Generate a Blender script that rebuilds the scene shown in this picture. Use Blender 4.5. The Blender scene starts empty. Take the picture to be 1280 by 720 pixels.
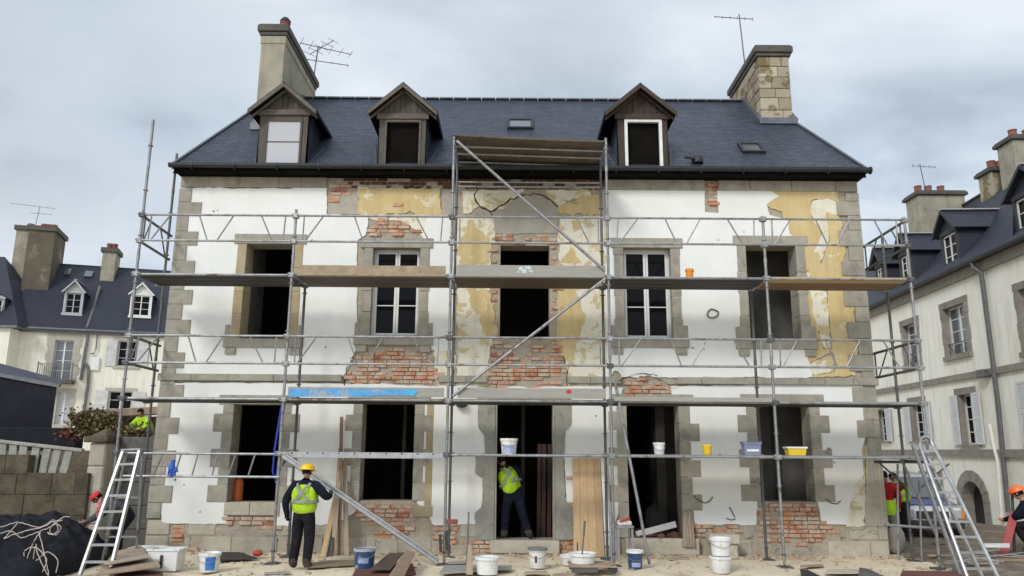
import bpy, bmesh, math, random
import numpy as np
from mathutils import Vector, Matrix
rnd = random.Random(7)
scene = bpy.context.scene
COL = scene.collection
V = Vector
# ------------------------------------------------------------------ camera (surveyed from the photograph's vanishing points)
FPX = 960.0
pitch = math.atan(203/960); roll = math.radians(0.41)
CAM = V((0, -17.3, 2.15))
fw = V((0, math.cos(pitch), math.sin(pitch)))
up0 = V((0, -math.sin(pitch), math.cos(pitch)))
rt = V((1, 0, 0))*math.cos(roll) + up0*math.sin(roll)
upv = up0*math.cos(roll) - V((1, 0, 0))*math.sin(roll)
cd = bpy.data.cameras.new('camera'); cam = bpy.data.objects.new('camera', cd); COL.objects.link(cam)
M = Matrix((rt, upv, -fw)).transposed().to_4x4(); M.translation = CAM
cam.matrix_world = M
cd.sensor_width = 36; cd.lens = 36*FPX/1280; cd.clip_end = 2000; cd.clip_start = 0.1
scene.camera = cam

def D(px, py): return fw + rt*((px-640)/FPX) + upv*((360-py)/FPX)
def P(px, py, Y=0.0):
    d = D(px, py); return CAM + d*((Y-CAM.y)/d.y)
def PZ(px, py, z=0.0):
    d = D(px, py); return CAM + d*((z-CAM.z)/d.z)
def PX(px, py, X):
    d = D(px, py); return CAM + d*((X-CAM.x)/d.x)

# ------------------------------------------------------------------ mesh helper
def wloc(o):
    l = V((0, 0, 0))
    while o is not None:
        l = l + o.location; o = o.parent
    return l

class MB:
    def __init__(s): s.v = []; s.f = []; s.mi = []; s.uv = []; s.cm = 0
    def add(s, vs, fs, uvs=None):
        b = len(s.v); s.v += [tuple(q) for q in vs]
        for k, f in enumerate(fs):
            s.f.append([b+i for i in f]); s.mi.append(s.cm)
            s.uv.append(uvs[k] if uvs else None)
        return s
    def box(s, x0, x1, y0, y1, z0, z1):
        vs = [(x, y, z) for z in (z0, z1) for y in (y0, y1) for x in (x0, x1)]
        return s.add(vs, [(0, 2, 3, 1), (4, 5, 7, 6), (0, 1, 5, 4), (2, 6, 7, 3), (0, 4, 6, 2), (1, 3, 7, 5)])
    def hexa(s, q):   # 8 points: bottom loop 4, top loop 4
        return s.add(q, [(3, 2, 1, 0), (4, 5, 6, 7), (0, 1, 5, 4), (1, 2, 6, 5), (2, 3, 7, 6), (3, 0, 4, 7)])
    def beam(s, p0, p1, w, h, up=(0, 0, 1)):
        p0 = V(p0); p1 = V(p1); d = (p1-p0).normalized(); u = V(up)
        if abs(d.dot(u)) > .98: u = V((0, 1, 0))
        r = d.cross(u).normalized(); u = r.cross(d)
        a = r*(w/2); b = u*(h/2)
        return s.hexa([p0-a-b, p0+a-b, p0+a+b, p0-a+b, p1-a-b, p1+a-b, p1+a+b, p1-a+b])
    def tube(s, p0, p1, r, n=8, r2=None, caps=True):
        p0 = V(p0); p1 = V(p1); d = (p1-p0).normalized(); u = V((0, 0, 1))
        if abs(d.dot(u)) > .95: u = V((1, 0, 0))
        a = d.cross(u).normalized(); b = a.cross(d); r2 = r if r2 is None else r2
        vs = []
        for (p, rr) in ((p0, r), (p1, r2)):
            for k in range(n):
                t = 2*math.pi*k/n; vs.append(p+a*(math.cos(t)*rr)+b*(math.sin(t)*rr))
        fs = [(k, (k+1) % n, n+(k+1) % n, n+k) for k in range(n)]
        if caps: fs += [tuple(range(n))[::-1], tuple(range(n, 2*n))]
        return s.add(vs, fs)
    def path(s, pts, r, n=6):
        pts = [V(p) for p in pts]; rings = []
        for i, p in enumerate(pts):
            d = (pts[min(i+1, len(pts)-1)]-pts[max(i-1, 0)]).normalized(); u = V((0, 0, 1))
            if abs(d.dot(u)) > .9: u = V((1, 0.1, 0)).normalized()
            a = d.cross(u).normalized(); b = a.cross(d)
            rr = r[i] if isinstance(r, (list, tuple)) else r
            rings.append([p+a*(math.cos(2*math.pi*k/n)*rr)+b*(math.sin(2*math.pi*k/n)*rr) for k in range(n)])
        vs = [q for rg in rings for q in rg]; fs = []
        for i in range(len(pts)-1):
            fs += [(i*n+k, i*n+(k+1) % n, (i+1)*n+(k+1) % n, (i+1)*n+k) for k in range(n)]
        fs += [tuple(range(n))[::-1], tuple(range((len(pts)-1)*n, len(pts)*n))]
        return s.add(vs, fs)
    def lathe(s, prof, c=(0, 0, 0), n=24, sx=1, sy=1):
        c = V(c); vs = []; m = len(prof)
        for (r, z) in prof:
            for k in range(n):
                t = 2*math.pi*k/n; vs.append((c.x+r*sx*math.cos(t), c.y+r*sy*math.sin(t), c.z+z))
        fs = []
        for i in range(m-1):
            fs += [(i*n+k, i*n+(k+1) % n, (i+1)*n+(k+1) % n, (i+1)*n+k) for k in range(n)]
        if prof[0][0] > 1e-4: fs.append(tuple(range(n))[::-1])
        if prof[-1][0] > 1e-4: fs.append(tuple(range((m-1)*n, m*n)))
        return s.add(vs, fs)
    def slab(s, pts, t, nrm=None, uvs=None):   # polygon extruded by t against its normal
        pts = [V(p) for p in pts]
        n = V(nrm).normalized() if nrm is not None else (pts[1]-pts[0]).cross(pts[2]-pts[0]).normalized()
        k = len(pts); vs = pts+[p-n*t for p in pts]
        fs = [tuple(range(k)), tuple(range(k, 2*k))[::-1]]+[(i, k+i, k+(i+1) % k, (i+1) % k) for i in range(k)]
        return s.add(vs, fs, ([uvs]+[None]*(k+1)) if uvs else None)
    def blob(s, c, r, n=2, sq=(1, 1, 1), jit=.15):
        bm = bmesh.new(); bmesh.ops.create_icosphere(bm, subdivisions=n, radius=1)
        vs = [(c[0]+v.co.x*r*sq[0]*(1+rnd.uniform(-jit, jit)), c[1]+v.co.y*r*sq[1]*(1+rnd.uniform(-jit, jit)), c[2]+v.co.z*r*sq[2]*(1+rnd.uniform(-jit, jit))) for v in bm.verts]
        fs = [[v.index for v in f.verts] for f in bm.faces]; bm.free()
        return s.add(vs, fs)
    def build(s, name, mats, parent=None, loc=None, smooth=False, bevel=0, sub=0):
        me = bpy.data.meshes.new(name)
        off = wloc(parent) if parent is not None else V(loc or (0, 0, 0))
        me.from_pydata([(v[0]-off.x, v[1]-off.y, v[2]-off.z) for v in s.v], [], s.f)
        if not isinstance(mats, (list, tuple)): mats = [mats]
        for m in mats: me.materials.append(m)
        if len(mats) > 1: me.polygons.foreach_set('material_index', s.mi)
        if any(u is not None for u in s.uv):
            ul = me.uv_layers.new(name='UVMap')
            for p, u in zip(me.polygons, s.uv):
                if u is None: continue
                for li, q in zip(p.loop_indices, u): ul.data[li].uv = q
        if smooth: me.polygons.foreach_set('use_smooth', [True]*len(me.polygons))
        me.update()
        bm = bmesh.new(); bm.from_mesh(me)
        if s.uv and not any(u is not None for u in s.uv): bmesh.ops.recalc_face_normals(bm, faces=bm.faces)
        bm.to_mesh(me); bm.free()
        if smooth:
            try: me.set_sharp_from_angle(angle=math.radians(42))
            except Exception: pass
        o = bpy.data.objects.new(name, me); COL.objects.link(o)
        if parent is not None: o.parent = parent
        else: o.location = off
        if bevel:
            b = o.modifiers.new('bevel', 'BEVEL'); b.width = bevel; b.segments = 1; b.limit_method = 'ANGLE'
        if sub:
            b = o.modifiers.new('sub', 'SUBSURF'); b.levels = b.render_levels = sub
        return o

def thing(name, label, cat, loc=(0, 0, 0), group=None):
    o = bpy.data.objects.new(name, None); COL.objects.link(o); o.location = loc
    o.empty_display_size = .2
    return tag(o, label, cat, group)
def tag(o, label, cat, group=None):
    o['label'] = label; o['category'] = cat
    if group: o['group'] = group
    return o
def struct(o, kind='structure', label=None):
    o['kind'] = kind
    if label: o['label'] = label
    return o
def dup(root, loc, rz=0, label=None, group=None, scale=None):
    r = root.copy(); COL.objects.link(r); r.location = loc; r.rotation_euler = (0, 0, rz)
    if scale: r.scale = scale
    if label: r['label'] = label
    if group: r['group'] = group
    for ch in list(root.children):
        c = ch.copy(); COL.objects.link(c); c.parent = r
        for g in list(ch.children):
            d = g.copy(); COL.objects.link(d); d.parent = c
    return r

# ------------------------------------------------------------------ materials
def srgb(r, g, b):
    f = lambda c: ((c/255)/12.92 if c <= 10 else (((c/255)+.055)/1.055)**2.4)
    return (f(r), f(g), f(b))
class NT:
    def __init__(s, m): s.t = m.node_tree; s.n = s.t.nodes; s.l = s.t.links
    def new(s, ty, **kw):
        n = s.n.new(ty)
        for k, v in kw.items():
            if k.startswith('i_'): n.inputs[k[2:].replace('_', ' ')].default_value = v
            else: setattr(n, k, v)
        return n
    def link(s, a, b): s.l.new(a, b)
    def mixc(s, fac, a, b, mode='MIX'):
        n = s.n.new('ShaderNodeMix'); n.data_type = 'RGBA'; n.blend_type = mode
        for sock, val in ((n.inputs[0], fac), (n.inputs[6], a), (n.inputs[7], b)):
            if isinstance(val, bpy.types.NodeSocket): s.link(val, sock)
            elif isinstance(val, (int, float)): sock.default_value = val
            else: sock.default_value = (*val[:3], 1)
        return n.outputs[2]
    def math(s, op, a, b=None, clamp=False):
        n = s.n.new('ShaderNodeMath'); n.operation = op; n.use_clamp = clamp
        for i, val in enumerate((a, b)):
            if val is None: continue
            if isinstance(val, bpy.types.NodeSocket): s.link(val, n.inputs[i])
            else: n.inputs[i].default_value = val
        return n.outputs[0]
    def noise(s, vec, scale, detail=5, rough=.6, dist=0):
        n = s.n.new('ShaderNodeTexNoise'); n.inputs['Scale'].default_value = scale; n.inputs['Detail'].default_value = detail
        n.inputs['Roughness'].default_value = rough; n.inputs['Distortion'].default_value = dist
        s.link(vec, n.inputs['Vector']); return n.outputs[0]
    def ramp(s, fac, stops, interp='LINEAR'):
        n = s.n.new('ShaderNodeValToRGB'); n.color_ramp.interpolation = interp
        e = n.color_ramp.elements
        while len(e) < len(stops): e.new(.5)
        for x, (p, c) in zip(e, stops): x.position = p; x.color = (*c, 1) if len(c) == 3 else c
        s.link(fac, n.inputs[0]); return n.outputs[0]
    def step(s, fac, a, b): return s.ramp(fac, [(a, (0, 0, 0)), (b, (1, 1, 1))])
    def mapping(s, vec, sc=(1, 1, 1), loc=(0, 0, 0)):
        n = s.n.new('ShaderNodeMapping'); n.inputs['Scale'].default_value = sc; n.inputs['Location'].default_value = loc
        s.link(vec, n.inputs['Vector']); return n.outputs[0]
MATS = {}
def mat(name, c1, c2=None, sc=3, rough=.8, metal=0, bump=.3, bsc=25, bd=.02, c3=None, s3=1.2, t3=(.55, .65), island=0, spec=.5,
        streak=None, streak_amt=.4, island_cols=None, coat=0):
    """generic weathered surface: two-tone noise, an optional third stain colour, vertical run-off streaks, per-piece variation, bump"""
    if name in MATS: return MATS[name]
    m = bpy.data.materials.new(name); m.use_nodes = True; T = NT(m); b = T.n['Principled BSDF']
    geo = T.new('ShaderNodeNewGeometry'); pos = geo.outputs['Position']
    tc = T.new('ShaderNodeTexCoord')
    c2 = c2 or tuple(x*.75 for x in c1)
    n1 = T.noise(pos, sc, 6, .62)
    col = T.mixc(T.step(n1, .35, .68), c1, c2)
    if island_cols:
        col = T.mixc(.62, col, T.ramp(geo.outputs['Random Per Island'], [(i/max(1, len(island_cols)-1), c) for i, c in enumerate(island_cols)]))
    if c3: col = T.mixc(T.step(T.noise(pos, s3, 7, .7, .4), *t3), col, c3)
    if streak:
        sv = T.noise(T.mapping(pos, (3.0, 3.0, .22)), 2.2, 5, .7)
        col = T.mixc(T.math('MULTIPLY', T.step(sv, .5, .75), streak_amt), col, streak)
    if island:
        hv = T.new('ShaderNodeHueSaturation'); T.link(col, hv.inputs['Color'])
        T.link(T.math('ADD', T.math('MULTIPLY', geo.outputs['Random Per Island'], island), 1-island/2), hv.inputs['Value'])
        col = hv.outputs[0]
    T.link(col, b.inputs['Base Color'])
    fine = T.noise(pos, bsc, 8, .65)
    rr = T.math('ADD', T.math('MULTIPLY', fine, .25), rough-.12, True); T.link(rr, b.inputs['Roughness'])
    b.inputs['Metallic'].default_value = metal; b.inputs['Specular IOR Level'].default_value = spec
    if coat: b.inputs['Coat Weight'].default_value = coat
    if bump:
        bp = T.new('ShaderNodeBump'); bp.inputs['Strength'].default_value = bump; bp.inputs['Distance'].default_value = bd
        T.link(T.math('ADD', fine, T.math('MULTIPLY', n1, .6)), bp.inputs['Height']); T.link(bp.outputs[0], b.inputs['Normal'])
    MATS[name] = m; return m

plaster = mat('white plaster', (.80, .80, .77), (.74, .74, .70), sc=1.1, rough=.9, bump=.16, bsc=18, bd=.008, c3=(.68, .67, .62), s3=1.7, t3=(.60, .8), streak=(.64, .63, .58), streak_amt=.15)
ochre = mat('ochre render', (.56, .42, .19), (.62, .50, .27), sc=2.0, rough=.95, bump=.4, bsc=22, c3=(.70, .63, .46), s3=2.2, t3=(.60, .62), streak=(.32, .25, .14), streak_amt=.45)
ochre_edge = mat('ochre painted stone', (.36, .28, .15), (.42, .36, .24), sc=3, rough=.9, bump=.4, bsc=22)
cream = mat('cream render', (.76, .73, .62), (.68, .63, .49), sc=2.8, rough=.95, bump=.4, bsc=20, c3=(.56, .46, .26), s3=2.0, t3=(.53, .55), streak=(.42, .37, .28), streak_amt=.4)
greyrender = mat('grey render', (.42, .39, .33), (.33, .31, .265), sc=2, rough=.95, bump=.4, bsc=26, c3=(.44, .38, .29), s3=2, t3=(.53, .58))
stone = mat('granite ashlar', (.37, .345, .285), (.285, .262, .215), sc=5, rough=.92, bump=.7, bsc=40, bd=.014, island=.16, c3=(.215, .195, .16), s3=2.2, t3=(.55, .70), streak=(.22, .20, .16), streak_amt=.4)
stone_warm = mat('warm limestone', (.47, .43, .345), (.38, .345, .275), sc=4, rough=.92, bump=.8, bsc=24, bd=.02, island=.18, c3=(.30, .25, .18), s3=2.6, t3=(.56, .7))
rubble = mat('rubble and old mortar', (.45, .40, .32), (.35, .30, .23), sc=5, rough=.95, bump=1, bsc=14, bd=.04, c3=(.38, .24, .16), s3=2.8, t3=(.57, .7))
brick = mat('old red brick', (.36, .15, .085), (.28, .11, .06), sc=9, rough=.9, bump=.7, bsc=50, bd=.01, island_cols=[(.27, .09, .045), (.56, .19, .07), (.62, .27, .12), (.52, .35, .23), (.70, .25, .08), (.58, .45, .32), (.50, .155, .06)], c3=(.54, .46, .36), s3=4, t3=(.44, .60))
darkbrick = mat('sooty brick', (.14, .06, .04), (.08, .045, .035), sc=7, rough=.95, bump=.7, bsc=40, island=.6)
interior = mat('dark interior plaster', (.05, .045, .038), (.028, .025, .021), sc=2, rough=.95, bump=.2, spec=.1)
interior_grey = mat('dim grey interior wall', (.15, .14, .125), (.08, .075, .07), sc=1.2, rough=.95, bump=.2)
steel = mat('galvanised tube', (.33, .335, .34), (.21, .215, .22), sc=7, rough=.5, metal=.6, bump=.15, bsc=60, bd=.003, c3=(.14, .10, .075), s3=4, t3=(.55, .66), island=.3)
steel_dark = mat('weathered dark steel', (.13, .13, .135), (.09, .09, .09), sc=6, rough=.55, metal=.5, bump=.2, bsc=60, bd=.003, c3=(.12, .07, .045), s3=5, t3=(.58, .7))
alu = mat('aluminium', (.45, .46, .47), (.33, .34, .35), sc=9, rough=.42, metal=.75, bump=.1, bsc=70, bd=.002, c3=(.36, .33, .29), s3=7, t3=(.53, .62))
deckm = mat('galvanised deck', (.34, .345, .34), (.25, .25, .245), sc=4, rough=.6, metal=.35, bump=.3, bsc=40, bd=.004, c3=(.42, .40, .36), s3=4, t3=(.55, .66))
deckdark = mat('shade-darkened deck underside', (.05, .045, .04), (.03, .028, .025), sc=4, rough=.8, bump=.3)  # shade below the decks darkened into the colour
wood_grey = mat('weathered board', (.33, .255, .175), (.22, .165, .115), sc=6, rough=.85, bump=.4, bsc=30, bd=.006, island=.35, streak=(.15, .12, .09), streak_amt=.4)
def woodmat(name, a, b, ax=0, sc=3.0, rough=.75):
    m = bpy.data.materials.new(name); m.use_nodes = True; T = NT(m); bs = T.n['Principled BSDF']
    geo = T.new('ShaderNodeNewGeometry'); s3 = [9, 9, 9]; s3[ax] = .7
    g = T.noise(T.mapping(geo.outputs['Position'], s3), sc, 6, .7, 1.2)
    col = T.mixc(T.step(g, .3, .7), a, b)
    hv = T.new('ShaderNodeHueSaturation'); T.link(col, hv.inputs['Color'])
    T.link(T.math('ADD', T.math('MULTIPLY', geo.outputs['Random Per Island'], .35), .82), hv.inputs['Value'])
    T.link(hv.outputs[0], bs.inputs['Base Color']); bs.inputs['Roughness'].default_value = rough
    bp = T.new('ShaderNodeBump'); bp.inputs['Strength'].default_value = .5; bp.inputs['Distance'].default_value = .006
    T.link(g, bp.inputs['Height']); T.link(bp.outputs[0], bs.inputs['Normal']); MATS[name] = m; return m
pineH = woodmat('pine board', (.47, .33, .18), (.36, .24, .12), 0)
pineV = woodmat('pine upright', (.50, .35, .20), (.38, .25, .13), 2)
oldV = woodmat('silvered boarding', (.115, .095, .078), (.020, .015, .012), 2, 7)
oldD = woodmat('dark brown boarding', (.06, .038, .028), (.016, .010, .008), 2, 5)
oldH = woodmat('silvered barge board', (.145, .12, .097), (.040, .030, .024), 0, 5)
greyH = woodmat('grey toe board', (.30, .29, .26), (.22, .21, .19), 0, 3)
brownH = woodmat('brown plank', (.24, .18, .12), (.15, .11, .075), 0, 3)
maroon = woodmat('dark maroon board', (.065, .022, .016), (.035, .014, .011), 2, 3)
darkH = woodmat('shade-darkened plank', (.10, .075, .052), (.055, .04, .028), 0, 3)  # underside shade put into the colour of the whole board
pineD = woodmat('shade-darkened pine plank', (.22, .13, .065), (.13, .075, .038), 0, 3)  # pine darkened so its colour carries the underside shade
blueboard = mat('blue painted board', (.06, .25, .55), (.11, .36, .62), sc=6, rough=.7, bump=.3, c3=(.30, .33, .36), s3=4, t3=(.52, .56))
whitepaint = mat('white painted wood', (.72, .72, .70), (.62, .62, .60), sc=6, rough=.55, bump=.1, c3=(.45, .43, .40), s3=6, t3=(.62, .74))
plastic_white = mat('white plastic', (.74, .75, .75), (.64, .64, .62), sc=6, rough=.5, bump=.15, c3=(.50, .46, .38), s3=8, t3=(.58, .64))
plastic_blue = mat('navy plastic', (.02, .05, .13), (.03, .07, .17), sc=6, rough=.4, bump=.05, c3=(.3, .29, .27), s3=8, t3=(.56, .64))
label_blue = mat('blue print', (.03, .13, .45), (.05, .2, .55), sc=20, rough=.5, bump=0)
label_pale = mat('pale blue print', (.25, .30, .50), (.4, .45, .6), sc=20, rough=.5, bump=0)
ink = mat('black print', (.02, .02, .02), (.04, .04, .04), rough=.5, bump=0)
yellow = mat('yellow plastic', (.75, .52, .03), (.65, .43, .02), sc=6, rough=.45, bump=.05)
orange = mat('orange plastic', (.80, .27, .02), (.70, .22, .02), sc=6, rough=.45, bump=.05)
red = mat('red plastic', (.50, .03, .025), (.4, .025, .02), sc=6, rough=.5, bump=.1)
glove_blue = mat('blue rubber', (.02, .09, .45), (.03, .12, .5), rough=.5, bump=.2)
rope_m = mat('pale rope', (.58, .5, .44), (.45, .38, .33), sc=20, rough=.9, bump=.4)
cable_m = mat('black cable', (.025, .025, .025), (.04, .04, .04), rough=.6, bump=.1)
tarp_m = mat('black tarpaulin', (.010, .011, .015), (.014, .015, .02), sc=3, rough=.6, spec=.12, bump=.3, bsc=8, bd=.03)
card_m = mat('cardboard', (.28, .19, .12), (.2, .14, .09), sc=4, rough=.9, bump=.3)
redwood = mat('red oxide board', (.15, .055, .04), (.10, .04, .03), sc=4, rough=.8, bump=.3)
terracotta = mat('terracotta', (.24, .085, .055), (.16, .06, .042), sc=8, rough=.85, bump=.3, island=.4)
leadm = mat('lead flashing', (.15, .155, .17), (.11, .115, .13), sc=4, rough=.5, metal=.4, bump=.2)
zinc_dark = mat('dark zinc gutter', (.028, .031, .038), (.018, .02, .025), sc=5, rough=.55, metal=.2, bump=.15)
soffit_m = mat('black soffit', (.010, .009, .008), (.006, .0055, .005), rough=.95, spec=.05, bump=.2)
pipe_m = mat('grey cast pipe', (.16, .165, .165), (.11, .115, .115), sc=6, rough=.55, metal=.3, bump=.2)

def glassm(name, col, rough=.06, spec=.5):
    m = bpy.data.materials.new(name); m.use_nodes = True; b = m.node_tree.nodes['Principled BSDF']
    b.inputs['Base Color'].default_value = (*col, 1); b.inputs['Roughness'].default_value = rough
    b.inputs['Specular IOR Level'].default_value = spec; MATS[name] = m; return m
glass_dark = glassm('dark window glass', (.005, .005, .006), .06, .10)
glass_pale = glassm('pale window glass', (.44, .44, .47), .10, .6)  # pale base colour stands in for the reflection in the left dormer pane
glass_blue = glassm('sky-lit window glass', (.10, .11, .13), .05, 1.0)

def slatem(name, a, b, c):
    m = bpy.data.materials.new(name); m.use_nodes = True; T = NT(m); bs = T.n['Principled BSDF']
    uv = T.new('ShaderNodeUVMap'); uv.uv_map = 'UVMap'
    wob = T.noise(uv.outputs[0], 1.2, 3)
    vv = T.new('ShaderNodeVectorMath', operation='ADD'); T.link(uv.outputs[0], vv.inputs[0])
    cmb = T.new('ShaderNodeCombineXYZ'); T.link(T.math('MULTIPLY', wob, .03), cmb.inputs[1]); T.link(cmb.outputs[0], vv.inputs[1])
    bt = T.new('ShaderNodeTexBrick'); T.link(vv.outputs[0], bt.inputs['Vector'])
    bt.inputs['Scale'].default_value = 1; bt.inputs['Brick Width'].default_value = .20; bt.inputs['Row Height'].default_value = .105
    bt.inputs['Mortar Size'].default_value = .004; bt.inputs['Mortar Smooth'].default_value = .3; bt.inputs['Bias'].default_value = -.1
    bt.inputs['Color1'].default_value = (*a, 1); bt.inputs['Color2'].default_value = (*b, 1); bt.inputs['Mortar'].default_value = (.004, .005, .007, 1)
    geo = T.new('ShaderNodeNewGeometry')
    col = T.mixc(T.math('MULTIPLY', T.step(T.noise(geo.outputs['Position'], .9, 6, .7), .4, .75), .55), bt.outputs['Color'], c)
    lich = T.step(T.noise(geo.outputs['Position'], 2.2, 8, .75, .6), .60, .66)
    col = T.mixc(T.math('MULTIPLY', lich, .35), col, (.11, .115, .11))
    run = T.noise(T.mapping(uv.outputs[0], (3.5, .25, 1)), 1.3, 5, .7)
    col = T.mixc(T.math('MULTIPLY', T.step(run, .52, .72), .4), col, (.016, .018, .022))
    # course-by-course variation, long thin bands
    band = T.noise(T.mapping(uv.outputs[0], (.8, 8.0, 1)), 1.6, 3, .6)
    col = T.mixc(T.math('MULTIPLY', T.step(band, .5, .72), .5), col, tuple(x*2.0 for x in a))
    T.link(col, bs.inputs['Base Color']); 
    T.link(T.math('ADD', T.math('MULTIPLY', T.noise(geo.outputs['Position'], 6, 4), .3), .38), bs.inputs['Roughness'])
    bs.inputs['Specular IOR Level'].default_value = .4
    sep = T.new('ShaderNodeSeparateXYZ'); T.link(vv.outputs[0], sep.inputs[0])
    saw = T.math('FRACT', T.math('DIVIDE', sep.outputs[1], .105))
    h = T.math('SUBTRACT', T.math('MULTIPLY', T.math('SUBTRACT', 1.0, saw), .9), T.math('MULTIPLY', bt.outputs['Fac'], .8))
    h = T.math('ADD', h, T.math('MULTIPLY', T.noise(geo.outputs['Position'], 14, 4), .5))
    bp = T.new('ShaderNodeBump'); bp.inputs['Strength'].default_value = 1.0; bp.inputs['Distance'].default_value = .035
    T.link(h, bp.inputs['Height']); T.link(bp.outputs[0], bs.inputs['Normal']); MATS[name] = m; return m
slate = slatem('blue-grey slate', (.032, .041, .064), (.060, .072, .100), (.024, .028, .038))
slate2 = slatem('neighbour slate', (.026, .030, .046), (.036, .041, .060), (.03, .033, .046))

# ------------------------------------------------------------------ world and light: overcast
w = bpy.data.worlds.new('World'); scene.world = w; w.use_nodes = True; T = NT(w)
bg = T.n['Background']; SUN_EL, SUN_AZ = math.radians(35), math.radians(212)
sky = T.new('ShaderNodeTexSky'); sky.sky_type = 'NISHITA'; sky.sun_disc = False
sky.sun_elevation = SUN_EL; sky.sun_rotation = SUN_AZ
sund = V((math.cos(SUN_EL)*math.sin(SUN_AZ), math.cos(SUN_EL)*math.cos(SUN_AZ), math.sin(SUN_EL)))
tc = T.new('ShaderNodeTexCoord'); dv = tc.outputs['Generated']
sep = T.new('ShaderNodeSeparateXYZ'); T.link(dv, sep.inputs[0])
zz = T.math('MAXIMUM', sep.outputs[2], .04)
zz = T.math('ADD', zz, .22)
cx = T.math('DIVIDE', sep.outputs[0], zz); cy = T.math('DIVIDE', sep.outputs[1], zz)
cmb = T.new('ShaderNodeCombineXYZ'); T.link(cx, cmb.inputs[0]); T.link(cy, cmb.inputs[1])
n1 = T.noise(T.mapping(cmb.outputs[0], (1.0, 1.25, 1), (3.1, .4, 0)), 1.7, 6, .50, .25)
n2 = T.noise(T.mapping(cmb.outputs[0], (.45, .9, 1), (7.7, 2.4, 0)), .7, 3, .5, .2)
cl = T.ramp(n1, [(.34, (.38, .46, .55)), (.47, (.58, .67, .77)), (.60, (.80, .86, .93))])
cl = T.mixc(T.math('MULTIPLY', T.step(n2, .42, .62), .5), cl, (.80, .85, .90))
# darker bank low on the left of the view
lf = T.math('MULTIPLY', T.math('MULTIPLY', T.step(T.math('MULTIPLY', sep.outputs[0], -1), .2, .6), T.step(sep.outputs[2], .16, .30)), T.step(n1, .40, .62))
cl = T.mixc(T.math('MULTIPLY', lf, .75), cl, (.36, .42, .49))
dt = T.new('ShaderNodeVectorMath', operation='DOT_PRODUCT'); T.link(dv, dt.inputs[0]); dt.inputs[1].default_value = sund
glow = T.math('MULTIPLY', T.math('POWER', T.math('MAXIMUM', dt.outputs['Value'], 0), 2.0), .75)
gm = T.math('ADD', glow, 1.0)
vm = T.new('ShaderNodeVectorMath', operation='SCALE'); T.link(cl, vm.inputs[0]); T.link(T.math('MULTIPLY', gm, 10.0), vm.inputs['Scale'])
sk = T.new('ShaderNodeVectorMath', operation='SCALE'); T.link(sky.outputs[0], sk.inputs[0]); sk.inputs['Scale'].default_value = 1.0
fin = T.mixc(.93, sk.outputs[0], vm.outputs[0])
T.link(fin, bg.inputs[0]); bg.inputs[1].default_value = 0.1
ld = bpy.data.lights.new('sun', 'SUN'); ld.energy = 1.65; ld.angle = math.radians(13); ld.color = (1, .965, .92)
lo = bpy.data.objects.new('sun', ld); COL.objects.link(lo)
lo.rotation_euler = (-sund).to_track_quat('-Z', 'Y').to_euler(); lo.location = (0, -10, 30)
scene.view_settings.view_transform = 'Standard'; scene.view_settings.look = 'None'
scene.view_settings.exposure = 0.1; scene.view_settings.gamma = 1
# ================================================================== THE HOUSE UNDER RENOVATION (front wall in the plane y = 0)
XL, XR, ZE = -7.85, 8.15, 8.46
house = thing('stone_house', 'long half-stripped white and ochre house with slate roof and three dormers, behind the scaffold', 'house', (0, 0, 0))
def W(px, py): q = P(px, py, 0); return (q.x, q.z)
def rect(xl, xr, yt, yb):      # opening from pixel edges taken at mid height
    ym = (yt+yb)/2; return (W(xl, ym)[0], W(xr, ym)[0], W((xl+xr)/2, yb)[1], W((xl+xr)/2, yt)[1])
O_ = {'W1': rect(304, 365, 305, 424), 'W2': rect(464, 525, 310, 421), 'W3': rect(625, 687, 307, 424), 'W4': rect(779, 840, 310, 424), 'W5': rect(934, 998, 307, 426),
      'G1': rect(288, 349, 505, 628), 'G2': rect(451, 518, 504, 626), 'G3': rect(619, 693, 503, 675), 'G4': rect(784, 851, 504, 672), 'G5': rect(947, 1015, 504, 627)}
# --- wall with holes and deep reveals
def holed_wall(mb, s0, s1, z0, z1, holes, F, depth, reveal=True):
    xs = sorted({s0, s1, *[v for h in holes for v in h[:2]]}); zs = sorted({z0, z1, *[v for h in holes for v in h[2:4]]})
    for i in range(len(xs)-1):
        for j in range(len(zs)-1):
            cx_, cz_ = (xs[i]+xs[i+1])/2, (zs[j]+zs[j+1])/2
            if any(h[0] < cx_ < h[1] and h[2] < cz_ < h[3] for h in holes): continue
            q = [(xs[i], zs[j]), (xs[i+1], zs[j]), (xs[i+1], zs[j+1]), (xs[i], zs[j+1])]
            mb.add([F(a, b, 0) for a, b in q], [(0, 1, 2, 3)])
            mb.add([F(a, b, -depth) for a, b in q], [(3, 2, 1, 0)])
    if reveal:
        for h in holes:
            q = [(h[0], h[2]), (h[1], h[2]), (h[1], h[3]), (h[0], h[3])]
            for k in range(4):
                a, b = q[k], q[(k+1) % 4]
                mb.add([F(*a, 0), F(*b, 0), F(*b, -depth), F(*a, -depth)], [(0, 1, 2, 3)])
    for (a, b) in (((s0, z0), (s1, z0)), ((s1, z0), (s1, z1)), ((s1, z1), (s0, z1)), ((s0, z1), (s0, z0))):
        mb.add([F(*a, 0), F(*b, 0), F(*b, -depth), F(*a, -depth)], [(0, 1, 2, 3)])
FH = lambda s, z, d: V((s, -d, z))
mb = MB(); holed_wall(mb, XL, XR, -.3, ZE, list(O_.values()), FH, .5)
mb.build('front_wall', rubble, house)
mb = MB(); mb.box(XL, XL+.45, .5, 7.2, -.3, ZE); mb.box(XR-.45, XR, .5, 7.2, -.3, ZE); mb.box(XL+.45, XR-.45, 6.8, 7.2, -.3, ZE)
mb.build('side_walls', rubble, house)
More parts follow.
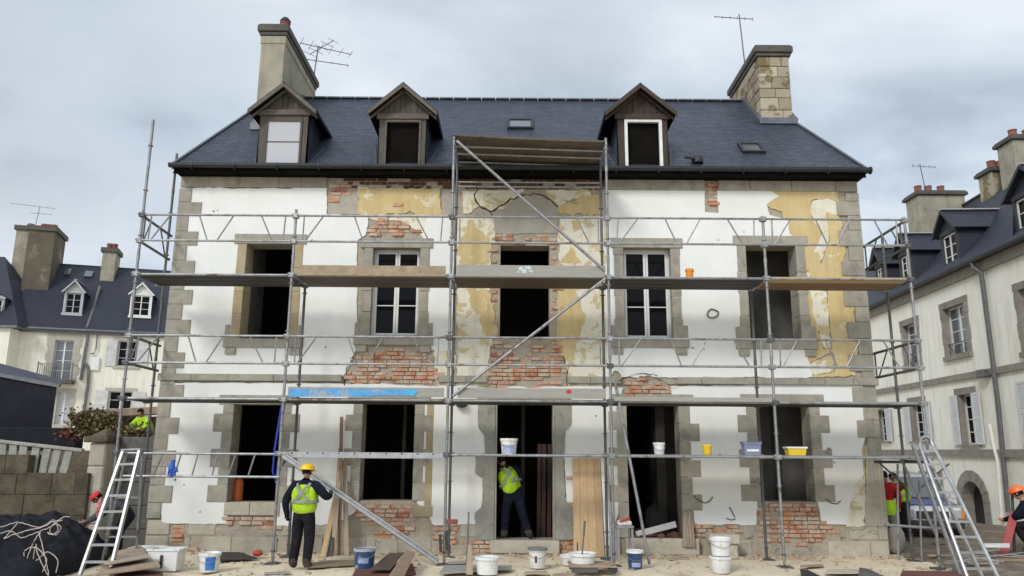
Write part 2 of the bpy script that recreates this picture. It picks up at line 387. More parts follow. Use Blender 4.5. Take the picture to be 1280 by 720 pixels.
# interior rooms
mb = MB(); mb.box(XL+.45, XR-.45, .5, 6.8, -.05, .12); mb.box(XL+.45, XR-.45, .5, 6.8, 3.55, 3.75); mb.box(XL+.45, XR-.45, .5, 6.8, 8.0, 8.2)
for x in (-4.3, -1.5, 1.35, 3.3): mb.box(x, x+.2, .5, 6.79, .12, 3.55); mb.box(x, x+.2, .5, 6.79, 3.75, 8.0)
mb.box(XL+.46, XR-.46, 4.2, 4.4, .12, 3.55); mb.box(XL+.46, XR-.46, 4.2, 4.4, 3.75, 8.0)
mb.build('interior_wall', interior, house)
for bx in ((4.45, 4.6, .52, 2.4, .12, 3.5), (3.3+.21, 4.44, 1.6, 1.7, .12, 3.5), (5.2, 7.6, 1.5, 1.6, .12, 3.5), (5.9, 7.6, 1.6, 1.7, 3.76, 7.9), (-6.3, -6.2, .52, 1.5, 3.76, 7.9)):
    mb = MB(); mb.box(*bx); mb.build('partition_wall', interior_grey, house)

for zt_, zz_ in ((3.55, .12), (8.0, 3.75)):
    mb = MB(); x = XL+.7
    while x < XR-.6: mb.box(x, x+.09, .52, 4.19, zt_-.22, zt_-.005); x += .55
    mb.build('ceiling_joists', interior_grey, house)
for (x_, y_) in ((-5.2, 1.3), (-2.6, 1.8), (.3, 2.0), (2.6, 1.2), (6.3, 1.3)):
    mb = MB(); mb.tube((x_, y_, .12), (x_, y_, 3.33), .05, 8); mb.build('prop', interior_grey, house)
# --- surface layers cut by marching squares from scalar fields
H_ = .03
gx = np.arange(XL, XR+H_, H_); gz = np.arange(-.06, ZE+H_, H_)
GX, GZ = np.meshgrid(gx, gz, indexing='ij')
def vnoise(scale, seed):
    r = np.random.RandomState(seed); g = r.rand(700, 400)
    x = GX/scale+97; z = GZ/scale+41; xi = np.floor(x).astype(int); zi = np.floor(z).astype(int)
    fx = x-xi; fz = z-zi; fx = fx*fx*(3-2*fx); fz = fz*fz*(3-2*fz); xi %= 699; zi %= 399
    return (g[xi, zi]*(1-fx)*(1-fz)+g[xi+1, zi]*fx*(1-fz)+g[xi, zi+1]*(1-fx)*fz+g[xi+1, zi+1]*fx*fz)*2-1
NSE = vnoise(.5, 1)*.45+vnoise(.24, 2)*.38+vnoise(.12, 3)*.34+vnoise(.07, 4)*.24
def psdf(poly):
    n = len(poly); dm = np.full(GX.shape, 1e9); ins = np.zeros(GX.shape, bool)
    for i in range(n):
        ax, az = poly[i]; bx, bz = poly[(i+1) % n]; ex, ez = bx-ax, bz-az
        t = np.clip(((GX-ax)*ex+(GZ-az)*ez)/(ex*ex+ez*ez+1e-12), 0, 1)
        dm = np.minimum(dm, (GX-ax-t*ex)**2+(GZ-az-t*ez)**2)
        c = ((az > GZ) != (bz > GZ)) & (GX < (bx-ax)*(GZ-az)/(bz-az+1e-12)+ax); ins ^= c
    return np.where(ins, 1, -1)*np.sqrt(dm)
def field(polys, rag=.05, holes=(), hrag=.05):
    f = np.full(GX.shape, -9.0)
    for p in polys: f = np.maximum(f, psdf([W(*q) for q in p]))
    f = f+NSE*rag
    for p in holes: f = np.minimum(f, -(psdf([W(*q) for q in p])+NSE[::-1, ::-1]*hrag))
    for (a, b, c, d) in O_.values():
        f = np.minimum(f, np.maximum(np.maximum(a-.01-GX, GX-b-.01), np.maximum(c-.01-GZ, GZ-d-.01)))
    f = np.minimum(f, np.minimum(GX-XL+.0001, XR-GX+.0001))
    return f
def relief(name, f, depth, m, parent, back=0.0):
    mb = MB(); nx, nz = f.shape; ins = f > 0
    code = ins[:-1, :-1].astype(int)+2*ins[1:, :-1]+4*ins[1:, 1:]+8*ins[:-1, 1:]
    full = code == 15
    for i in range(nx-1):            # vertical runs of full cells become one quad
        j = 0; col = full[i]
        while j < nz-1:
            if col[j]:
                k = j
                while k < nz-1 and col[k]: k += 1
                mb.add([(gx[i], -depth, gz[j]), (gx[i+1], -depth, gz[j]), (gx[i+1], -depth, gz[k]), (gx[i], -depth, gz[k])], [(0, 1, 2, 3)]); j = k
            else: j += 1
    for i, j in np.argwhere((code > 0) & (code < 15)):
        c = [(i, j), (i+1, j), (i+1, j+1), (i, j+1)]; pts = []; kind = []
        for k in range(4):
            a, b = c[k], c[(k+1) % 4]; fa, fb = f[a], f[b]
            if fa > 0: pts.append((gx[a[0]], gz[a[1]])); kind.append(0)
            if (fa > 0) != (fb > 0):
                t = fa/(fa-fb); pts.append((gx[a[0]]+(gx[b[0]]-gx[a[0]])*t, gz[a[1]]+(gz[b[1]]-gz[a[1]])*t)); kind.append(1)
        n = len(pts)
        if n < 3: continue
        mb.add([(x, -depth, z) for x, z in pts], [tuple(range(n))])
        for k in range(n):
            if kind[k] and kind[(k+1) % n]:
                (x0, z0), (x1, z1) = pts[k], pts[(k+1) % n]
                mb.add([(x0, -depth, z0), (x0, -back+.002, z0), (x1, -back+.002, z1), (x1, -depth, z1)], [(0, 1, 2, 3)])
    return mb.build(name, m, parent)

RB = {  # exposed brick patches (photo outlines on the wall plane)
 'under2': [(443, 437), (535, 437), (538, 447), (545, 458), (546, 481), (427, 481), (434, 462), (438, 452)],
 'under3': [(611, 430), (704, 430), (704, 445), (709, 458), (709, 484), (610, 484), (613, 460), (610, 445)],
 'jamb3l': [(614, 305), (627, 305), (627, 432), (612, 432), (617, 400), (611, 380), (613, 350)],
 'jamb3r': [(686, 305), (698, 305), (697, 350), (700, 380), (694, 400), (700, 432), (686, 432)],
 'over3': [(618, 292), (697, 292), (697, 308), (617, 308)],
 'over2': [(460, 293), (464, 281), (480, 275), (500, 277), (512, 281), (532, 293)],
 'top2': [(410, 229), (432, 229), (440, 240), (428, 248), (416, 256), (410, 262)],
 'top2b': [(495, 246), (503, 246), (502, 262), (496, 262)],
 'strip5': [(880, 228), (896, 228), (894, 268), (881, 262)],
 'left1': [(213, 656), (232, 656), (226, 678), (216, 678)],
 'sill1': [(282, 645), (348, 644), (348, 655), (340, 662), (300, 654), (281, 655)],
 'foot1': [(238, 678), (250, 680), (247, 690), (240, 690)],
 'under_g2': [(448, 626), (519, 626), (519, 640), (514, 648), (513, 668), (490, 676), (465, 674), (458, 662), (447, 650)],
 'rj2': [(519, 572), (529, 572), (529, 630), (519, 630)],
 'step': [(588, 676), (718, 676), (718, 690), (588, 690)],
 'lj2': [(427, 560), (450, 560), (450, 580), (432, 578)],
 'g4r': [(852, 600), (867, 588), (867, 624), (856, 630)],
 'band_e': [(868, 656), (925, 656), (928, 668), (905, 672), (880, 668), (870, 676), (856, 670), (858, 650)],
 'under_g5': [(946, 627), (1020, 627), (1026, 648), (1030, 655), (1031, 674), (1008, 680), (985, 676), (960, 682), (948, 668), (943, 655)],
 'right_e': [(1030, 656), (1052, 658), (1046, 672), (1034, 676)],
 'arch4': [(777, 492), (780, 480), (795, 472), (812, 471), (836, 488), (842, 496), (840, 506), (777, 506)],
 'dl': [(545, 658), (575, 658), (575, 676), (556, 690), (545, 680)], 'dr': [(705, 600), (714, 592), (714, 628), (705, 628)],
}
WHITE = [
 [(212, 235.5), (409, 235.5), (408, 269), (461, 270), (457, 294), (447, 300), (445, 437), (437, 455), (428, 472), (185, 474)],
 [(528, 298), (534, 272), (566, 270), (569, 330), (566, 438), (546, 440), (540, 436), (533, 420)],
 [(757, 238), (880, 238), (880, 266), (899, 268), (896, 238), (962, 238), (976, 246), (957, 254), (962, 270), (984, 276), (986, 292), (1001, 304), (1004, 340), (1004, 430), (1016, 472), (757, 472)],
 [(200, 479), (430, 479), (545, 483), (610, 484), (709, 484), (776, 484), (1090, 479), (1090, 504), (190, 504)],
 [(190, 500), (300, 503), (286, 640), (284, 655), (202, 654.5)],
 [(345, 500), (458, 500), (450, 600), (444, 640), (416, 656), (347, 656)],
 [(515, 503), (612, 503), (604, 640), (595, 656), (540, 656), (537, 640), (520, 630)],
 [(698, 500), (792, 500), (790, 600), (768, 655), (716, 652), (716, 632), (708, 628), (706, 590)],
 [(845, 503), (955, 503), (945, 640), (945, 656), (868, 656), (867, 645), (862, 620), (860, 600)],
 [(1005, 503), (1094, 503), (1082, 545), (1076, 562), (1079, 590), (1081, 625), (1078, 655), (1028, 655), (1024, 640)],
]
fw_ = field(WHITE, .035, [RB['arch4'], RB['band_e']], .06)
# small knocks and holes in the plaster
for (px, py, r) in ((1036, 562, .05), (392, 278, .04), (770, 470, .1), (700, 640, .06), (220, 600, .03), (520, 655, .05)):
    cx_, cz_ = W(px, py); fw_ = np.minimum(fw_, np.hypot(GX-cx_, GZ-cz_)-r+NSE*.05)
relief('white_plaster', fw_, .034, plaster, house)
CREAM = [[(571, 270), (617, 272), (617, 440), (612, 484), (571, 484)], [(697, 270), (760, 270), (760, 484), (708, 484), (706, 440), (698, 420)],
 [(578, 238), (655, 238), (642, 248), (631, 259), (614, 262), (602, 257), (592, 262), (590, 268), (578, 268)],
 [(678, 238), (738, 238), (738, 247), (712, 251), (702, 259), (690, 250)],
 [(448, 268), (560, 268), (565, 480), (545, 480), (534, 300)], [(545, 438), (568, 438), (568, 484), (546, 484)],
 [(448, 234), (462, 236), (460, 256), (450, 262)]]
relief('cream_render', field(CREAM, .06, [RB['under3'], RB['jamb3l'], RB['jamb3r'], RB['over2']], .06), .022, cream, house)
OCH = [[(958, 236), (1050, 236), (1046, 262), (1056, 300), (1054, 342), (1068, 345), (1070, 470), (1014, 472), (1004, 430), (1003, 340), (998, 305), (984, 292), (978, 262), (960, 258), (955, 250)],
 [(450, 237), (551, 235), (552, 268), (448, 268)], [(697, 259), (712, 251), (746, 244), (750, 269), (697, 269)],
 [(575, 302), (588, 276), (601, 288), (610, 300), (612, 330), (578, 330)], [(586, 362), (614, 360), (620, 420), (606, 421), (600, 395), (588, 388)],
 [(701, 330), (713, 308), (731, 331)], [(699, 360), (716, 360), (730, 392), (727, 408), (719, 440), (712, 460), (701, 440), (697, 400)], [(716, 388), (726, 384), (731, 395), (722, 404)], [(712, 276), (730, 274), (726, 288), (716, 290)],
 [(1074, 560), (1082, 556), (1080, 600), (1072, 655), (1064, 650)]]
OHOLE = [[(1014, 250), (1034, 247), (1059, 256), (1058, 268), (1040, 268), (1031, 264), (1036, 300), (1026, 331), (1017, 312), (1028, 290), (1018, 276), (1012, 264)],
 [(1012, 358), (1034, 364), (1036, 405), (1039, 436), (1029, 437), (1020, 410), (1014, 390)], [(1028, 446), (1041, 440), (1044, 466), (1010, 469), (1012, 455)], [(1004, 340), (1012, 338), (1010, 358), (1004, 356)]]
relief('corner_patch', field([[(1080, 556), (1112, 556), (1112, 658), (1078, 658), (1082, 600)]], .05), .04, stone_warm, house)
relief('corner_patch', field([[(1068, 608), (1080, 590), (1080, 657), (1058, 657), (1062, 635)]], .06), .042, cream, house)
fo = field(OCH, .085, OHOLE, .045); relief('ochre_render', fo, .028, ochre, house)
relief('cream_render', field(OHOLE, .06), .016, cream, house)
GREYR = [[(612, 271), (622, 262), (640, 250), (655, 244), (672, 242), (686, 249), (698, 258), (698, 300), (616, 300)], [(412, 244), (448, 240), (448, 268), (410, 268)], [(552, 238), (570, 238), (571, 300), (552, 268)], [(748, 238), (760, 238), (760, 300), (748, 268)]]
relief('grey_render', field(GREYR, .03, [RB['over3']], .03), .018, greyrender, house)

# --- bricks, each a little block, inside the ragged patches
def brick_patch(poly, m, rag=.10, off=.02, name='exposed_bricks', miss=.10):
    poly = [W(*q) for q in poly]; mb = MB()
    x0 = min(p[0] for p in poly); x1 = max(p[0] for p in poly); z0 = min(p[1] for p in poly); z1 = max(p[1] for p in poly)
    def inside(x, z):
        c = False; n = len(poly)
        for i in range(n):
            (ax, az), (bx, bz) = poly[i], poly[(i+1) % n]
            if (az > z) != (bz > z) and x < (bx-ax)*(z-az)/(bz-az)+ax: c = not c
        return c
    bh, bw, g = .078, .25, .012; r = 0; z = z0-.05
    z = math.floor(z0/(bh+g))*(bh+g)
    while z < z1+.05:
        x = x0-.2-(r % 2)*.12+rnd.uniform(-.02, .02)
        while x < x1+.2:
            ww = bw*(rnd.choice([1, 1, 1, .5])); cx_ = x+ww/2
            if inside(cx_+rnd.uniform(-rag, rag), z+bh/2+rnd.uniform(-rag, rag)*.5) and rnd.random() > miss \
               and not any(a-.02 < x+ww and x < b+.02 and c-.01 < z+bh and z < d for (a, b, c, d) in O_.values()):
                d = off+rnd.uniform(-.022, .022); j = [rnd.uniform(-.007, .007) for _ in range(8)]
                mb.add([(x+j[0], 0.02, z+j[1]), (x+ww+j[2], 0.02, z+j[1]), (x+ww+j[2], 0.02, z+bh+j[3]), (x+j[0], 0.02, z+bh+j[3]),
                        (x+j[0]+.005, -d, z+j[1]+.005), (x+ww+j[2]-.005, -d+j[4]*.6, z+j[5]+.005), (x+ww+j[2]-.005, -d+j[6]*.6, z+bh+j[3]-.006), (x+j[0]+.005, -d, z+bh+j[7]-.005)],
                       [(4, 5, 6, 7), (0, 1, 5, 4), (1, 2, 6, 5), (2, 3, 7, 6), (3, 0, 4, 7)])
            x += ww+g
        z += bh+g; r += 1
    if mb.v: mb.build(name, m, house)
for k, p in RB.items():
    brick_patch(p, brick, off=.03 if 'jamb' in k or 'over3' in k else (.045 if k in ('under_g5', 'band_e', 'arch4') else .034), miss=.25 if k in ('over3', 'under3', 'left1') else .08)
brick_patch([(432, 224), (756, 224), (756, 239), (600, 237), (432, 233)], darkbrick, rag=.04, name='sooty_brick_band')

# --- cracks: thin dark grooves standing on the broken edges
crackm = mat('crack shadow line', (.035, .028, .022), (.02, .016, .013), rough=1, bump=0)
def crack(pts, y=-.032, r=.010, seed=1, jit=.03):
    R_ = random.Random(seed); q = [P(a, b, y) for a, b in pts]; out = []
    for a, b in zip(q[:-1], q[1:]):
        n = max(2, int((b-a).length/.07))
        for k in range(n): out.append(a.lerp(b, k/n)+V((R_.uniform(-jit, jit), 0, R_.uniform(-jit, jit))))
    out.append(q[-1]); m = MB(); m.path(out, [r*R_.uniform(.3, 1.2) for _ in out], 4); m.v = [(x, y+(yy-y)*.4, z) for x, yy, z in m.v]; m.build('crack', crackm, house)
crack([(596, 238), (592, 246), (597, 255), (606, 262), (613, 264), (624, 259), (634, 252), (642, 248), (655, 244)], -.030, .016, 2); crack([(655, 244), (672, 242), (685, 248), (694, 256), (697, 259)], -.030, .012, 3)
crack([(613, 264), (616, 268), (614, 274)], -.03, .01, 4); crack([(432, 462), (438, 452), (444, 440)], -.04, .012, 5); crack([(429, 480), (431, 470), (433, 462)], -.04, .012, 15)
crack([(772, 476), (786, 472), (800, 467), (816, 468), (822, 470)], -.12, .012, 6); crack([(822, 472), (836, 480), (846, 480)], -.12, .010, 7)
crack([(705, 446), (709, 458), (710, 482)], -.04, .010, 8); crack([(704, 250), (722, 254)], -.04, .006, 9)
for k, (a, b) in enumerate(((222, 672), (300, 678), (330, 668), (345, 676), (470, 684), (540, 668), (560, 674), (730, 676), (760, 684), (838, 684), (874, 686), (908, 676), (935, 672), (1010, 684), (1050, 668), (1070, 676), (1092, 668), (1062, 660), (970, 688))):
    R_ = random.Random(k); pts = [(a, b)]
    for _ in range(4): pts.append((pts[-1][0]+R_.uniform(-3, 8), pts[-1][1]+R_.uniform(-5, 5)))
    crack(pts, -.024, .0045, 20+k, .02)
for k, (a, b) in enumerate(((267, 264), (272, 263), (240, 262), (898, 300), (930, 290), (996, 640), (710, 532), (250, 640), (230, 606), (745, 520), (730, 600), (900, 568), (1043, 578), (560, 420), (880, 437), (866, 435), (390, 300), (407, 434))):
    q = P(a, b, -.035); m = MB(); m.lathe([(.018, 0), (0, .006)], (0, 0, 0), 7); m.v = [(q.x+v[0]*random.Random(k).uniform(.6, 1.6), q.y-v[2], q.z+v[1]) for v in m.v]; m.build('nail_hole', crackm, house)
# --- dressed stone
def stone_set(name, rects, proud=.055, m=None, y0=0.03, bev=.007):
    if name in ('string_course', 'cornice_stones', 'plinth_stones'):     # one mesh per unbroken run
        rects = sorted(rects); runs = []
        for r in rects:
            if runs and r[0]-max(q[1] for q in runs[-1]) < .12: runs[-1].append(r)
            else: runs.append([r])
        if len(runs) > 1:
            for q in runs: stone_set(name, q, proud, m, y0, bev)
            return
    mb = MB()
    for (a, b, c, d) in rects:
        pr = proud+rnd.uniform(-.006, .008); j = .006
        mb.box(a+rnd.uniform(0, j), b-rnd.uniform(0, j), -pr, y0, c+.004, d-.005)
    return mb.build(name, m or stone, house, bevel=bev)
for side in (0, 1):
    rs = []; z = .66; k = 0
    while z < 8.14:
        h = rnd.uniform(.33, .39); z2 = min(z+h, 8.15); 
        if z2 > 3.62 and z < 3.78: pass
        wd = (.30, .52)[k % 2]+rnd.uniform(-.03, .04)
        if side == 0: rs.append((XL-.01, XL+wd, z, z2))
        elif z > 1.95: rs.append((XR-wd, XR+.01, z, z2))
        z = z2; k += 1
    stone_set('corner_quoins', rs, .055, y0=.3)
# cornice course
def row(x0, x1, z0, z1, wmin, wmax):
    rs = []; x = x0
    while x < x1-.05:
        x2 = min(x+rnd.uniform(wmin, wmax), x1); 
        if x1-x2 < .3: x2 = x1
        rs.append((x, x2, z0, z1)); x = x2
    return rs
zc0 = W(300, 235)[1]; xa, xb = W(409, 230)[0], W(757, 230)[0]
stone_set('cornice_stones', row(XL+.01, xa, zc0, ZE-.02, .5, 1.0)+row(xb, W(880, 230)[0], zc0, ZE-.02, .8, 1.1)+row(W(897, 230)[0], XR-.01, zc0, ZE-.02, .6, 1.1), .062, y0=.02)
z0, z1 = W(640, 479)[1], W(640, 470)[1]
stone_set('string_course', row(XL-.06, W(428, 474)[0], z0, z1, .5, 1.1)+row(W(548, 474)[0], W(609, 474)[0], z0, z1, .5, .9)+row(W(709, 474)[0], W(776, 474)[0], z0, z1, .5, 1)+row(W(845, 474)[0], XR+.06, z0, z1, .4, 1.0), .10, y0=.02)
# plinth: irregular ashlar, missing where bricks show
rs = []
avoid = [[W(*q) for q in RB[k]] for k in ('left1', 'foot1', 'under_g2', 'step', 'band_e', 'under_g5', 'right_e', 'sill1', 'dl')]
bb = [(min(p[0] for p in a), max(p[0] for p in a), min(p[1] for p in a), max(p[1] for p in a)) for a in avoid]
for (za, zb) in ((-.05, .30), (.31, .63)):
    x = XL
    while x < XR:
        x2 = min(x+rnd.uniform(.45, 1.05), XR)
        a, b = x, x2
        ok = True
        for (p, q, r_, s_) in bb:
            ov = min(b, q)-max(a, p)
            if ov > 0 and min(zb, s_)-max(za, r_) > .08:
                if ov > .6*(b-a): ok = False
                elif a < p: b = p
                else: a = q
        for k in ('G3', 'G4'):
            o = O_[k]
            if o[0]-.05 < b and a < o[1]+.05 and zb > o[2]:
                if a < o[0]: b = min(b, o[0]-.02)
                elif b > o[1]: a = max(a, o[1]+.02)
                else: ok = False
        if ok and b-a > .12: rs.append((a+.008, b-.008, za+.006, zb-.006))
        x = x2
stone_set('plinth_stones', rs, .022, stone_warm, bev=.012)
# rough stone infill around the door
def jambs(key, w0, w1, m=None, zt=None, proud=.05, hh=.36, sides='lr', z0=None):
    o = O_[key]; rs = []; z = o[2] if z0 is None else z0; k = 0; zt = zt or o[3]
    while z < zt-.02:
        z2 = min(z+hh*rnd.uniform(.9, 1.15), zt); w_ = (w1, w0)[k % 2]
        if zt-z2 < .12: z2 = zt
        if 'l' in sides: rs.append((o[0]-w_, o[0]+.015, z, z2))
        if 'r' in sides: rs.append((o[1]-.015, o[1]+w_, z, z2))
        z = z2; k += 1
    l_ = [r for r in rs if r[1] < (o[0]+o[1])/2]; r2_ = [r for r in rs if r[1] >= (o[0]+o[1])/2]
    for q_ in (l_, r2_):
        if q_: stone_set('jamb_stones', q_, proud, m, y0=.35)
def lintel(key, over, h, m=None, proud=.06):
    o = O_[key]; return stone_set('lintel', [(o[0]-over, o[1]+over, o[3]-.012, o[3]+h)], proud, m, y0=.35)
def sill(key, over, h, m=None, feet=True):
    o = O_[key]; rs = [(o[0]-over, o[1]+over, o[2]-h, o[2]+.012)]
    if feet: rs += [(o[0]-over+.06, o[0]-over+.30, o[2]-h-.16, o[2]-h), (o[1]+over-.30, o[1]+over-.06, o[2]-h-.16, o[2]-h)]
    return stone_set('sill', rs, .08, m, y0=.35)
for k in ('W1', 'W2', 'W4', 'W5'):
    mj = ochre_edge if k == 'W1' else stone
    jambs(k, .20, .20 if k == 'W1' else .22, mj, zt=O_[k][3], hh=.5)
    o = O_[k]; stone_set('jamb_foot', [(o[0]-.33, o[0]-.21, o[2], o[2]+.32)], .052, y0=.02); stone_set('jamb_foot', [(o[1]+.21, o[1]+.33, o[2], o[2]+.32)], .052, y0=.02)
    lintel(k, .28, .23); sill(k, .34, .20)
for k in ('G1', 'G5'): jambs(k, .22, .42)
jambs('G2', .20, .36, sides='lr')

mb = MB(); o = O_['G3']; mb.box(o[0]-.004, o[0]+.03, -.03, .42, o[2]-.0, o[3]); mb.build('door_reveal', greyrender, house); mb = MB(); mb.box(o[1]-.03, o[1]+.004, -.03, .42, o[2], o[3]); mb.build('door_reveal', greyrender, house)
concrete = mat('rough grey-green cement', (.36, .36, .31), (.27, .265, .23), sc=3, rough=.95, bump=1, bsc=14, bd=.03, c3=(.2, .19, .165), s3=2.5, t3=(.56, .7))
fj = field([[(597, 496), (624, 496), (624, 675), (594, 675), (594, 641), (603, 634), (604, 597), (595, 592), (595, 570), (606, 568), (606, 545), (597, 533)]], .03)
relief('door_jamb', fj, .058, concrete, house)
fj = field([[(688, 496), (714, 496), (714, 531), (706, 538), (705, 590), (707, 628), (716, 634), (717, 675), (688, 675)]], .03)
relief('door_jamb', fj, .058, concrete, house)
jambs('G4', .22, .40, greyrender, sides='l'); jambs('G4', .24, .44, sides='r', z0=.9)
for k in ('G1', 'G2', 'G3', 'G4', 'G5'): lintel(k, .33, .2)
stone_set('sill', [(O_['G1'][0]-.02, W(313, 636)[0], W(310, 644)[1], O_['G1'][2]+.01), (W(313, 636)[0]+.006, O_['G1'][1]+.1, W(310, 644)[1], O_['G1'][2]+.01)], .07, stone_warm, y0=.4)
stone_set('trim', [(W(532, 570)[0], W(541, 570)[0], W(535, 632)[1], W(535, 505)[1]), (W(516, 638)[0], W(541, 638)[0], W(535, 646)[1], W(535, 632)[1])], .045, ochre_edge)
# loose rendered rubble at the door threshold
mb = MB(); o = O_['G3']; mb.box(o[0]-.1, o[1]+.1, -.16, .5, .0, .27); mb.build('door_step', stone_warm, house, bevel=.02)
mb = MB(); o = O_['G4']; mb.box(o[0]-.1, o[1]+.3, -.22, .5, .0, o[2]); mb.build('door_step', stone_warm, house, bevel=.02)

# --- white casement windows of the first floor
def casement(key, sash_m, glass, muntin=(.36,), depth=.18):
    o = O_[key]; a, b, c, d = o; y = depth; fr = MB(); t = .055
    fr.box(a, a+t, y, y+.07, c, d); fr.box(b-t, b, y, y+.07, c, d); fr.box(a+t, b-t, y, y+.07, d-t, d); fr.box(a+t, b-t, y, y+.07, c, c+t)
    win = fr.build('window', sash_m, house, bevel=.004)
    m_ = (a+b)/2
    for (l, r_) in ((a+t, m_-.004), (m_+.004, b-t)):
        s = MB(); q = .052; yy = y-.015
        s.box(l, l+q, yy, yy+.045, c+t, d-t); s.box(r_-q, r_, yy, yy+.045, c+t, d-t); s.box(l+q, r_-q, yy, yy+.045, d-t-q, d-t); s.box(l+q, r_-q, yy, yy+.045, c+t, c+t+q)
        for mu in muntin:
            zz_ = c+(d-c)*mu; s.box(l+q, r_-q, yy+.01, yy+.035, zz_-.012, zz_+.012)
        s.build('sash', sash_m, win, bevel=.003)
        g = MB(); g.box(l+q, r_-q, yy+.02, yy+.025, c+t+q, d-t-q); g.build('pane', glass, win)
    return win
casement('W2', whitepaint, glass_dark); casement('W4', whitepaint, glass_dark)

# --- roof
Ye = -.45; zE = 8.56; RY = 3.0
rl, rr = P(339, 125, RY), P(952.6, 124.5, RY); ZR = (rl.z+rr.z)/2; slope = (ZR-zE)/(RY-Ye)
YB = 7.65-(-.45)+Ye-.0; YB = 2*RY-Ye
eL, eR = P(213.5, 209, Ye).x, P(1086, 215, Ye).x
def uvq(pts, o, ax, ay): return [((V(p)-o).dot(ax), (V(p)-o).dot(ay)) for p in pts]
mb = MB(); A, B, C_, D_ = V((eL, Ye, zE)), V((eR, Ye, zE)), V((rr.x, RY, ZR)), V((rl.x, RY, ZR)); E_, F_ = V((eR, YB, zE)), V((eL, YB, zE))
ax = V((1, 0, 0)); ay = (V((0, RY-Ye, ZR-zE))).normalized()
mb.slab([A, B, C_, D_], .09, (0, -(ZR-zE), RY-Ye), uvq([A, B, C_, D_], A, ax, ay))
mb.slab([E_, F_, D_, C_], .09, None, uvq([E_, F_, D_, C_], E_, -ax, V((0, -ay.y, ay.z))))
for tri in ([B, E_, C_], [F_, A, D_]):
    n = (tri[1]-tri[0]).cross(tri[2]-tri[0]).normalized(); u_ = (tri[1]-tri[0]).normalized(); mb.slab(tri, .09, n, uvq(tri, tri[0], u_, n.cross(u_)))
mb.build('roof', slate, house)
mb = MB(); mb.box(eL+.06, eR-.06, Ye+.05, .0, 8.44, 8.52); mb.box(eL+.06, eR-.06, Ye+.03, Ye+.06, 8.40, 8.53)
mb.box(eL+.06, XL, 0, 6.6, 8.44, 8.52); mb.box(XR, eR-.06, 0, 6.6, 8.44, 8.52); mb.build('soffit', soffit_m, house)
mb = MB()
mb.lathe([(0, 0)], (0, 0, 0), 3) if False else None
prof = [(-.075, .0), (-.07, -.05), (-.04, -.085), (0, -.098), (.04, -.085), (.07, -.05), (.075, 0), (.066, 0), (.06, -.045), (0, -.086), (-.06, -.045), (-.066, 0)]
vs = [(x, Ye-.05+a, zE+.03+b) for x in (eL-.02, eR+.02) for a, b in prof]; n = len(prof)
mb.add(vs, [(k, (k+1) % n, n+(k+1) % n, n+k) for k in range(n)]+[tuple(range(n)), tuple(range(n, 2*n))[::-1]])
x = eL+.5
while x < eR:
    mb.tube((x, Ye-.05, zE-.02), (x+.03, Ye-.05, zE-.02), .09, 12); x += .98
mb.build('gutter', zinc_dark, house)
mb = MB()
x = rl.x
while x < rr.x-.1:
    mb.beam((x, RY, ZR+.015), (x+.38, RY, ZR+.015), .16, .035); x += .40
for (p, q) in ((A, D_), (B, C_)):
    mb.beam(V(p)+V((0, 0, .03)), V(q)+V((0, 0, .03)), .09, .025)
mb.build('ridge_flashing', leadm, house)

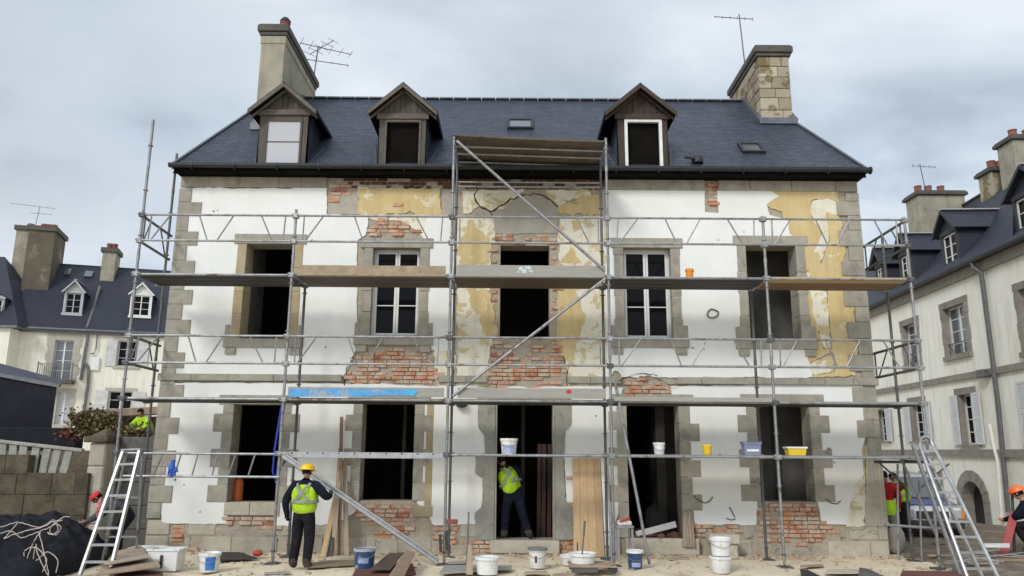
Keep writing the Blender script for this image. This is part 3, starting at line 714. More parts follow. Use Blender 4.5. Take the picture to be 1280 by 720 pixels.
# --- dormers
def roofz(y): return zE+(y-Ye)*slope
def roofy(z): return Ye+(z-zE)/slope
def dormer(apex, el, er, op, fr, style):
    """apex, eave tips, opening and frame outline in photo pixels on the dormer's front plane"""
    yf = -.40; yo = -.70
    ap = P(*apex, yo); L = P(*el, yo); R_ = P(*er, yo); zl = (L.z+R_.z)/2; cx_ = ap.x
    hw = (R_.x-L.x)/2; xc = (L.x+R_.x)/2
    a = P(fr[0], (fr[2]+fr[3])/2, yf).x; b = P(fr[1], (fr[2]+fr[3])/2, yf).x; zt = P((fr[0]+fr[1])/2, fr[2], yf).z; zb = roofz(yf)-.06
    wv = oldD if style == 'white' else oldV; wh = oldD if style == 'white' else oldH
    dm = MB()  # front frame wall
    oa, ob = P(op[0], (op[2]+op[3])/2, yf).x, P(op[1], (op[2]+op[3])/2, yf).x; oz0, oz1 = P(op[0], op[3], yf).z, P(op[0], op[2], yf).z
    dm.box(a, oa, yf, yf+.12, zb, zt); dm.box(ob, b, yf, yf+.12, zb, zt); dm.box(oa, ob, yf, yf+.12, oz1, zt); dm.box(oa, ob, yf, yf+.12, zb, oz0)
    dmo = dm.build('dormer', wv, house, bevel=.008)
    t = MB()   # horizontal head beam and corner posts
    t.box(a-.06, b+.06, yf-.05, yf+.0, zt-.05, zt+.09); t.build('head_beam', wh, dmo, bevel=.006)
    # gable boarding
    g = MB(); nb = 9; sl = (ap.z-zl)/hw
    for k in range(nb):
        x0 = a-.04+(b-a+.08)*k/nb; x1 = a-.04+(b-a+.08)*(k+1)/nb-.008
        h0 = ap.z-abs(x0-xc)*sl-.05; h1 = ap.z-abs(x1-xc)*sl-.05
        if x0 < xc < x1: hm = ap.z-.05
        z_ = zt+.09; y = yf-.012+rnd.uniform(-.008, .008)
        pts = [V((x0, y, z_)), V((x1, y, z_)), V((x1, y, max(h1, z_+.01)))]+([V((xc, y, ap.z-.05))] if x0 < xc < x1 else [])+[V((x0, y, max(h0, z_+.01)))]
        g.slab(pts, .025, (0, -1, 0))
    g.build('gable_boards', wv, dmo)
    # cheeks clad in slate
    for x in (a, b):
        ch = MB(); y1 = roofy(zt+.05); s_ = .05 if x == a else -.05
        q = [V((x, yf+.02, zb)), V((x, yf+.02, zt+.06)), V((x, y1, zt+.06)), V((x, roofy(zb), zb))]
        uv_ = [(p.y, p.z) for p in q]; ch.slab(q, .05, (-1 if x == a else 1, 0, 0), uv_)
        ch.build('cheek', slate, dmo)
    # roof slopes, running back into the main roof
    rf = MB()
    for sgn in (-1, 1):
        p0 = V((xc, yo, ap.z)); p1 = V((xc+sgn*hw, yo, zl)); p2 = V((xc+sgn*hw, roofy(zl)+.05, zl)); p3 = V((xc, roofy(ap.z)+.05, ap.z))
        q = [p0, p1, p2, p3] if sgn < 0 else [p0, p3, p2, p1]
        u_ = V((0, 1, 0)); v_ = (p0-p1).normalized(); nn = V((sgn*(ap.z-zl), 0, hw)).normalized()
        rf.slab(q, .05, nn, [((p-p1).dot(u_), (p-p1).dot(v_)) for p in q])
    rf.build('dormer_roof', slate, dmo)
    bb_ = MB(); 
    for sgn in (-1, 1):
        p0 = V((xc, yo-.02, ap.z-.075)); p1 = V((xc+sgn*(hw-.01), yo-.02, zl-.07))
        dz = V((0, 0, .055)); y2 = V((0, .04, 0))
        bb_.hexa([p0-dz*1.15, p1-dz, p1-dz+y2, p0-dz*1.15+y2, p0+dz*.8, p1+dz*.8, p1+dz*.8+y2, p0+dz*.8+y2])
        p0 = p0+V((0, .2, -.02)); p1 = p1+V((-sgn*.03, .2, -.02))
        bb_.hexa([p0-dz*1.4, p1-dz, p1-dz+y2, p0-dz*1.4+y2, p0+dz*.3, p1+dz*.3, p1+dz*.3+y2, p0+dz*.3+y2])
    bb_.build('bargeboard', wh, dmo, bevel=.004)
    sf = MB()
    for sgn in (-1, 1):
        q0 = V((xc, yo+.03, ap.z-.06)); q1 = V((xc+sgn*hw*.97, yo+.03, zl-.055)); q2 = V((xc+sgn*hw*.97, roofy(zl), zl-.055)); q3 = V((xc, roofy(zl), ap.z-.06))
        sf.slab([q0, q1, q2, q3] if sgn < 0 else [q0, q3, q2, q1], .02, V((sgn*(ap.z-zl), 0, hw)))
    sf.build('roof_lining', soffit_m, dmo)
    # window
    wm = {'reflecting': oldV, 'open': oldV, 'white': whitepaint}[style]; f = MB(); t = .05 if style != 'white' else .07; y = yf-.02
    f.box(oa, oa+t, y, y+.08, oz0, oz1); f.box(ob-t, ob, y, y+.08, oz0, oz1); f.box(oa+t, ob-t, y, y+.08, oz1-t, oz1); f.box(oa+t, ob-t, y, y+.08, oz0, oz0+t*.6)
    wn = f.build('dormer_window', wm if style != 'open' else oldH, dmo)
    if style == 'reflecting':
        g = MB(); g.box(oa+t, ob-t, y+.03, y+.04, oz0+t*.6, oz1-t); g.build('pane', glass_pale, dmo)
        g = MB(); g.box(oa+t, ob-t, y+.012, y+.03, (oz0+oz1)/2-.01, (oz0+oz1)/2+.006); g.build('glazing_bar', oldH, dmo)
    bk = MB(); bk.box(a+.02, b-.02, yf+.125, yf+.15, zb-.1, zt); bk.box(a+.06, b-.06, yf+.13, yf+.9, zt-.03, zt); bk.build('dormer_dark_panel', soffit_m, dmo)  # black panel added close behind the opening to stand for the dark interior
    fl = MB(); fl.box(a-.05, b+.05, yf-.08, yf+.04, zb-.0, zb+.05)
    for (x, s_) in ((b, 1), (a, -1)): fl.beam((x+s_*.05, yf+.05, zb+.1), (x+s_*.22, yf+.75, roofz(yf+.75)+.02), .05, .02)
    fl.build('flashing', leadm, dmo)
    return dmo
dormer((350, 101.5), (309, 136), (396, 137), (331, 377, 149, 205), (323, 384, 142, 207), 'reflecting')
dormer((503, 102), (458.5, 137), (547, 139), (480, 526, 150, 213), (473, 532, 147, 214), 'open')
dormer((803, 103), (756, 140), (847, 138), (781, 828, 149, 210), (772, 835, 147, 212), 'white')

# --- skylights, vent
def on_roof(px, py):
    d = D(px, py); n = V((0, -slope, 1)).normalized(); p0 = V((0, Ye, zE)); return CAM+d*((p0-CAM).dot(n)/d.dot(n)), n
def skylight(x0, y0, x1, y1):
    a, n = on_roof(x0, y1); b, _ = on_roof(x1, y1); c, _ = on_roof(x1, y0); d, _ = on_roof(x0, y0)
    u_ = V((1, 0, 0)); v_ = V((0, 1, slope)).normalized(); w_ = (b-a).x; h_ = (d-a).dot(v_); o = V((a.x, a.y, a.z))
    f = MB(); t = .07
    def bar(s0, s1, t0, t1, hgt):
        q = [o+u_*s+v_*tt for s, tt in ((s0, t0), (s1, t0), (s1, t1), (s0, t1))]; f.slab([p+n*hgt for p in q], hgt, n)
    bar(0, w_, 0, t, .07); bar(0, w_, h_-t, h_, .07); bar(0, t, t, h_-t, .07); bar(w_-t, w_, t, h_-t, .07)
    s = f.build('skylight', zinc_dark, house)
    g = MB(); q = [o+u_*aa+v_*bb2+n*.04 for aa, bb2 in ((t, t), (w_-t, t), (w_-t, h_-t), (t, h_-t))]; g.slab(q, .02, n); g.build('pane', glass_blue, s)
skylight(634, 150.5, 667, 162); skylight(928, 181, 957, 192)
p, n = on_roof(872, 204); mb = MB(); mb.lathe([(.13, 0), (.14, .1), (.10, .17), (.0, .19)], p, 14); mb.tube(p+V((-.1, -.1, .08)), p+V((-.32, -.12, .1)), .04); mb.build('roof_vent', zinc_dark, house, smooth=True)

# --- chimneys
def chimney_stack(x0, x1, y0, y1, zt, zb, m, blocks, pots):
    mb = MB()
    if not blocks: mb.box(x0, x1, y0, y1, zb, zt-.32); mb.box(x0-.02, x1+.02, y0-.02, y1+.02, zt-.55, zt-.33)
    else:
        z = zb
        mb.box(x0+.03, x1-.03, y0+.03, y1-.03, zb, zt-.33)
        while z < zt-.4:
            z2 = min(z+rnd.uniform(.27, .36), zt-.33)
            if zt-.33-z2 < .15: z2 = zt-.33
            x = x0
            while x < x1-.01:
                x2 = x+rnd.uniform(.3, .6); x2 = x1 if x1-x2 < .2 else x2
                mb.box(x+.006, x2-.006, y0-rnd.uniform(0, .015), y0+.25, z+.006, z2-.006); x = x2
            y = y0+.26
            while y < y1-.01:
                y2 = y+rnd.uniform(.3, .7); y2 = y1 if y1-y2 < .25 else y2
                mb.box(x0-rnd.uniform(0, .015), x0+.2, y+.006, y2-.006, z+.006, z2-.006); mb.box(x1-.2, x1, y+.006, y2-.006, z+.006, z2-.006); y = y2
            z = z2
    ch = mb.build('chimney', m, house, bevel=.012)
    c = MB(); e = .10; c.box(x0-e*.5, x1+e*.5, y0-e*.5, y1+e*.5, zt-.32, zt-.22); c.box(x0-e, x1+e, y0-e, y1+e, zt-.22, zt-.04); c.box(x0-e*.7, x1+e*.7, y0-e*.7, y1+e*.7, zt-.04, zt)
    c.build('chimney_cap', mat('sooty coping', (.10, .09, .075), (.06, .055, .05), sc=4, bump=.6, bsc=25), ch, bevel=.015)
    for (px_, py_, r, h) in pots:
        q = MB(); q.lathe([(r*1.1, 0), (r, .05), (r*.95, h), (r*1.1, h+.02), (r*1.1, h+.05), (r*.8, h+.05), (r*.8, h-.1)], (px_, py_, zt), 16)
        q.build('chimney_pot', terracotta if not blocks else leadm, ch, smooth=True)
        q = MB(); q.lathe([(r*1.05, h+.06), (r*1.15, h+.10), (r*.6, h+.2), (0, h+.22)], (px_, py_, zt), 16); q.build('cowl', zinc_dark, ch, smooth=True)
    f = MB(); zf = roofz(y0)
    f.box(x0-.08, x1+.08, y0-.10, y0-.005, zf-.05, zf+.12)
    for (x, s_) in ((x0, -1), (x1, 1)):
        if y0 < RY: f.beam((x+s_*.05, y0-.05, roofz(y0)+.04), (x+s_*.05, min(RY, y1), roofz(min(RY, y1))+.04), .11, .14)
    f.build('flashing', leadm, ch)
    return ch
cl_m = mat('lichened cement chimney', (.36, .33, .25), (.26, .24, .185), sc=2.2, rough=.95, bump=.4, bsc=20, c3=(.19, .18, .14), s3=1.8, t3=(.55, .7), streak=(.13, .12, .09), streak_amt=.5)
cr_m = mat('mottled chimney stone', (.42, .38, .30), (.33, .29, .22), sc=4, rough=.92, bump=.6, bsc=30, bd=.02, island=.35, island_cols=[(.42, .37, .28), (.30, .26, .19), (.19, .14, .07), (.38, .33, .25), (.22, .18, .11), (.40, .36, .29)], c3=(.17, .13, .065), s3=1.5, t3=(.50, .55))
yF = 1.25; a = P(326, 60, yF).x; b = P(356, 60, yF).x; zt1 = P(340, 28.5, yF-.1).z
chimney_stack(a, b, yF, 4.35, zt1, roofz(yF)-.3, cl_m, False, [((a+b)/2+.12, yF+.5, .13, .30)])
yF = 1.75; a = P(948, 90, yF).x; b = P(987, 90, yF).x; zt2 = P(960, 55, yF-.1).z
ch2 = chimney_stack(a, b, yF, 4.25, zt2, roofz(yF)-.3, cr_m, True, [])
C2 = (a, b, zt2)
# --- TV aerials on the chimneys
def aerial(label, base, h, tilt, booms, name='tv_aerial'):
    t = thing(name, label, 'aerial', base); b = V(base); top = b+V((tilt, 0, h))
    m = MB(); m.tube(b, top, .018, 6); m.build('mast', steel_dark, t)
    for (z, ang, ln, n_el, el, vert) in booms:
        c = b+(top-b)*z; d = V((math.cos(ang), math.sin(ang), .03)); m = MB(); m.tube(c-d*ln*.35, c+d*ln*.65, .012, 6)
        e = V((-math.sin(ang), math.cos(ang), 0)) if not vert else V((0, 0, 1))
        for k in range(n_el):
            q = c-d*ln*.33+d*ln*(k/(n_el-1))*.96; m.tube(q-e*el*(1-.4*k/n_el), q+e*el*(1-.4*k/n_el), .007, 5)
        m.build('boom', steel_dark, t)
    return t
bp_ = P(392, 98, 4.2)
aerial('tangled rake-like TV aerial behind the tall cement chimney', (bp_.x, bp_.y, bp_.z), P(397, 58, 4.2).z-bp_.z, .08, [(.98, .5, 1.6, 6, .35, False), (.9, -.7, 1.2, 5, .3, False), (.55, .35, 1.5, 4, .12, False)])
bp_ = P(931, 80, 3.0)
aerial('thin TV aerial with one horizontal boom on the blocky stone chimney', (bp_.x, bp_.y, bp_.z), P(927, 18, 3.0).z-bp_.z, -.08, [(.92, math.pi+.05, 1.15, 6, .07, True)])
# hoop of cable and stubs of wire on the plaster
c = P(891, 392, -.06); mb = MB(); mb.path([c+V((.125*math.cos(t)*(1+.12*math.sin(2*t)), 0, .1*math.sin(t)*(1+.1*math.cos(3*t)))) for t in [k*math.pi/10 for k in range(21)]], .014, 6)
tag(mb.build('cable_hoop', cable_m, loc=(c.x, c.y, c.z)), 'small black ring of cable fixed to the white plaster between the two right upper windows', 'cable')
def wire(pts, label, y=-.06, r=.010):
    q = [P(a, b, y) for a, b in pts]; m = MB(); m.path(q, r, 5); tag(m.build('wire_stub', cable_m, loc=tuple(q[0])), label, 'wire')
wire([(867, 620), (874, 626), (882, 629), (888, 626), (891, 621)], 'bent black wire poking from the plaster right of the open doorway')
wire([(912, 634), (918, 645), (919, 649), (914, 650), (908, 648)], 'hooked black wire low on the plaster left of the far right ground window')
wire([(1033, 624), (1039, 629), (1046, 630), (1051, 626)], 'curved black wire on the narrow plaster strip beside the right corner')
mb = MB(); q = P(928, 500, -.12)
# small wall lamp by the door
q = P(577, 507, -.12); mb = MB(); mb.lathe([(.03, -.05), (.12, -.02), (.13, .05), (.03, .10)], q, 12); mb.box(q.x-.03, q.x+.03, q.y, .02, q.z, q.z+.05)
tag(mb.build('wall_lamp', cable_m, loc=(q.x, 0, q.z)), 'dark round lamp on the plaster left of the central doorway, just under the deck', 'lamp')
# ================================================================== SCAFFOLD
YO, YI = -1.75, -.70
SX = [-7.80, -4.57, -1.27, 2.00, 5.28, 8.27]
scaf = thing('scaffold', 'galvanised tube scaffold with railings and decks along the whole front of the old house', 'scaffold', (0, YO, 0))
def zat(py, Y=YO, px=640): return P(px, py, Y).z
Z2t, Z1t, Z0t = zat(344), zat(499), zat(567)
R2a, R2b, R1a, R1b = zat(272), zat(304), zat(422.5), zat(456.5)
tops_o = [P(193, 150, YO).z, zat(264), zat(168), zat(172), zat(268), zat(268)]
tops_i = [P(230, 180, YI).z, R2a*.0+Z2t-.02, zat(172)-.2, zat(172)-.2, Z2t, R2a]
def standard(x, y, zt, dark=False, z0=0.0):
    m = MB(); m.tube((x, y, z0+.04), (x, y, zt), .029, 10)
    z = z0+.5
    while z < zt-.1:
        m.tube((x, y, z), (x, y, z+.016), .055, 10); z += 1.0
    z = z0+2.0
    while z < zt-.3:
        m.tube((x, y, z), (x, y, z+.12), .034, 10); z += 2.0
    o = m.build('standard', steel_dark if dark else steel, scaf, smooth=True)
    b = MB(); b.box(x-.09, x+.09, y-.09, y+.09, .0, .012); b.tube((x, y, .01), (x, y, .28), .019, 8); b.tube((x, y, .2), (x, y, .235), .045, 6)
    b.box(x-.14, x+.14, y-.13, y+.13, -.03, -.0)
    b.build('base_plate', steel_dark, o)
XIL, YIL, YIR = -7.98, -.10, .55
standard(SX[5]+.10, YIR, R2a+.15, dark=True)
for i, x in enumerate(SX):
    standard(x, YO, tops_o[i]); standard({0: XIL, 5: SX[5]+.02}.get(i, x), YIL if i == 0 else YI, tops_i[i], dark=True)
# couplers at the nodes
for x in SX:
    for z in (R2a, R2b, R1a, R1b, Z2t-.03, Z1t-.03, Z0t-.03):
        for y in (YO, YI):
            if y == YI and z in (R2a, R2b, R1a, R1b): continue
            mb = MB(); mb.box(x-.065, x+.065, y-.06, y+.05, z-.05, z+.045); mb.tube((x-.05, y-.06, z), (x-.05, y-.11, z), .013, 6); mb.tube((x+.05, y-.06, z-.01), (x+.05, y-.10, z-.01), .013, 6)
            mb.tube((x-.09, y-.03, z+.01), (x-.05, y-.03, z+.05), .014, 6); mb.tube((x+.05, y-.03, z-.02), (x+.10, y-.03, z+.02), .016, 6)
            mb.build('coupler', steel if rnd.random() < .6 else steel_dark, scaf, bevel=.006)
# ledgers and transoms
for i in range(5):
    for z in (Z2t-.035, Z1t-.035, Z0t-.035):
        if i == 0 and z == Z0t-.035: continue
        m = MB(); m.tube((SX[i]+.03, YO, z), (SX[i+1]-.03, YO, z), .026, 8); m.build('ledger', steel, scaf, smooth=True)
        m = MB(); m.tube((SX[i]+.03, YI, z), (SX[i+1]-.03, YI, z), .024, 8); m.build('ledger', steel_dark, scaf, smooth=True)
for x in SX:
    for z in (Z2t-.035, Z1t-.035, Z0t-.035):
        m = MB(); m.tube((x, YO, z), (x, YI, z), .024, 8); m.build('transom', steel_dark, scaf, smooth=True)
# guard frames: two chords with zigzag lacing
def guard(x0, x1, za, zb, lace=True, y=YO, tilt=0):
    m = MB(); r = .0245
    m.tube((x0, y-.03, za), (x1, y-.03, za), r, 8); m.tube((x0, y-.03, zb), (x1, y-.03, zb), r, 8)
    L = x1-x0; sg = lambda u, v: (m.tube((x0+L*u, y-.03, za), (x0+L*v, y-.03, zb), .0155, 6))
    if lace:
        for u, v in ((.06, .055), (.19, .07), (.37, .44), (.60, .50), (.77, .86), (.935, .93)): sg(u+rnd.uniform(-.01, .01), v)
    else:
        for u, v in ((.05, .05), (.94, .94)): sg(u, v)
        if za > 6: sg(.80, .88)
    m.build('guard_frame', steel, scaf, smooth=True)
for i in range(5):
    guard(SX[i], SX[i+1], R2a, R2b, i != 2); guard(SX[i], SX[i+1], R1a, R1b, i != 2)
for x, sg_ in ((SX[0], -1), (SX[-1], 1)):
    for (za, zb) in ((R2a, R2b), (R1a, R1b)):
        m = MB(); xx = x+sg_*.03; Ye2 = YIL if sg_ < 0 else YIR
        m.tube((xx, YO, za), (xx+sg_*.08, Ye2, za), .030, 8); m.tube((xx, YO, zb), (xx+sg_*.08, Ye2, zb), .030, 8)
        for u, v in ((.12, .12), (.3, .12), (.62, .85), (.9, .9)): m.tube((xx+sg_*.08*u, YO+(Ye2-YO)*u, za), (xx+sg_*.08*v, YO+(Ye2-YO)*v, zb), .018, 6)
        m.build('end_guard', steel_dark, scaf, smooth=True)
# lowest ladder beam on the left bay
m = MB(); za, zb = zat(567, YO, 250), zat(595.5, YO, 250); xa_, xb_ = P(176, 567, YO).x-.3, P(352, 567, YO).x
for z in (za, zb): m.tube((xa_, YO-.05, z), (xb_, YO-.05, z), .024, 8)
for px0, px1 in ((205, 193), (228, 219), (249, 241), (273, 266), (296, 286), (320, 311)):
    m.tube((P(px0, 567, YO).x, YO-.05, za), (P(px1, 595, YO).x, YO-.05, zb), .016, 6)
m.build('lattice_beam', steel, scaf, smooth=True)
# decks: hooked steel planks
def deck(x0, x1, zt, y0=YO+.03, y1=YI+.02, n=3, m_=None, t=.055):
    m = MB(); m.cm = 0; wd = (y1-y0)/n
    for k in range(n):
        a = y0+wd*k+.006; b = y0+wd*(k+1)-.006; m.cm = 0
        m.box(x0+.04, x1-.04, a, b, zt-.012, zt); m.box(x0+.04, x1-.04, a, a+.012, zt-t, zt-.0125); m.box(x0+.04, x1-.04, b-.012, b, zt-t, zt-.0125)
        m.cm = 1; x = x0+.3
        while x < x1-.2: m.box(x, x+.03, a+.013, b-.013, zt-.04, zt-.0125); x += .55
        m.box(x0+.05, x1-.05, a+.0125, b-.0125, zt-t-.004, zt-t+.0)  # dark sheet added below the plank as its underside shade
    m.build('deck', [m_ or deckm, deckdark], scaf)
deck(SX[0], SX[1], Z2t, n=3); deck(SX[3], SX[4], Z2t, n=3)
for i in range(5): deck(SX[i], SX[i+1], Z1t, n=3)
deck(SX[1], SX[2], Z0t, y0=YO+.03, y1=YO+.35, n=1, t=.05); deck(SX[2], SX[3], Z0t-.02, y0=YO+.03, y1=YO+.25, n=1, t=.03)
deck(SX[3], SX[4], Z0t, n=2); deck(SX[4], SX[5], Z0t, n=2)
# perforated edge beam of the low left-centre bay
m = MB(); z = Z0t; m.box(SX[1]+.06, SX[2]-.06, YO-.06, YO-.03, z-.11, z+.005); m.build('edge_beam', alu, scaf, bevel=.004)
m = MB(); x = SX[1]+.25
while x < SX[2]-.1: m.tube((x, YO-.0625, z-.02), (x, YO-.0595, z-.02), .018, 8); x += .31
m.build('bolt_holes', cable_m, scaf)
# timber decks carried by the scaffold: loose boards, each a thing
def board(x0, x1, y0, y1, z0, z1, m_, label, name='scaffold_board', tilt=0, group=None, sag=0):
    m = MB(); n = 6
    vs = []
    for k in range(n+1):
        u = k/n; x = x0+(x1-x0)*u; dz = tilt*u-sag*math.sin(math.pi*u)+rnd.uniform(-.002, .002); dy = rnd.uniform(-.003, .003)
        vs += [(x, y0+dy, z0+dz), (x, y1+dy, z0+dz), (x, y1+dy, z1+dz), (x, y0+dy, z1+dz)]
    fs = []
    for k in range(n):
        a = k*4
        for q in range(4): fs.append((a+q, a+(q+1) % 4, a+4+(q+1) % 4, a+4+q))
    fs += [(3, 2, 1, 0), (n*4, n*4+1, n*4+2, n*4+3)]
    m.add(vs, fs); o = m.build(name, m_, loc=((x0+x1)/2, y0, z0), bevel=.005)
    return tag(o, label, 'board', group)
xt = lambda px, py: P(px, py, YO-.05).x
pos3 = ['front', 'middle', 'rear']
for k in range(3):
    a = YO+.0+k*.36
    board(SX[1]+.08+rnd.uniform(-.05, .05), SX[2]-.06, a, a+.33, Z2t-.05, Z2t-.0, darkH, '%s brown board of the upper walkway in front of the left casement window' % pos3[k], group='brown upper walkway boards of the second bay')
    board(SX[2]+.06, SX[3]-.08+rnd.uniform(-.05, .05), a, a+.33, Z2t-.05, Z2t-.0, darkH, '%s brown board of the upper walkway in front of the brick-edged opening' % pos3[k], group='brown upper walkway boards of the middle bay')
    board(SX[4]+.05+k*.03, SX[5]+.02+rnd.uniform(-.05, .03), a-.02, a+.33, Z2t-.05, Z2t+.0, pineH if k == 0 else pineD, '%s yellowish board of the upper walkway in the last bay before the white street houses' % pos3[k], group='pine upper walkway boards of the end bay')
tb = YO-.055
board(xt(373, 340), xt(557, 340), tb, tb+.03, zat(346, tb), zat(333, tb), wood_grey, 'weathered brown toe board on the upper walkway, in front of the left casement window', 'toe_board')
board(xt(571, 340), xt(756, 340), tb, tb+.03, zat(346, tb), zat(331.5, tb), greyH, 'long grey toe board with a pale paint smudge on the upper walkway', 'toe_board')
board(xt(360, 490), xt(555, 490), tb-.01, tb+.02, zat(497, tb), zat(485.5, tb), greyH, 'toe board painted bright blue over most of its length, lower walkway', 'toe_board')
tbx = MB()
def flatpatch(poly, y, m_, name, parent):
    q = MB(); q.slab([P(a, b, y) for a, b in poly], .003, (0, -1, 0)); return q.build(name, m_, parent)
bb1 = [o for o in COL.objects if o.name.startswith('toe_board')][-1]
flatpatch([(361, 486), (470, 486), (505, 487), (523, 489), (518, 495), (480, 494), (450, 496), (361, 496)], tb-.018, blueboard, 'blue_paint', bb1)
flatpatch([(507, 486.5), (519, 487), (520, 493), (508, 492)], tb-.0195, mat('sky blue paint', (.05, .42, .72), rough=.6, bump=.1), 'blue_paint', bb1)
board(xt(572, 490), xt(757, 490), tb, tb+.03, zat(497.5, tb), zat(485, tb), greyH, 'grey toe board on edge with a red dot, lower walkway above the central doorway', 'toe_board')
bb2 = [o for o in COL.objects if o.name.startswith('toe_board')][-1]
q = MB(); c = P(711, 489.5, tb-.002); q.lathe([(.055, 0), (.0, .004)], (0, 0, 0), 12); q.v = [(c.x+v[0], c.y-v[2]*.6, c.z+v[1]*.8) for v in q.v]; q.build('red_dot', red, bb2)
bbg = [o for o in COL.objects if o.name.startswith('toe_board')][1]
pl = mat('pale teal paint', (.42, .52, .53), (.55, .6, .6), sc=30, rough=.7, bump=.2)
for k, (a, b, r) in enumerate(((651, 335.5, 3.2), (655, 339, 4), (661, 335, 3), (664, 339, 2.5), (648, 340, 1.8), (657, 334, 2))):
    t = [i*math.pi/5 for i in range(10)]; flatpatch([(a+r*math.cos(s)*rnd.uniform(.7, 1.2), b-r*math.sin(s)*rnd.uniform(.5, 1)) for s in t], tb-.002-.0006*k, pl, 'paint_smudge', bbg)
board(SX[3]+.05, SX[4]-.05, tb, tb+.03, Z1t-.03, Z1t+.06, greyH, 'low grey toe board on the lower walkway above the open room with rubble', 'toe_board')
# top platform above the gutter
zt0 = P(568, 168, YO-.05).z
for k in range(6):
    a = YO-.06+k*.262
    board(SX[2]-.02+rnd.uniform(-.03, .03), SX[3]+rnd.uniform(-.05, .05), a, a+.245, zt0-.03, zt0+.015, mat('plywood worn', (.11, .085, .06), (.07, .055, .04), sc=4, rough=.85, bump=.3, island=.3, c3=(.05, .04, .03), s3=3), '%s brown board of the topmost platform, counted from its open front edge' % ['front', 'second', 'third', 'fourth', 'fifth', 'rear'][k], tilt=-.13, group='boards of the topmost platform', sag=.02)
m = MB(); xo = .07
for (y, z) in ((YO+.30, zt0-.13), (YO+.72, zt0-.13), (YI+.15, zt0-.14)):
    m.tube((SX[2]+.02, y, z), (SX[3]-.02, y, z-.09), .024, 8)
m.build('platform_bearer', steel, scaf, smooth=True)
m = MB(); m.tube((SX[2], YI-.0, zat(213)), (SX[3], YI, zat(213)), .026, 8); m.tube((SX[2], YI-.0, zat(207)), (SX[3], YI, zat(207)), .02, 8); m.build('ledger', steel, scaf, smooth=True)
for x in (SX[2], SX[3]):
    m = MB(); m.tube((x, YO-.05, zt0-.07-(0 if x < 0 else .12)), (x, YI+.4, zt0-.07-(0 if x < 0 else .12)), .024, 8); m.build('transom', steel, scaf, smooth=True)
# diagonal braces
for (p, q) in (((571, 176), (756, 338)), ((757, 348), (566, 495))):
    a, b = P(*p, YO-.08), P(*q, YO-.08); m = MB(); m.tube(a, b, .031, 10); m.build('brace', steel, scaf, smooth=True)
# double-flange raker from low bay to ground
a, b = P(354, 569, YO-.10), P(548, 702, YO-.14); m = MB(); dz = (b-a).normalized().cross(V((0, 1, 0)))*.036
m.tube(a+dz, b+dz, .024, 8); m.tube(a-dz, b-dz, .024, 8); m.beam(a, b, .05, .012, (0, 1, 0)); m.build('raker', alu, scaf, smooth=True)
# leaning tube
a, b = P(769, 478, YO-.02), P(812, 699, YO-.02); b.z = .02; m = MB(); m.tube(a, b, .03, 10)
tag(m.build('leaning_tube', steel, loc=tuple(b), smooth=True), 'loose grey tube leaning against the scaffold in front of the open room with rubble', 'tube')
# end brackets on the right end, under the low deck
m = MB(); x = SX[-1]
m.beam((x-.02, YO, Z0t-.1), (x-.02, YO+.9, Z0t-.1), .05, .05); m.beam((x+.5, YO+.2, Z0t-.14), (x-.1, YO+.2, Z0t-.6), .03, .03); m.beam((x-.5, YI, Z0t-.14), (x, YI, Z0t-.6), .03, .03); m.beam((x-.6, YI, Z0t-.12), (x+.55, YI, Z0t-.12), .05, .06)
m.build('bracket', steel_dark, scaf)
a, b = P(1133, 578, -1.2), P(1176, 690, -1.2); m = MB(); m.tube(P(1127, 575, -1.0), P(1170, 668, -1.0), .03, 8); m.build('brace', steel, scaf, smooth=True)
m = MB(); m.tube(P(1106, 656, -.9), P(1177, 661, -.9), .028, 8); m.tube(P(1122, 580, -.6), V((P(1122, 690, -.6).x, -.6, 0)), .022, 8); m.tube(P(1149, 600, -.9), V((P(1151, 690, -.9).x, -.9, 0)), .022, 8); m.build('ledger', steel, scaf, smooth=True)
# red cap/clip and black clamp on base of third standard
m = MB(); q = P(566, 651, -1.2); m.box(q.x-.14, q.x+.1, q.y-.03, q.y+.03, q.z-.07, q.z+.03); m.build('red_clamp', mat('faded red', (.28, .09, .08), bump=.2), scaf, bevel=.01)
for (a_, b_) in (((550, 668), (551, 690)), ((558, 664), (559, 688))):
    m = MB(); m.beam(P(*a_, YO-.06), P(*b_, YO-.06), .05, .05); m.build('jack_sleeve', cable_m, scaf)
# long cables drooping from upper levels by the right end
# ================================================================== GROUND
def ground_z(x, y):
    z = .035*math.sin(x*.9+1)*math.sin(y*.8)+.02*math.sin(x*2.7+y*1.9)+.012*math.sin(x*6.1-y*4.7)
    k = min(1, max(0, (-y-.05)/.6)) if -8.2 < x < 8.4 else 1
    far = min(1, max(0, (abs(x-0)-60)/60))
    if x > 8.6 and y > -6: z -= .02
    return z*k*(.6)*(1-far)-.02
mb = MB()
xs = [-400, -120, -60, -30, -20]+[-14+.16*i for i in range(int(30/.16))]+[18, 24, 40, 80, 160, 400]
ys = [-120, -60, -30, -18, -10]+[-6+.16*i for i in range(int(12/.16))]+[8, 12, 20, 40, 80, 160, 500]
vs = []
rnn = np.random.RandomState(3)
for y in ys:
    for x in xs: vs.append((x, y, ground_z(x, y)+(rnn.rand()-.5)*(.022 if -14 < x < 16 and -6 < y < 6 else 0)))
nx = len(xs); fs = [(j*nx+i, j*nx+i+1, (j+1)*nx+i+1, (j+1)*nx+i) for j in range(len(ys)-1) for i in range(nx-1)]
mb.add(vs, fs)
gm_ = mat('sandy ground', (.74, .64, .475), (.62, .53, .385), sc=1.1, rough=.97, bump=.7, bsc=9, bd=.04, c3=(.42, .34, .23), s3=1.3, t3=(.56, .70), spec=.2)
g = mb.build('ground', gm_, smooth=True); struct(g, label='sandy building-site ground')
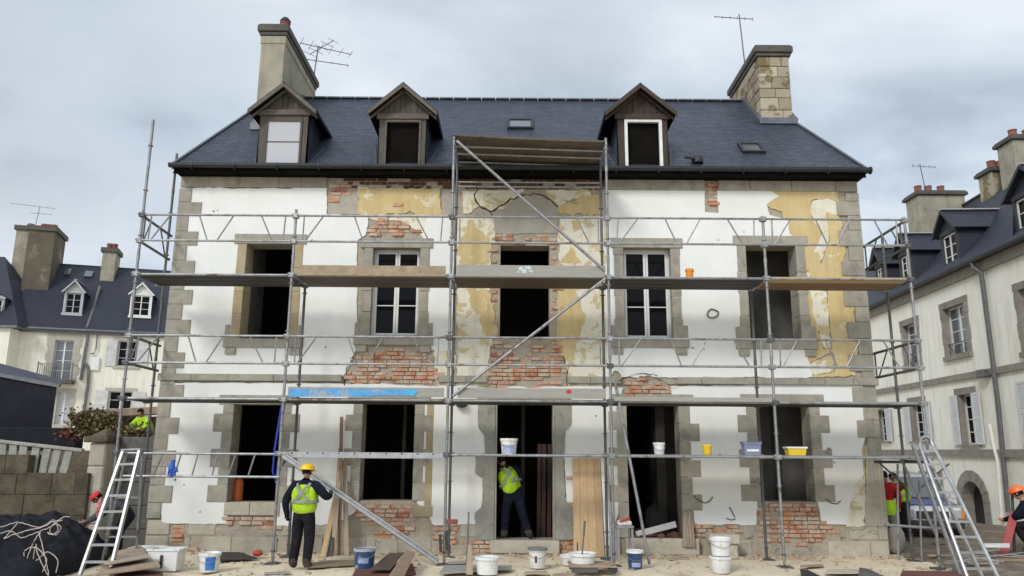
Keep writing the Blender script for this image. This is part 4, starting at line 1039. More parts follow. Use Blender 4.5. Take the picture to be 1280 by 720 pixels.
mud = mat('brown mud', (.20, .155, .11), (.13, .10, .075), sc=2.4, rough=.95, bump=1, bsc=12, bd=.05, c3=(.30, .25, .19), s3=1.6, t3=(.5, .65))
mb = MB(); vs = []; nx_, ny_ = 50, 60
for j in range(ny_+1):
    for i in range(nx_+1):
        x = 8.35+6.6*i/nx_; y = -4.4+12*j/ny_; e = min(1, min(i, nx_-i)/5, min(j, ny_-j)/5)
        e = min(e, 1)
        vs.append((x+.4*math.sin(y*1.3)*(1 if i == 0 else .0), y, -.05+e*(.10+.10*max(0, math.sin(x*1.7+y*.6))*max(0, math.sin(y*1.1+1))+.03*rnn.rand())))
mb.add(vs, [(j*(nx_+1)+i, j*(nx_+1)+i+1, (j+1)*(nx_+1)+i+1, (j+1)*(nx_+1)+i) for j in range(ny_) for i in range(nx_)])
struct(mb.build('mud_ground', mud, smooth=True), label='churned brown earth beside the house')
# rubble crumbs: uncountable
mb = MB(); 
def crumbs(mb, n, x0, x1, y0, y1, s0, s1, seed):
    r = random.Random(seed)
    for _ in range(n):
        x, y = r.uniform(x0, x1), r.uniform(y0, y1); s = r.uniform(s0, s1)*r.random()**.8+.006
        a = r.uniform(0, 6.28); c, sn = math.cos(a), math.sin(a); hx, hy, hz = s*r.uniform(.6, 1.5), s*r.uniform(.5, 1), s*r.uniform(.25, .7)
        pts = []
        for zz in (-.3, 1):
            for (u, v) in ((-1, -1), (1, -1), (1, 1), (-1, 1)):
                k = r.uniform(.6, 1); px_, py_ = u*hx*k, v*hy*k; pts.append((x+px_*c-py_*sn, y+px_*sn+py_*c, ground_z(x, y)+.012+zz*hz))
        mb.hexa(pts)
crumbs(mb, 650, -8.5, 8.6, -3.8, -.08, .008, .05, 1); crumbs(mb, 420, -8, 8.3, -.5, -.05, .01, .07, 2); crumbs(mb, 500, 7.5, 13, -4, 2.5, .015, .08, 5)
crumbs(mb, 300, 2.8, 6.4, -.8, -.05, .02, .09, 6)
struct(mb.build('rubble_crumbs', mat('rubble crumbs', (.50, .42, .31), (.40, .33, .25), sc=6, rough=.95, bump=.5, island_cols=[(.55, .46, .33), (.45, .38, .28), (.46, .24, .15), (.6, .52, .4), (.34, .28, .2), (.56, .47, .34)])), 'stuff', 'small crumbs of brick, stone and mortar on the ground')

# ================================================================== BUCKETS AND TUBS
def bucket(px, py_bot, py_top, wpx, Y, label, z=None, body=plastic_white, lab=None, lid=None, handle=True, fill=None, name='bucket', group=None, square=False, taper=.84, rimm=None):
    """size and place from the photo at depth Y; stands at z (ground unless given)"""
    if z is None: z = max(ground_z(P(px, py_bot, Y).x, Y), -.02)+.005
    c = P(px, py_bot, Y); r = (P(px+wpx/2, py_top, Y).x-P(px-wpx/2, py_top, Y).x)/2
    h = P(px, py_top, Y).z-P(px, py_bot, Y).z
    t = thing(name, label, 'bucket' if name == 'bucket' else 'tub', (c.x, Y, z), group)
    n = 4 if square else 28; m = MB(); b = r*taper
    if square:
        def ring(rr, zz): q = rr*.92; return [(c.x-q*1.05, Y-q*.72, z+zz), (c.x+q*1.05, Y-q*.72, z+zz), (c.x+q*1.05, Y+q*.72, z+zz), (c.x-q*1.05, Y+q*.72, z+zz)]
        lv = [ring(b, 0), ring(r*.97, h), ring(r*.90, h), ring(b*.92, .02)]; vs = [p for l in lv for p in l]
        fs = [(0, 3, 2, 1)]+[(a*4+k, a*4+(k+1) % 4, a*4+4+(k+1) % 4, a*4+4+k) for a in range(3) for k in range(4)]+[(12, 13, 14, 15)]
        m.add(vs, fs); m.build('body', body, t, bevel=.012)
        m = MB(); q1 = ring(r*1.06, h-.03); q2 = ring(r*1.06, h+.006); q3 = ring(r*.90, h+.006); q4 = ring(r*.90, h-.03)
        m.add(q1+q2+q3+q4, [(a*4+k, a*4+(k+1) % 4, ((a+1) % 4)*4+(k+1) % 4, ((a+1) % 4)*4+k) for a in range(4) for k in range(4)]); m.build('rim', rimm or body, t, bevel=.005)
    else:
        m.lathe([(b*.96, .0), (b, .006), (r*.96, h-.02), (r*.93, h-.02), (b*.93, .02), (0, .02)], (c.x, Y, z), n); m.build('body', body, t, smooth=True)
        m = MB(); m.lathe([(r*.95, h-.045), (r*1.05, h-.045), (r*1.06, h-.0), (r*.94, h), (r*.93, h-.03)], (c.x, Y, z), n); m.build('rim', rimm or body, t, smooth=True)
    if lid:
        m = MB()
        if square: q = r; m.box(c.x-q*1.04, c.x+q*1.04, Y-q*.72, Y+q*.72, z+h+.007, z+h+.028)
        else: m.lathe([(r*1.08, h-.03), (r*1.09, h+.012), (r*1.0, h+.018), (r*.9, h+.006), (0, h+.006)], (c.x, Y, z), n)
        m.build('lid', lid, t, smooth=not square)
    if fill: m = MB(); m.lathe([(r*.88, h*.72), (r*.5, h*.78), (0, h*.74)], (c.x, Y, z), n); m.build('contents', fill, t, smooth=True)
    if handle:
        m = MB(); s = rnd.choice((-1, 1)); pts = [V((c.x+r*1.03*math.cos(a), Y-r*.2-r*.85*math.sin(a), z+h-.06-.10*math.sin(a)*1.0)) for a in [k*math.pi/12 for k in range(13)]]
        m.path(pts, .005, 5); m.build('handle', steel, t, smooth=True)
    if lab:
        lm, u0, u1, v0, v1 = lab; m = MB(); N = 8; vs = []
        if square:
            q = r*.92*1.05; yy = Y-r*.92*.72*1.01-.004
            m.box(c.x+q*u0, c.x+q*u1, yy-.002, yy, z+h*v0, z+h*v1)
        else:
            for k in range(N+1):
                a = -math.pi/2+(u0+(u1-u0)*k/N)*1.3
                for v in (v0, v1):
                    rr = (b+(r*.96-b)*v)+.002; vs.append((c.x+rr*math.cos(a), Y+rr*math.sin(a), z+h*v))
            m.add(vs, [(2*k, 2*k+2, 2*k+3, 2*k+1) for k in range(N)])
        m.build('label', lm, t)
    return t
bucket(207, 711, 684, 40, -2.6, 'wide white mortar tub with a black mark, standing near the left house corner', square=True, name='tub', handle=False, taper=.9, lab=(ink, -.12, .06, .15, .75))
bucket(184, 697, 677, 38, -1.75, 'wide white mortar tub standing behind the marked tub by the left house corner', square=True, name='tub', handle=False, taper=.92)
bucket(261, 713, 689, 26, -2.75, 'white bucket with a bright blue label in front of the left ground-floor window', lab=(label_blue, -.05, .75, .12, .8))
bucket(455, 713, 686, 27, -2.6, 'navy blue bucket with pale rim beside the cardboard scraps', body=plastic_blue, rimm=mat('grey rim', (.4, .41, .43), bump=.1, rough=.5), lab=(label_pale, -.4, .45, .35, .6))
bucket(672, 699, 675, 23, -2.0, 'white bucket with a dark oval mark just below the central doorway', lab=(ink, -.28, -.08, .3, .65), lid=mat('grey mortar lid', (.2, .2, .2), bump=.3))
bucket(711, 697, 684.5, 22, -1.6, 'small low white tub behind the mixing tub on the cart', name='tub', handle=False)
bucket(794, 704, 681.5, 20, -2.1, 'dark navy bucket with white lid and printed front beside the leaning tube', body=plastic_blue, lid=plastic_white, lab=(label_pale, -.5, .5, .15, .4))
zz0 = max(ground_z(4, -3), 0)
b2 = P(902, 707, -2.55)
bucket(902, 730, 709, 26, -2.55, 'lower white bucket of the stack of two in the foreground near the right side', z=0.0, handle=False)
hb = P(902, 709, -2.55).z-P(902, 730, -2.55).z
bucket(902, 709, 686.5, 26, -2.55, 'upper white bucket of the stack of two in the foreground near the right side', z=hb+.008)
bucket(609, 728, 706, 30, -2.9, 'white tub at the very front below the central doorway', name='tub', handle=False, z=0.0)
bucket(19, 726, 699, 32, -3.3, 'white tub in the nearest corner in front of the black tarpaulin', square=True, name='tub', handle=False, z=0.0, taper=.88)
q = P(42, 712, -3.25); mb = MB(); mb.slab([P(34, 701, -3.35), P(41, 710, -3.35), P(42, 726, -3.35), P(35, 726, -3.35)], .12, (0, -1, 0)); tag(mb.build('folded_bag', yellow, loc=(q.x, q.y, 0)), 'yellow folded bag beside the nearest white tub', 'bag')
# on the scaffold decks
bucket(636, 565, 545, 21, YO+.12, 'white bucket with bluish label on the low plank across the central doorway', z=Z0t-.018, lab=(label_pale, -.7, .7, .05, .6))
bucket(824, 563, 548, 14, YO+.2, 'small white bucket on the low deck in front of the open room with rubble', z=Z0t+.002)
bucket(884, 563, 550, 12, YO+.2, 'small orange-yellow pot on the low deck, in front of the white wall between two openings', z=Z0t+.002, body=yellow, handle=False, name='pot')
bucket(939, 563, 548, 22, YO+.22, 'grey-blue lidded tub on the low deck', z=Z0t+.002, body=mat('grey-blue plastic', (.22, .24, .36), rough=.5, bump=.05), lid=mat('grey-blue lid', (.16, .17, .3), rough=.5, bump=.05), square=True, name='tub', handle=False, taper=.92, lab=(plastic_white, -.7, .7, .3, .5))
bucket(994, 563, 552.5, 25, YO+.22, 'yellow tub with white rim on the low deck, last before the right house corner', z=Z0t+.002, body=yellow, rimm=plastic_white, square=True, name='tub', handle=False)
bucket(862, 344, 334, 10, YO+.15, 'small orange pot standing on the upper walkway beside the right casement window', z=Z2t+.002, body=orange, handle=False, name='pot', lid=mat('orange lid', (.75, .33, .05), bump=.05))
# ================================================================== MIXING CART
t = thing('hand_cart', 'low grey cart with a small wheel carrying the oval mixing tub', 'cart', (P(740, 705, -2.5).x, -2.5, 0))
x0, x1 = P(711, 706, -2.6).x, P(769, 706, -2.6).x; zt_ = P(740, 705, -2.6).z
mb = MB(); mb.box(x0, x1, -2.85, -2.2, zt_-.03, zt_); mb.build('platform', wood_grey, t, bevel=.005)
mb = MB(); mb.box(x0+.03, x0+.5, -2.83, -2.79, .02, zt_-.031); mb.build('front_panel', steel_dark, t)
for xx_ in (x0+.03, x1-.1): mb = MB(); mb.box(xx_, xx_+.05, -2.3, -2.25, .0, zt_-.031); mb.build('leg', steel_dark, t)
mb = MB(); wc = V((x1-.06, -2.8, .075)); mb.tube(wc+V((0, -.02, 0)), wc+V((0, .02, 0)), .075, 18); mb.build('wheel', cable_m, t, smooth=True)
mb = MB(); mb.tube((x1-.02, -2.25, zt_), (x1-.02, -2.2, zt_+.9), .016, 8); mb.build('handle', steel, t)
bucket(728.5, 705, 692, 33, -2.5, 'oval white mixing tub on the hand cart with a stick standing in it', z=zt_+.002, name='tub', handle=False, taper=.88, fill=mat('wet mortar', (.25, .24, .22), bump=.4))
q0, q1 = P(727, 702, -2.5), P(731, 651, -2.42); mb = MB(); mb.tube(q0, q1, .014, 8); mb.tube(q0+(q1-q0)*.62, q1, .02, 8)
tag(mb.build('mixing_stick', steel_dark, loc=tuple(q0)), 'dark stick standing in the oval mixing tub', 'stick')
q0 = P(722, 697, -1.6); mb = MB(); mb.tube(q0, q0+V((.0, .0, .28)), .014, 6); tag(mb.build('trowel_handle', cable_m, loc=tuple(q0)), 'short dark handle beside the low white tub', 'tool')
# ================================================================== LEANING TIMBER
def lean(p0, p1, Y0, Y1, w, th, m_, label, name='leaning_board', cat='board', group=None, z0=0.0):
    a = P(*p0, Y0); a.z = max(z0, 0.0) if z0 is not None else a.z; b = P(*p1, Y1); m = MB(); m.beam(a, b, w, th, (0, -1, 0))
    return tag(m.build(name, m_, loc=tuple(a), bevel=.004), label, cat, group)
def slabboard(q, Yb, Yt, th, m_, label, name, cat='board'):
    """board given by its four photo corners (bottom-left, bottom-right, top-right, top-left), leaning back"""
    a, b = P(*q[0], Yb), P(*q[1], Yb); a.z = b.z = 0.0; c, d = P(*q[2], Yt), P(*q[3], Yt); c.z = d.z = (c.z+d.z)/2; m = MB()
    n = (b-a).cross(d-a).normalized()
    if n.y > 0: n = -n
    xs_ = [0, .24, .5, .76, 1]
    for k in range(len(xs_)-1):
        u, v = xs_[k]+.002, xs_[k+1]-.002; m.slab([a.lerp(b, u), a.lerp(b, v), d.lerp(c, v), d.lerp(c, u)], th, n)
    return tag(m.build(name, m_, loc=tuple((a+b)/2), bevel=.003), label, cat)
slabboard([(717, 692), (756, 692), (750, 573), (716, 573)], -.55, -.14, .04, pineV, 'pine plank door panel propped against the wall right of the central doorway', 'door_panel', 'door panel')
slabboard([(757, 693), (764, 693), (757, 575), (751, 575)], -.6, -.16, .02, whitepaint, 'narrow white board standing between the pine panel and the scaffold post', 'leaning_board')
lab4 = ['long brown board reaching highest in the sheaf behind the worker in the yellow helmet', 'light brown board slanting widest in the sheaf behind the worker in the yellow helmet', 'middle pale board in the sheaf leaning left of the brick infill', 'short dark board in the sheaf leaning left of the brick infill', 'rightmost upright board of the sheaf leaning left of the brick infill']
lean((424, 697), (427, 521), -.6, -.12, .07, .03, woodmat('rusty brown board', (.25, .16, .10), (.16, .10, .065), 2), lab4[0])
lean((403, 699), (421, 615), -.95, -.2, .10, .025, pineV, lab4[1]); lean((416, 698), (426, 560), -.75, -.16, .10, .03, woodmat('pale board', (.38, .31, .23), (.27, .21, .15), 2), lab4[2])
lean((411, 699), (424, 630), -.85, -.3, .10, .03, oldV, lab4[3]); lean((433, 698), (431, 575), -.55, -.12, .10, .03, MATS['pale board'], lab4[4])
lean((583, 727), (586, 640), -2.9, -2.75, .03, .03, steel_dark, 'thin dark stick standing upright in the foreground left of the central doorway', 'stick', 'stick')
slabboard([(582, 727), (591, 727), (590, 681), (585, 681)], -3.0, -2.95, .025, MATS['pale board'], 'short pale plank standing upright in the foreground beside a thin stick', 'short_plank')
# planks and sheets on the ground
def flat(pts, z, th, m_, label, name='plank', cat='plank', tilt=None):
    q = [PZ(a, b, z) for a, b in pts]; 
    if tilt: q = [p+V((0, 0, t)) for p, t in zip(q, tilt)]
    m = MB(); m.slab(q, th, (0, 0, 1)); c = sum(q, V((0, 0, 0)))/len(q); return tag(m.build(name, m_, loc=(c.x, c.y, z-th), bevel=.003), label, cat)
flat([(382, 708), (463, 703), (463, 699), (382, 703)], .06, .04, brownH, 'plank lying flat along the wall beside the worker in the yellow helmet')
flat([(398, 703), (440, 702), (440, 699.5), (398, 700)], .03, .025, MATS['pale board'], 'short pale plank lying behind the navy bucket')
flat([(549, 716), (640, 710), (640, 706), (556, 706)], .06, .03, greyH, 'grey-white board lying flat in front of the third scaffold post')
flat([(440, 720), (520, 716), (516, 704), (446, 708)], .05, .04, redwood, 'dark red-brown sheet lying under the navy bucket', 'sheet', 'sheet')
flat([(484, 722), (505, 721), (519, 699), (508, 695)], .16, .01, card_m, 'bent cardboard scrap standing half open beside the navy bucket', 'cardboard', 'cardboard', (0, 0, .12, .12))
flat([(461, 712), (488, 712), (505, 697), (486, 695)], .12, .012, mat('dark card', (.09, .06, .045), bump=.2), 'dark folded cardboard lying behind the bent scrap', 'cardboard', 'cardboard', (0, 0, .1, .05))
flat([(272, 699), (322, 697), (300, 690), (275, 690)], .05, .03, cable_m, 'black sheet of torn felt by the wall behind the blue-labelled bucket', 'felt_sheet', 'sheet')
q = P(322, 693, -.9); mb = MB(); mb.blob((q.x, -.9, .07), .085, 2, (1.3, 1, .8), .12); tag(mb.build('red_cloth', mat('red cloth', (.48, .07, .05), bump=.4), loc=(q.x, -.9, 0)), 'crumpled red cloth on the ground near the wall, left of the yellow-helmeted worker', 'cloth')
q = P(513, 700, -2.2); mb = MB(); mb.lathe([(.115, 0), (.11, .05), (.08, .1), (0, .13)], (P(608, 699, -2.2).x, -2.2, .015), 16); tag(mb.build('red_lid', red, loc=(P(608, 699, -2.2).x, -2.2, 0), smooth=True), 'small domed red lid on the ground below the central doorway', 'bowl')  # domed lid of some container, lying loose
flat([(150, 722), (200, 722), (204, 714), (140, 714)], .04, .04, redwood, 'dark red-brown board lying beneath the stepladder side of the white tubs')
flat([(1124, 722), (1206, 720), (1196, 714), (1128, 713)], .10, .05, redwood, 'dark red board lying in the mud at the foot of the long ladder')
flat([(1002, 722), (1030, 722), (1010, 712), (1000, 711)], .06, .03, cable_m, 'thin black slat lying at the front between the bucket stack and the ladder')
flat([(1073, 722), (1110, 722), (1086, 711), (1074, 709)], .06, .03, mat('grey slat', (.12, .11, .1)), 'dark grey slat lying at the front nearer the ladder')
flat([(1030, 716), (1080, 716), (1070, 711), (1036, 711)], .03, .02, stone_warm, 'flat pale stone slab lying at the front near the ladder', 'stone_slab', 'slab')
flat([(120, 718), (200, 712), (190, 692), (140, 694)], .12, .03, wood_grey, 'splintered grey boards pile at the foot of the stepladder', tilt=(0, .06, .1, .02))
flat([(130, 706), (186, 700), (176, 688), (146, 690)], .22, .02, MATS['pale board'], 'broken pale board on top of the splintered pile at the stepladder', tilt=(0, .05, .1, .02))
# rubble and boards in the open room (fourth ground opening)
mb = MB(); a, b = P(795, 668, .25), P(845, 655, .15); mb.beam(a, b, .03, .13, (0, 0, 1)); tag(mb.build('white_plank', whitepaint, loc=tuple(a)), 'pale plank lying across the rubble in the open room doorway', 'plank')
mb = MB(); r_ = random.Random(5)
for _ in range(60):
    x, y = r_.uniform(P(790, 665, .3).x, P(848, 665, .3).x), r_.uniform(.0, 1.2); s = r_.uniform(.04, .12); mb.blob((x, y, O_['G4'][2]+s*.4), s, 1, (1.3, 1, .6), .3)
struct(mb.build('rubble_heap', mat('red rubble', (.22, .08, .055), (.10, .06, .045), sc=6, bump=.6, island=.5)), 'stuff', 'reddish rubble heaped inside the open doorway')
mb = MB(); a = P(822, 655, .7); mb.blob((a.x, .7, O_['G4'][2]+.35), .30, 2, (.9, .7, 1.1), .2); tag(mb.build('dark_sack', mat('dark sack', (.02, .02, .025), bump=.6), loc=(a.x, .7, O_['G4'][2]), smooth=True), 'dark sack standing behind the rubble in the open room', 'sack')
# small frame table between scaffold and wall
t = thing('trestle_stand', 'small grey metal stand carrying a red and white packet, beside the leaning tube', 'stand', (P(783, 690, -1.0).x, -1.0, 0))
xa_, xb_ = P(769, 655, -1.0).x, P(790, 655, -1.0).x; zt_ = P(780, 656, -1.0).z
mb = MB(); mb.box(xa_, xb_, -1.25, -.75, zt_-.04, zt_); mb.build('top', deckm, t, bevel=.005)
for x in (xa_+.03, xb_-.03):
    for y in (-1.2, -.8): mb = MB(); mb.box(x-.02, x+.02, y-.02, y+.02, 0, zt_-.041); mb.build('leg', deckm, t)
mb = MB(); mb.box(xa_+.04, xb_-.03, -1.2, -.95, zt_+.001, zt_+.09); o_ = mb.build('packet', plastic_white, loc=((xa_+xb_)/2, -1.08, zt_), bevel=.02); tag(o_, 'white packet with red print on the metal stand', 'packet')
mb = MB(); mb.slab([P(773, 652, -1.202), P(787, 646, -1.202), P(788, 649, -1.202), P(776, 654, -1.202)], .002, (0, -1, 0)); mb.build('print', red, o_)
# pallet of fallen stone blocks and stacked slab right of centre
mb = MB(); q = P(892, 672, -.5); mb.box(P(885, 672, -.55).x, P(922, 672, -.55).x, -.75, -.3, P(900, 679, -.55).z, P(900, 667, -.55).z); tag(mb.build('stone_block', stone_warm, loc=(q.x, -.5, P(900, 679, -.55).z), bevel=.02), 'pale rectangular stone block set against the wall above the bucket stack', 'block')
mb = MB(); mb.box(P(888, 690, -.5).x, P(920, 690, -.5).x, -.7, -.3, -.02, P(900, 679, -.55).z-.003); tag(mb.build('stone_block', stone_warm, loc=(q.x, -.5, 0), bevel=.03), 'rough stone block on the ground carrying the pale rectangular one', 'block')
# stump-like splintered post by the open room
q = P(861, 672, -.25)
t = thing('splintered_post', 'splintered pale timber stump beside the open room doorway', 'post', (q.x, -.25, O_['G4'][2])); mb = MB(); r_ = random.Random(9)
for _ in range(12):
    x = q.x+r_.uniform(-.13, .13); mb.beam((x, -.25+r_.uniform(-.04, .04), O_['G4'][2]-.15), (x+r_.uniform(-.06, .06), -.25, O_['G4'][2]+r_.uniform(.15, .55)), .04, .03)
mb.build('splinters', MATS['pale board'], t)
for k, (a, c_) in enumerate(((673, maroon), (679, oldD), (686, maroon))):
    p = P(a, 665, .75); m = MB(); m.beam((p.x, .75, .13), (p.x+.03, .85, 2.3), .09, .03, (0, -1, 0)); tag(m.build('stacked_board', c_, loc=(p.x, .75, .13)), ['reddish board farthest into the central doorway', 'grey-brown board between the two reddish ones inside the central doorway', 'reddish board nearest the right jamb inside the central doorway'][k], 'board')
for k, (x_, y_, w_, l_) in enumerate(((655, 714, 30, 3), (690, 717, 24, 3), (560, 702, 26, 2), (836, 697, 26, 2), (1000, 706, 30, 2), (330, 715, 34, 2))):
    flat([(x_, y_+l_), (x_+w_, y_+l_-1), (x_+w_-2, y_-1), (x_+1, y_)], .035, .02, [MATS['pale board'], wood_grey, greyH][k % 3], ['pale lath lying just in front of the bucket with the oval mark', 'grey lath lying in front of the mixing cart', 'thin lath lying behind the upright pale plank', 'grey lath lying right of the leaning tube foot', 'grey lath lying before the right scaffold posts', 'grey lath lying on the sand left of the yellow-helmeted worker'][k], 'lath', 'lath')
# inside left window: orange cylinder, blue hose, blue glove on the beam
q = P(295, 628, .5); mb = MB(); mb.lathe([(.11, 0), (.11, .38), (.08, .46), (.03, .48), (.03, .52)], (P(295, 628, .3).x, .38, O_['G1'][2]+.012), 16)
tag(mb.build('gas_bottle', mat('orange metal', (.55, .12, .02), rough=.5, bump=.1), loc=(P(295, 628, .3).x, .38, O_['G1'][2]+.012), smooth=True), 'orange gas bottle on the inner sill of the left ground-floor window', 'gas bottle')
hm = mat('blue hose', (.02, .05, .42), (.02, .04, .3), rough=.45, bump=.1)
mb = MB(); mb.path([P(*p, -1.6) for p in ((353, 503), (350, 520), (346, 545), (343, 565), (341, 590), (344, 600), (349, 590), (355, 578), (362, 568))], .02, 8); tag(mb.build('hose', hm, loc=tuple(P(353, 503, -1.6)), smooth=True), 'blue hose hanging in a loop from the lower walkway at the second scaffold post', 'hose')
mb = MB(); mb.path([P(*p, -1.45) for p in ((356, 505), (352, 530), (350, 560), (345, 600), (347, 612))], .018, 8); tag(mb.build('hose', hm, loc=tuple(P(356, 505, -1.45)), smooth=True), 'blue hose hanging straight down behind the looped one', 'hose')
q = P(215, 594, -1.78); mb = MB()
mb.path([P(217, 575, -1.84), P(216, 579, -1.84), P(215, 583, -1.84), P(214, 587, -1.84)], [.045, .04, .06, .06], 10)
for a, b in ((210, 594), (213, 597), (216, 596), (219, 594)): mb.path([P((a+214)/2, 586, -1.84), P((a*3+214)/4, 590, -1.85), P(a, b, -1.82)], [.025, .02, .016], 6)
mb.path([P(216, 583, -1.84), P(221, 586, -1.85), P(222, 590, -1.84)], [.025, .02, .015], 6)
tag(mb.build('work_glove', glove_blue, loc=tuple(q), smooth=True), 'blue rubber glove on the lowest lattice beam near the left corner', 'glove')
# ================================================================== NEIGHBOUR HOUSES
class Fac:
    def __init__(s, a, b, toward):
        s.o = V((a.x, a.y, 0)); s.u = V((b.x-a.x, b.y-a.y, 0)).normalized(); s.n = V((s.u.y, -s.u.x, 0))
        if s.n.dot(V(toward)-s.o) < 0: s.n = -s.n
    def F(s, a, z, d=0): return s.o+s.u*a+s.n*d+V((0, 0, z))
    def px(s, x, y, d=0):
        r = D(x, y); t = ((s.o+s.n*d-CAM).dot(s.n))/r.dot(s.n); p = CAM+r*t; return ((p-s.o).dot(s.u), p.z)
    def R(s, x0, y0, x1, y1):   # opening from photo corners (left-top, right-bottom)
        ym = (y0+y1)/2; a = s.px(x0, ym)[0]; b = s.px(x1, ym)[0]; xm = (x0+x1)/2; z1 = s.px(xm, y0)[1]; z0 = s.px(xm, y1)[1]
        return (min(a, b), max(a, b), z0, z1)
    def box(s, mb, a0, a1, z0, z1, d0, d1):
        q = [s.F(a, z, d) for z in (z0, z1) for (a, d) in ((a0, d0), (a1, d0), (a1, d1), (a0, d1))]; mb.hexa(q)
def fwindow(fc, par, r, frame_m, glass, surround=None, nx=2, nz=3, sw=.17, depth=.16, lint=.2, sillh=.14, shutters=None, shm=None, barm=None):
    a, b, c, d = r; m = MB(); t = .06
    for q in ((a, a+t, c, d), (b-t, b, c, d), (a+t, b-t, d-t, d), (a+t, b-t, c, c+t), ((a+b)/2-.045, (a+b)/2+.045, c+t, d-t)): fc.box(m, *q, -depth-.05, -depth)
    for k in range(1, nz): z = c+(d-c)*k/nz; fc.box(m, a+t, b-t, z-.014, z+.014, -depth-.04, -depth-.012)
    w_ = m.build('window', frame_m, par)
    m = MB(); fc.box(m, a+t, b-t, c+t, d-t, -depth-.04, -depth-.03); m.build('pane', glass, w_)
    if surround:
        m = MB()
        z = c; k = 0
        while z < d-.05:
            z2 = min(z+.42, d); q = sw*(1.25 if k % 2 else 1)
            fc.box(m, a-q, a+.01, z, z2-.006, -.15, .035); fc.box(m, b-.01, b+q, z, z2-.006, -.15, .035); z = z2; k += 1
        fc.box(m, a-sw*1.3, b+sw*1.3, d-.01, d+lint, -.15, .04); m.build('surround', surround, w_)
        m = MB(); fc.box(m, a-sw*1.1, b+sw*1.1, c-sillh, c+.012, -.15, .10); m.build('sill', surround, w_)
    if barm:
        m = MB(); fc.box(m, a, b, c+.38, c+.41, -.05, -.02)
        for k in range(7): x = a+(b-a)*(k+.5)/7; fc.box(m, x-.008, x+.008, c, c+.38, -.04, -.025)
        m.build('rail', barm, w_)
    for side in (shutters or ''):
        wd = (b-a)/2*1.02+.04; x0 = a-sw*.2-wd-.02 if side == 'l' else b+sw*.2+.02; m = MB()
        fc.box(m, x0, x0+.06, c, d, .05, .085); fc.box(m, x0+wd-.06, x0+wd, c, d, .05, .085)
        for z in (c, (c+d)/2-.03, d-.07): fc.box(m, x0+.06, x0+wd-.06, z, z+.07, .05, .085)
        fc.box(m, x0+.06, x0+wd-.06, c+.07, d-.07, .058, .07)
        z = c+.1
        while z < d-.12:
            if abs(z-(c+d)/2) > .07: fc.box(m, x0+.07, x0+wd-.07, z, z+.025, .0705, .079)
            z += .06
        m.build('shutter', shm, w_)
    return w_
def gdormer(fc, par, r, apex_h, eave_over, depth, zroof0, sl, frame_m, wall_m, glass, d0=-.05, trim=None, roofm=None):
    """gabled dormer on a facade's roof; r is the window opening, zroof0 the roof height at the facade plane, sl its slope"""
    a, b, c, d = r; t = .12; m = MB(); q = lambda s_, z, dd: fc.F(s_, z, dd)
    back = lambda z: -((z-zroof0)/sl)
    fc.box(m, a-t, a, c-.08, d+.02, d0-.1, d0); fc.box(m, b, b+t, c-.08, d+.02, d0-.1, d0); fc.box(m, a-t, b+t, d+.02, d+.16, d0-.1, d0+.02); fc.box(m, a-t-.04, b+t+.04, c-.16, c-.0, d0-.1, d0+.06)
    dm = m.build('dormer', trim or frame_m, par)
    m = MB(); xc = (a+b)/2; top = d+.16+apex_h
    m.slab([q(a-t, d+.16, d0-.01), q(b+t, d+.16, d0-.01), q(xc, top, d0-.01)], .05, fc.n); m.build('gable', wall_m, dm)
    for x in (a-t+.02, b+t-.02):
        m = MB(); m.slab([q(x, c-.1, d0-.05), q(x, d+.16, d0-.05), q(x, d+.16, back(d+.16)-.1), q(x, c-.1, back(c-.1)-.1)], .03, fc.u)
        m.build('cheek', roofm, dm)
    m = MB(); o = eave_over; za = top+.06; ze_ = d+.16-.10; dz = 0
    for sg in (-1, 1):
        xe = (a-t-o) if sg < 0 else (b+t+o)
        P0, P1, P2, P3 = q(xc, za, d0+.16), q(xe, ze_, d0+.16), q(xe, ze_, back(ze_)-.15), q(xc, za, back(za)-.15)
        nn = (P1-P0).cross(P3-P0); nn = nn if nn.z > 0 else -nn
        m.slab([P0, P1, P2, P3], .05, nn, [(0, 1), (0, 0), (1.5, 0), (2, 1)])
    m.build('dormer_roof', roofm, dm)
    m = MB()
    for sg in (-1, 1):
        xe = (a-t-o) if sg < 0 else (b+t+o); m.beam(q(xc, za-.04, d0+.18), q(xe, ze_-.04, d0+.18), .03, .09)
    m.build('bargeboard', trim or frame_m, dm)
    m = MB(); m.beam(q(xc, za+.03, d0+.17), q(xc, za+.03, back(za)-.1), .16, .04); m.build('ridge_cap', leadcap, dm)
    m = MB(); u = .05
    for w4 in ((a, a+u, c, d), (b-u, b, c, d), (a+u, b-u, d-u, d), (a+u, b-u, c, c+u), (xc-.03, xc+.03, c+u, d-u)): fc.box(m, *w4, d0-.1, d0-.05)
    for k in (1, 2): z = c+(d-c)*k/3; fc.box(m, a+u, b-u, z-.013, z+.013, d0-.09, d0-.06)
    wn = m.build('dormer_window', frame_m, dm)
    m = MB(); fc.box(m, a+u, b-u, c+u, d-u, d0-.09, d0-.08); m.build('pane', glass, dm)
    return dm
leadcap = mat('pale lead cap', (.42, .43, .44), (.34, .35, .36), rough=.6, bump=.1)
white_r = mat('aged white wall', (.84, .83, .76), (.79, .77, .69), sc=1.2, rough=.92, bump=.2, bsc=12, c3=(.74, .68, .54), s3=.5, t3=(.5, .75), streak=(.46, .43, .35), streak_amt=.5)
cream_r = mat('cream rendered wall', (.74, .72, .63), (.68, .66, .57), sc=.9, rough=.92, bump=.2, bsc=12, c3=(.52, .47, .35), s3=.8, t3=(.58, .75), streak=(.42, .38, .29), streak_amt=.5)
sur_r = mat('brown granite surround', (.29, .26, .225), (.21, .19, .165), sc=4, rough=.9, bump=.5, bsc=30, island=.25)
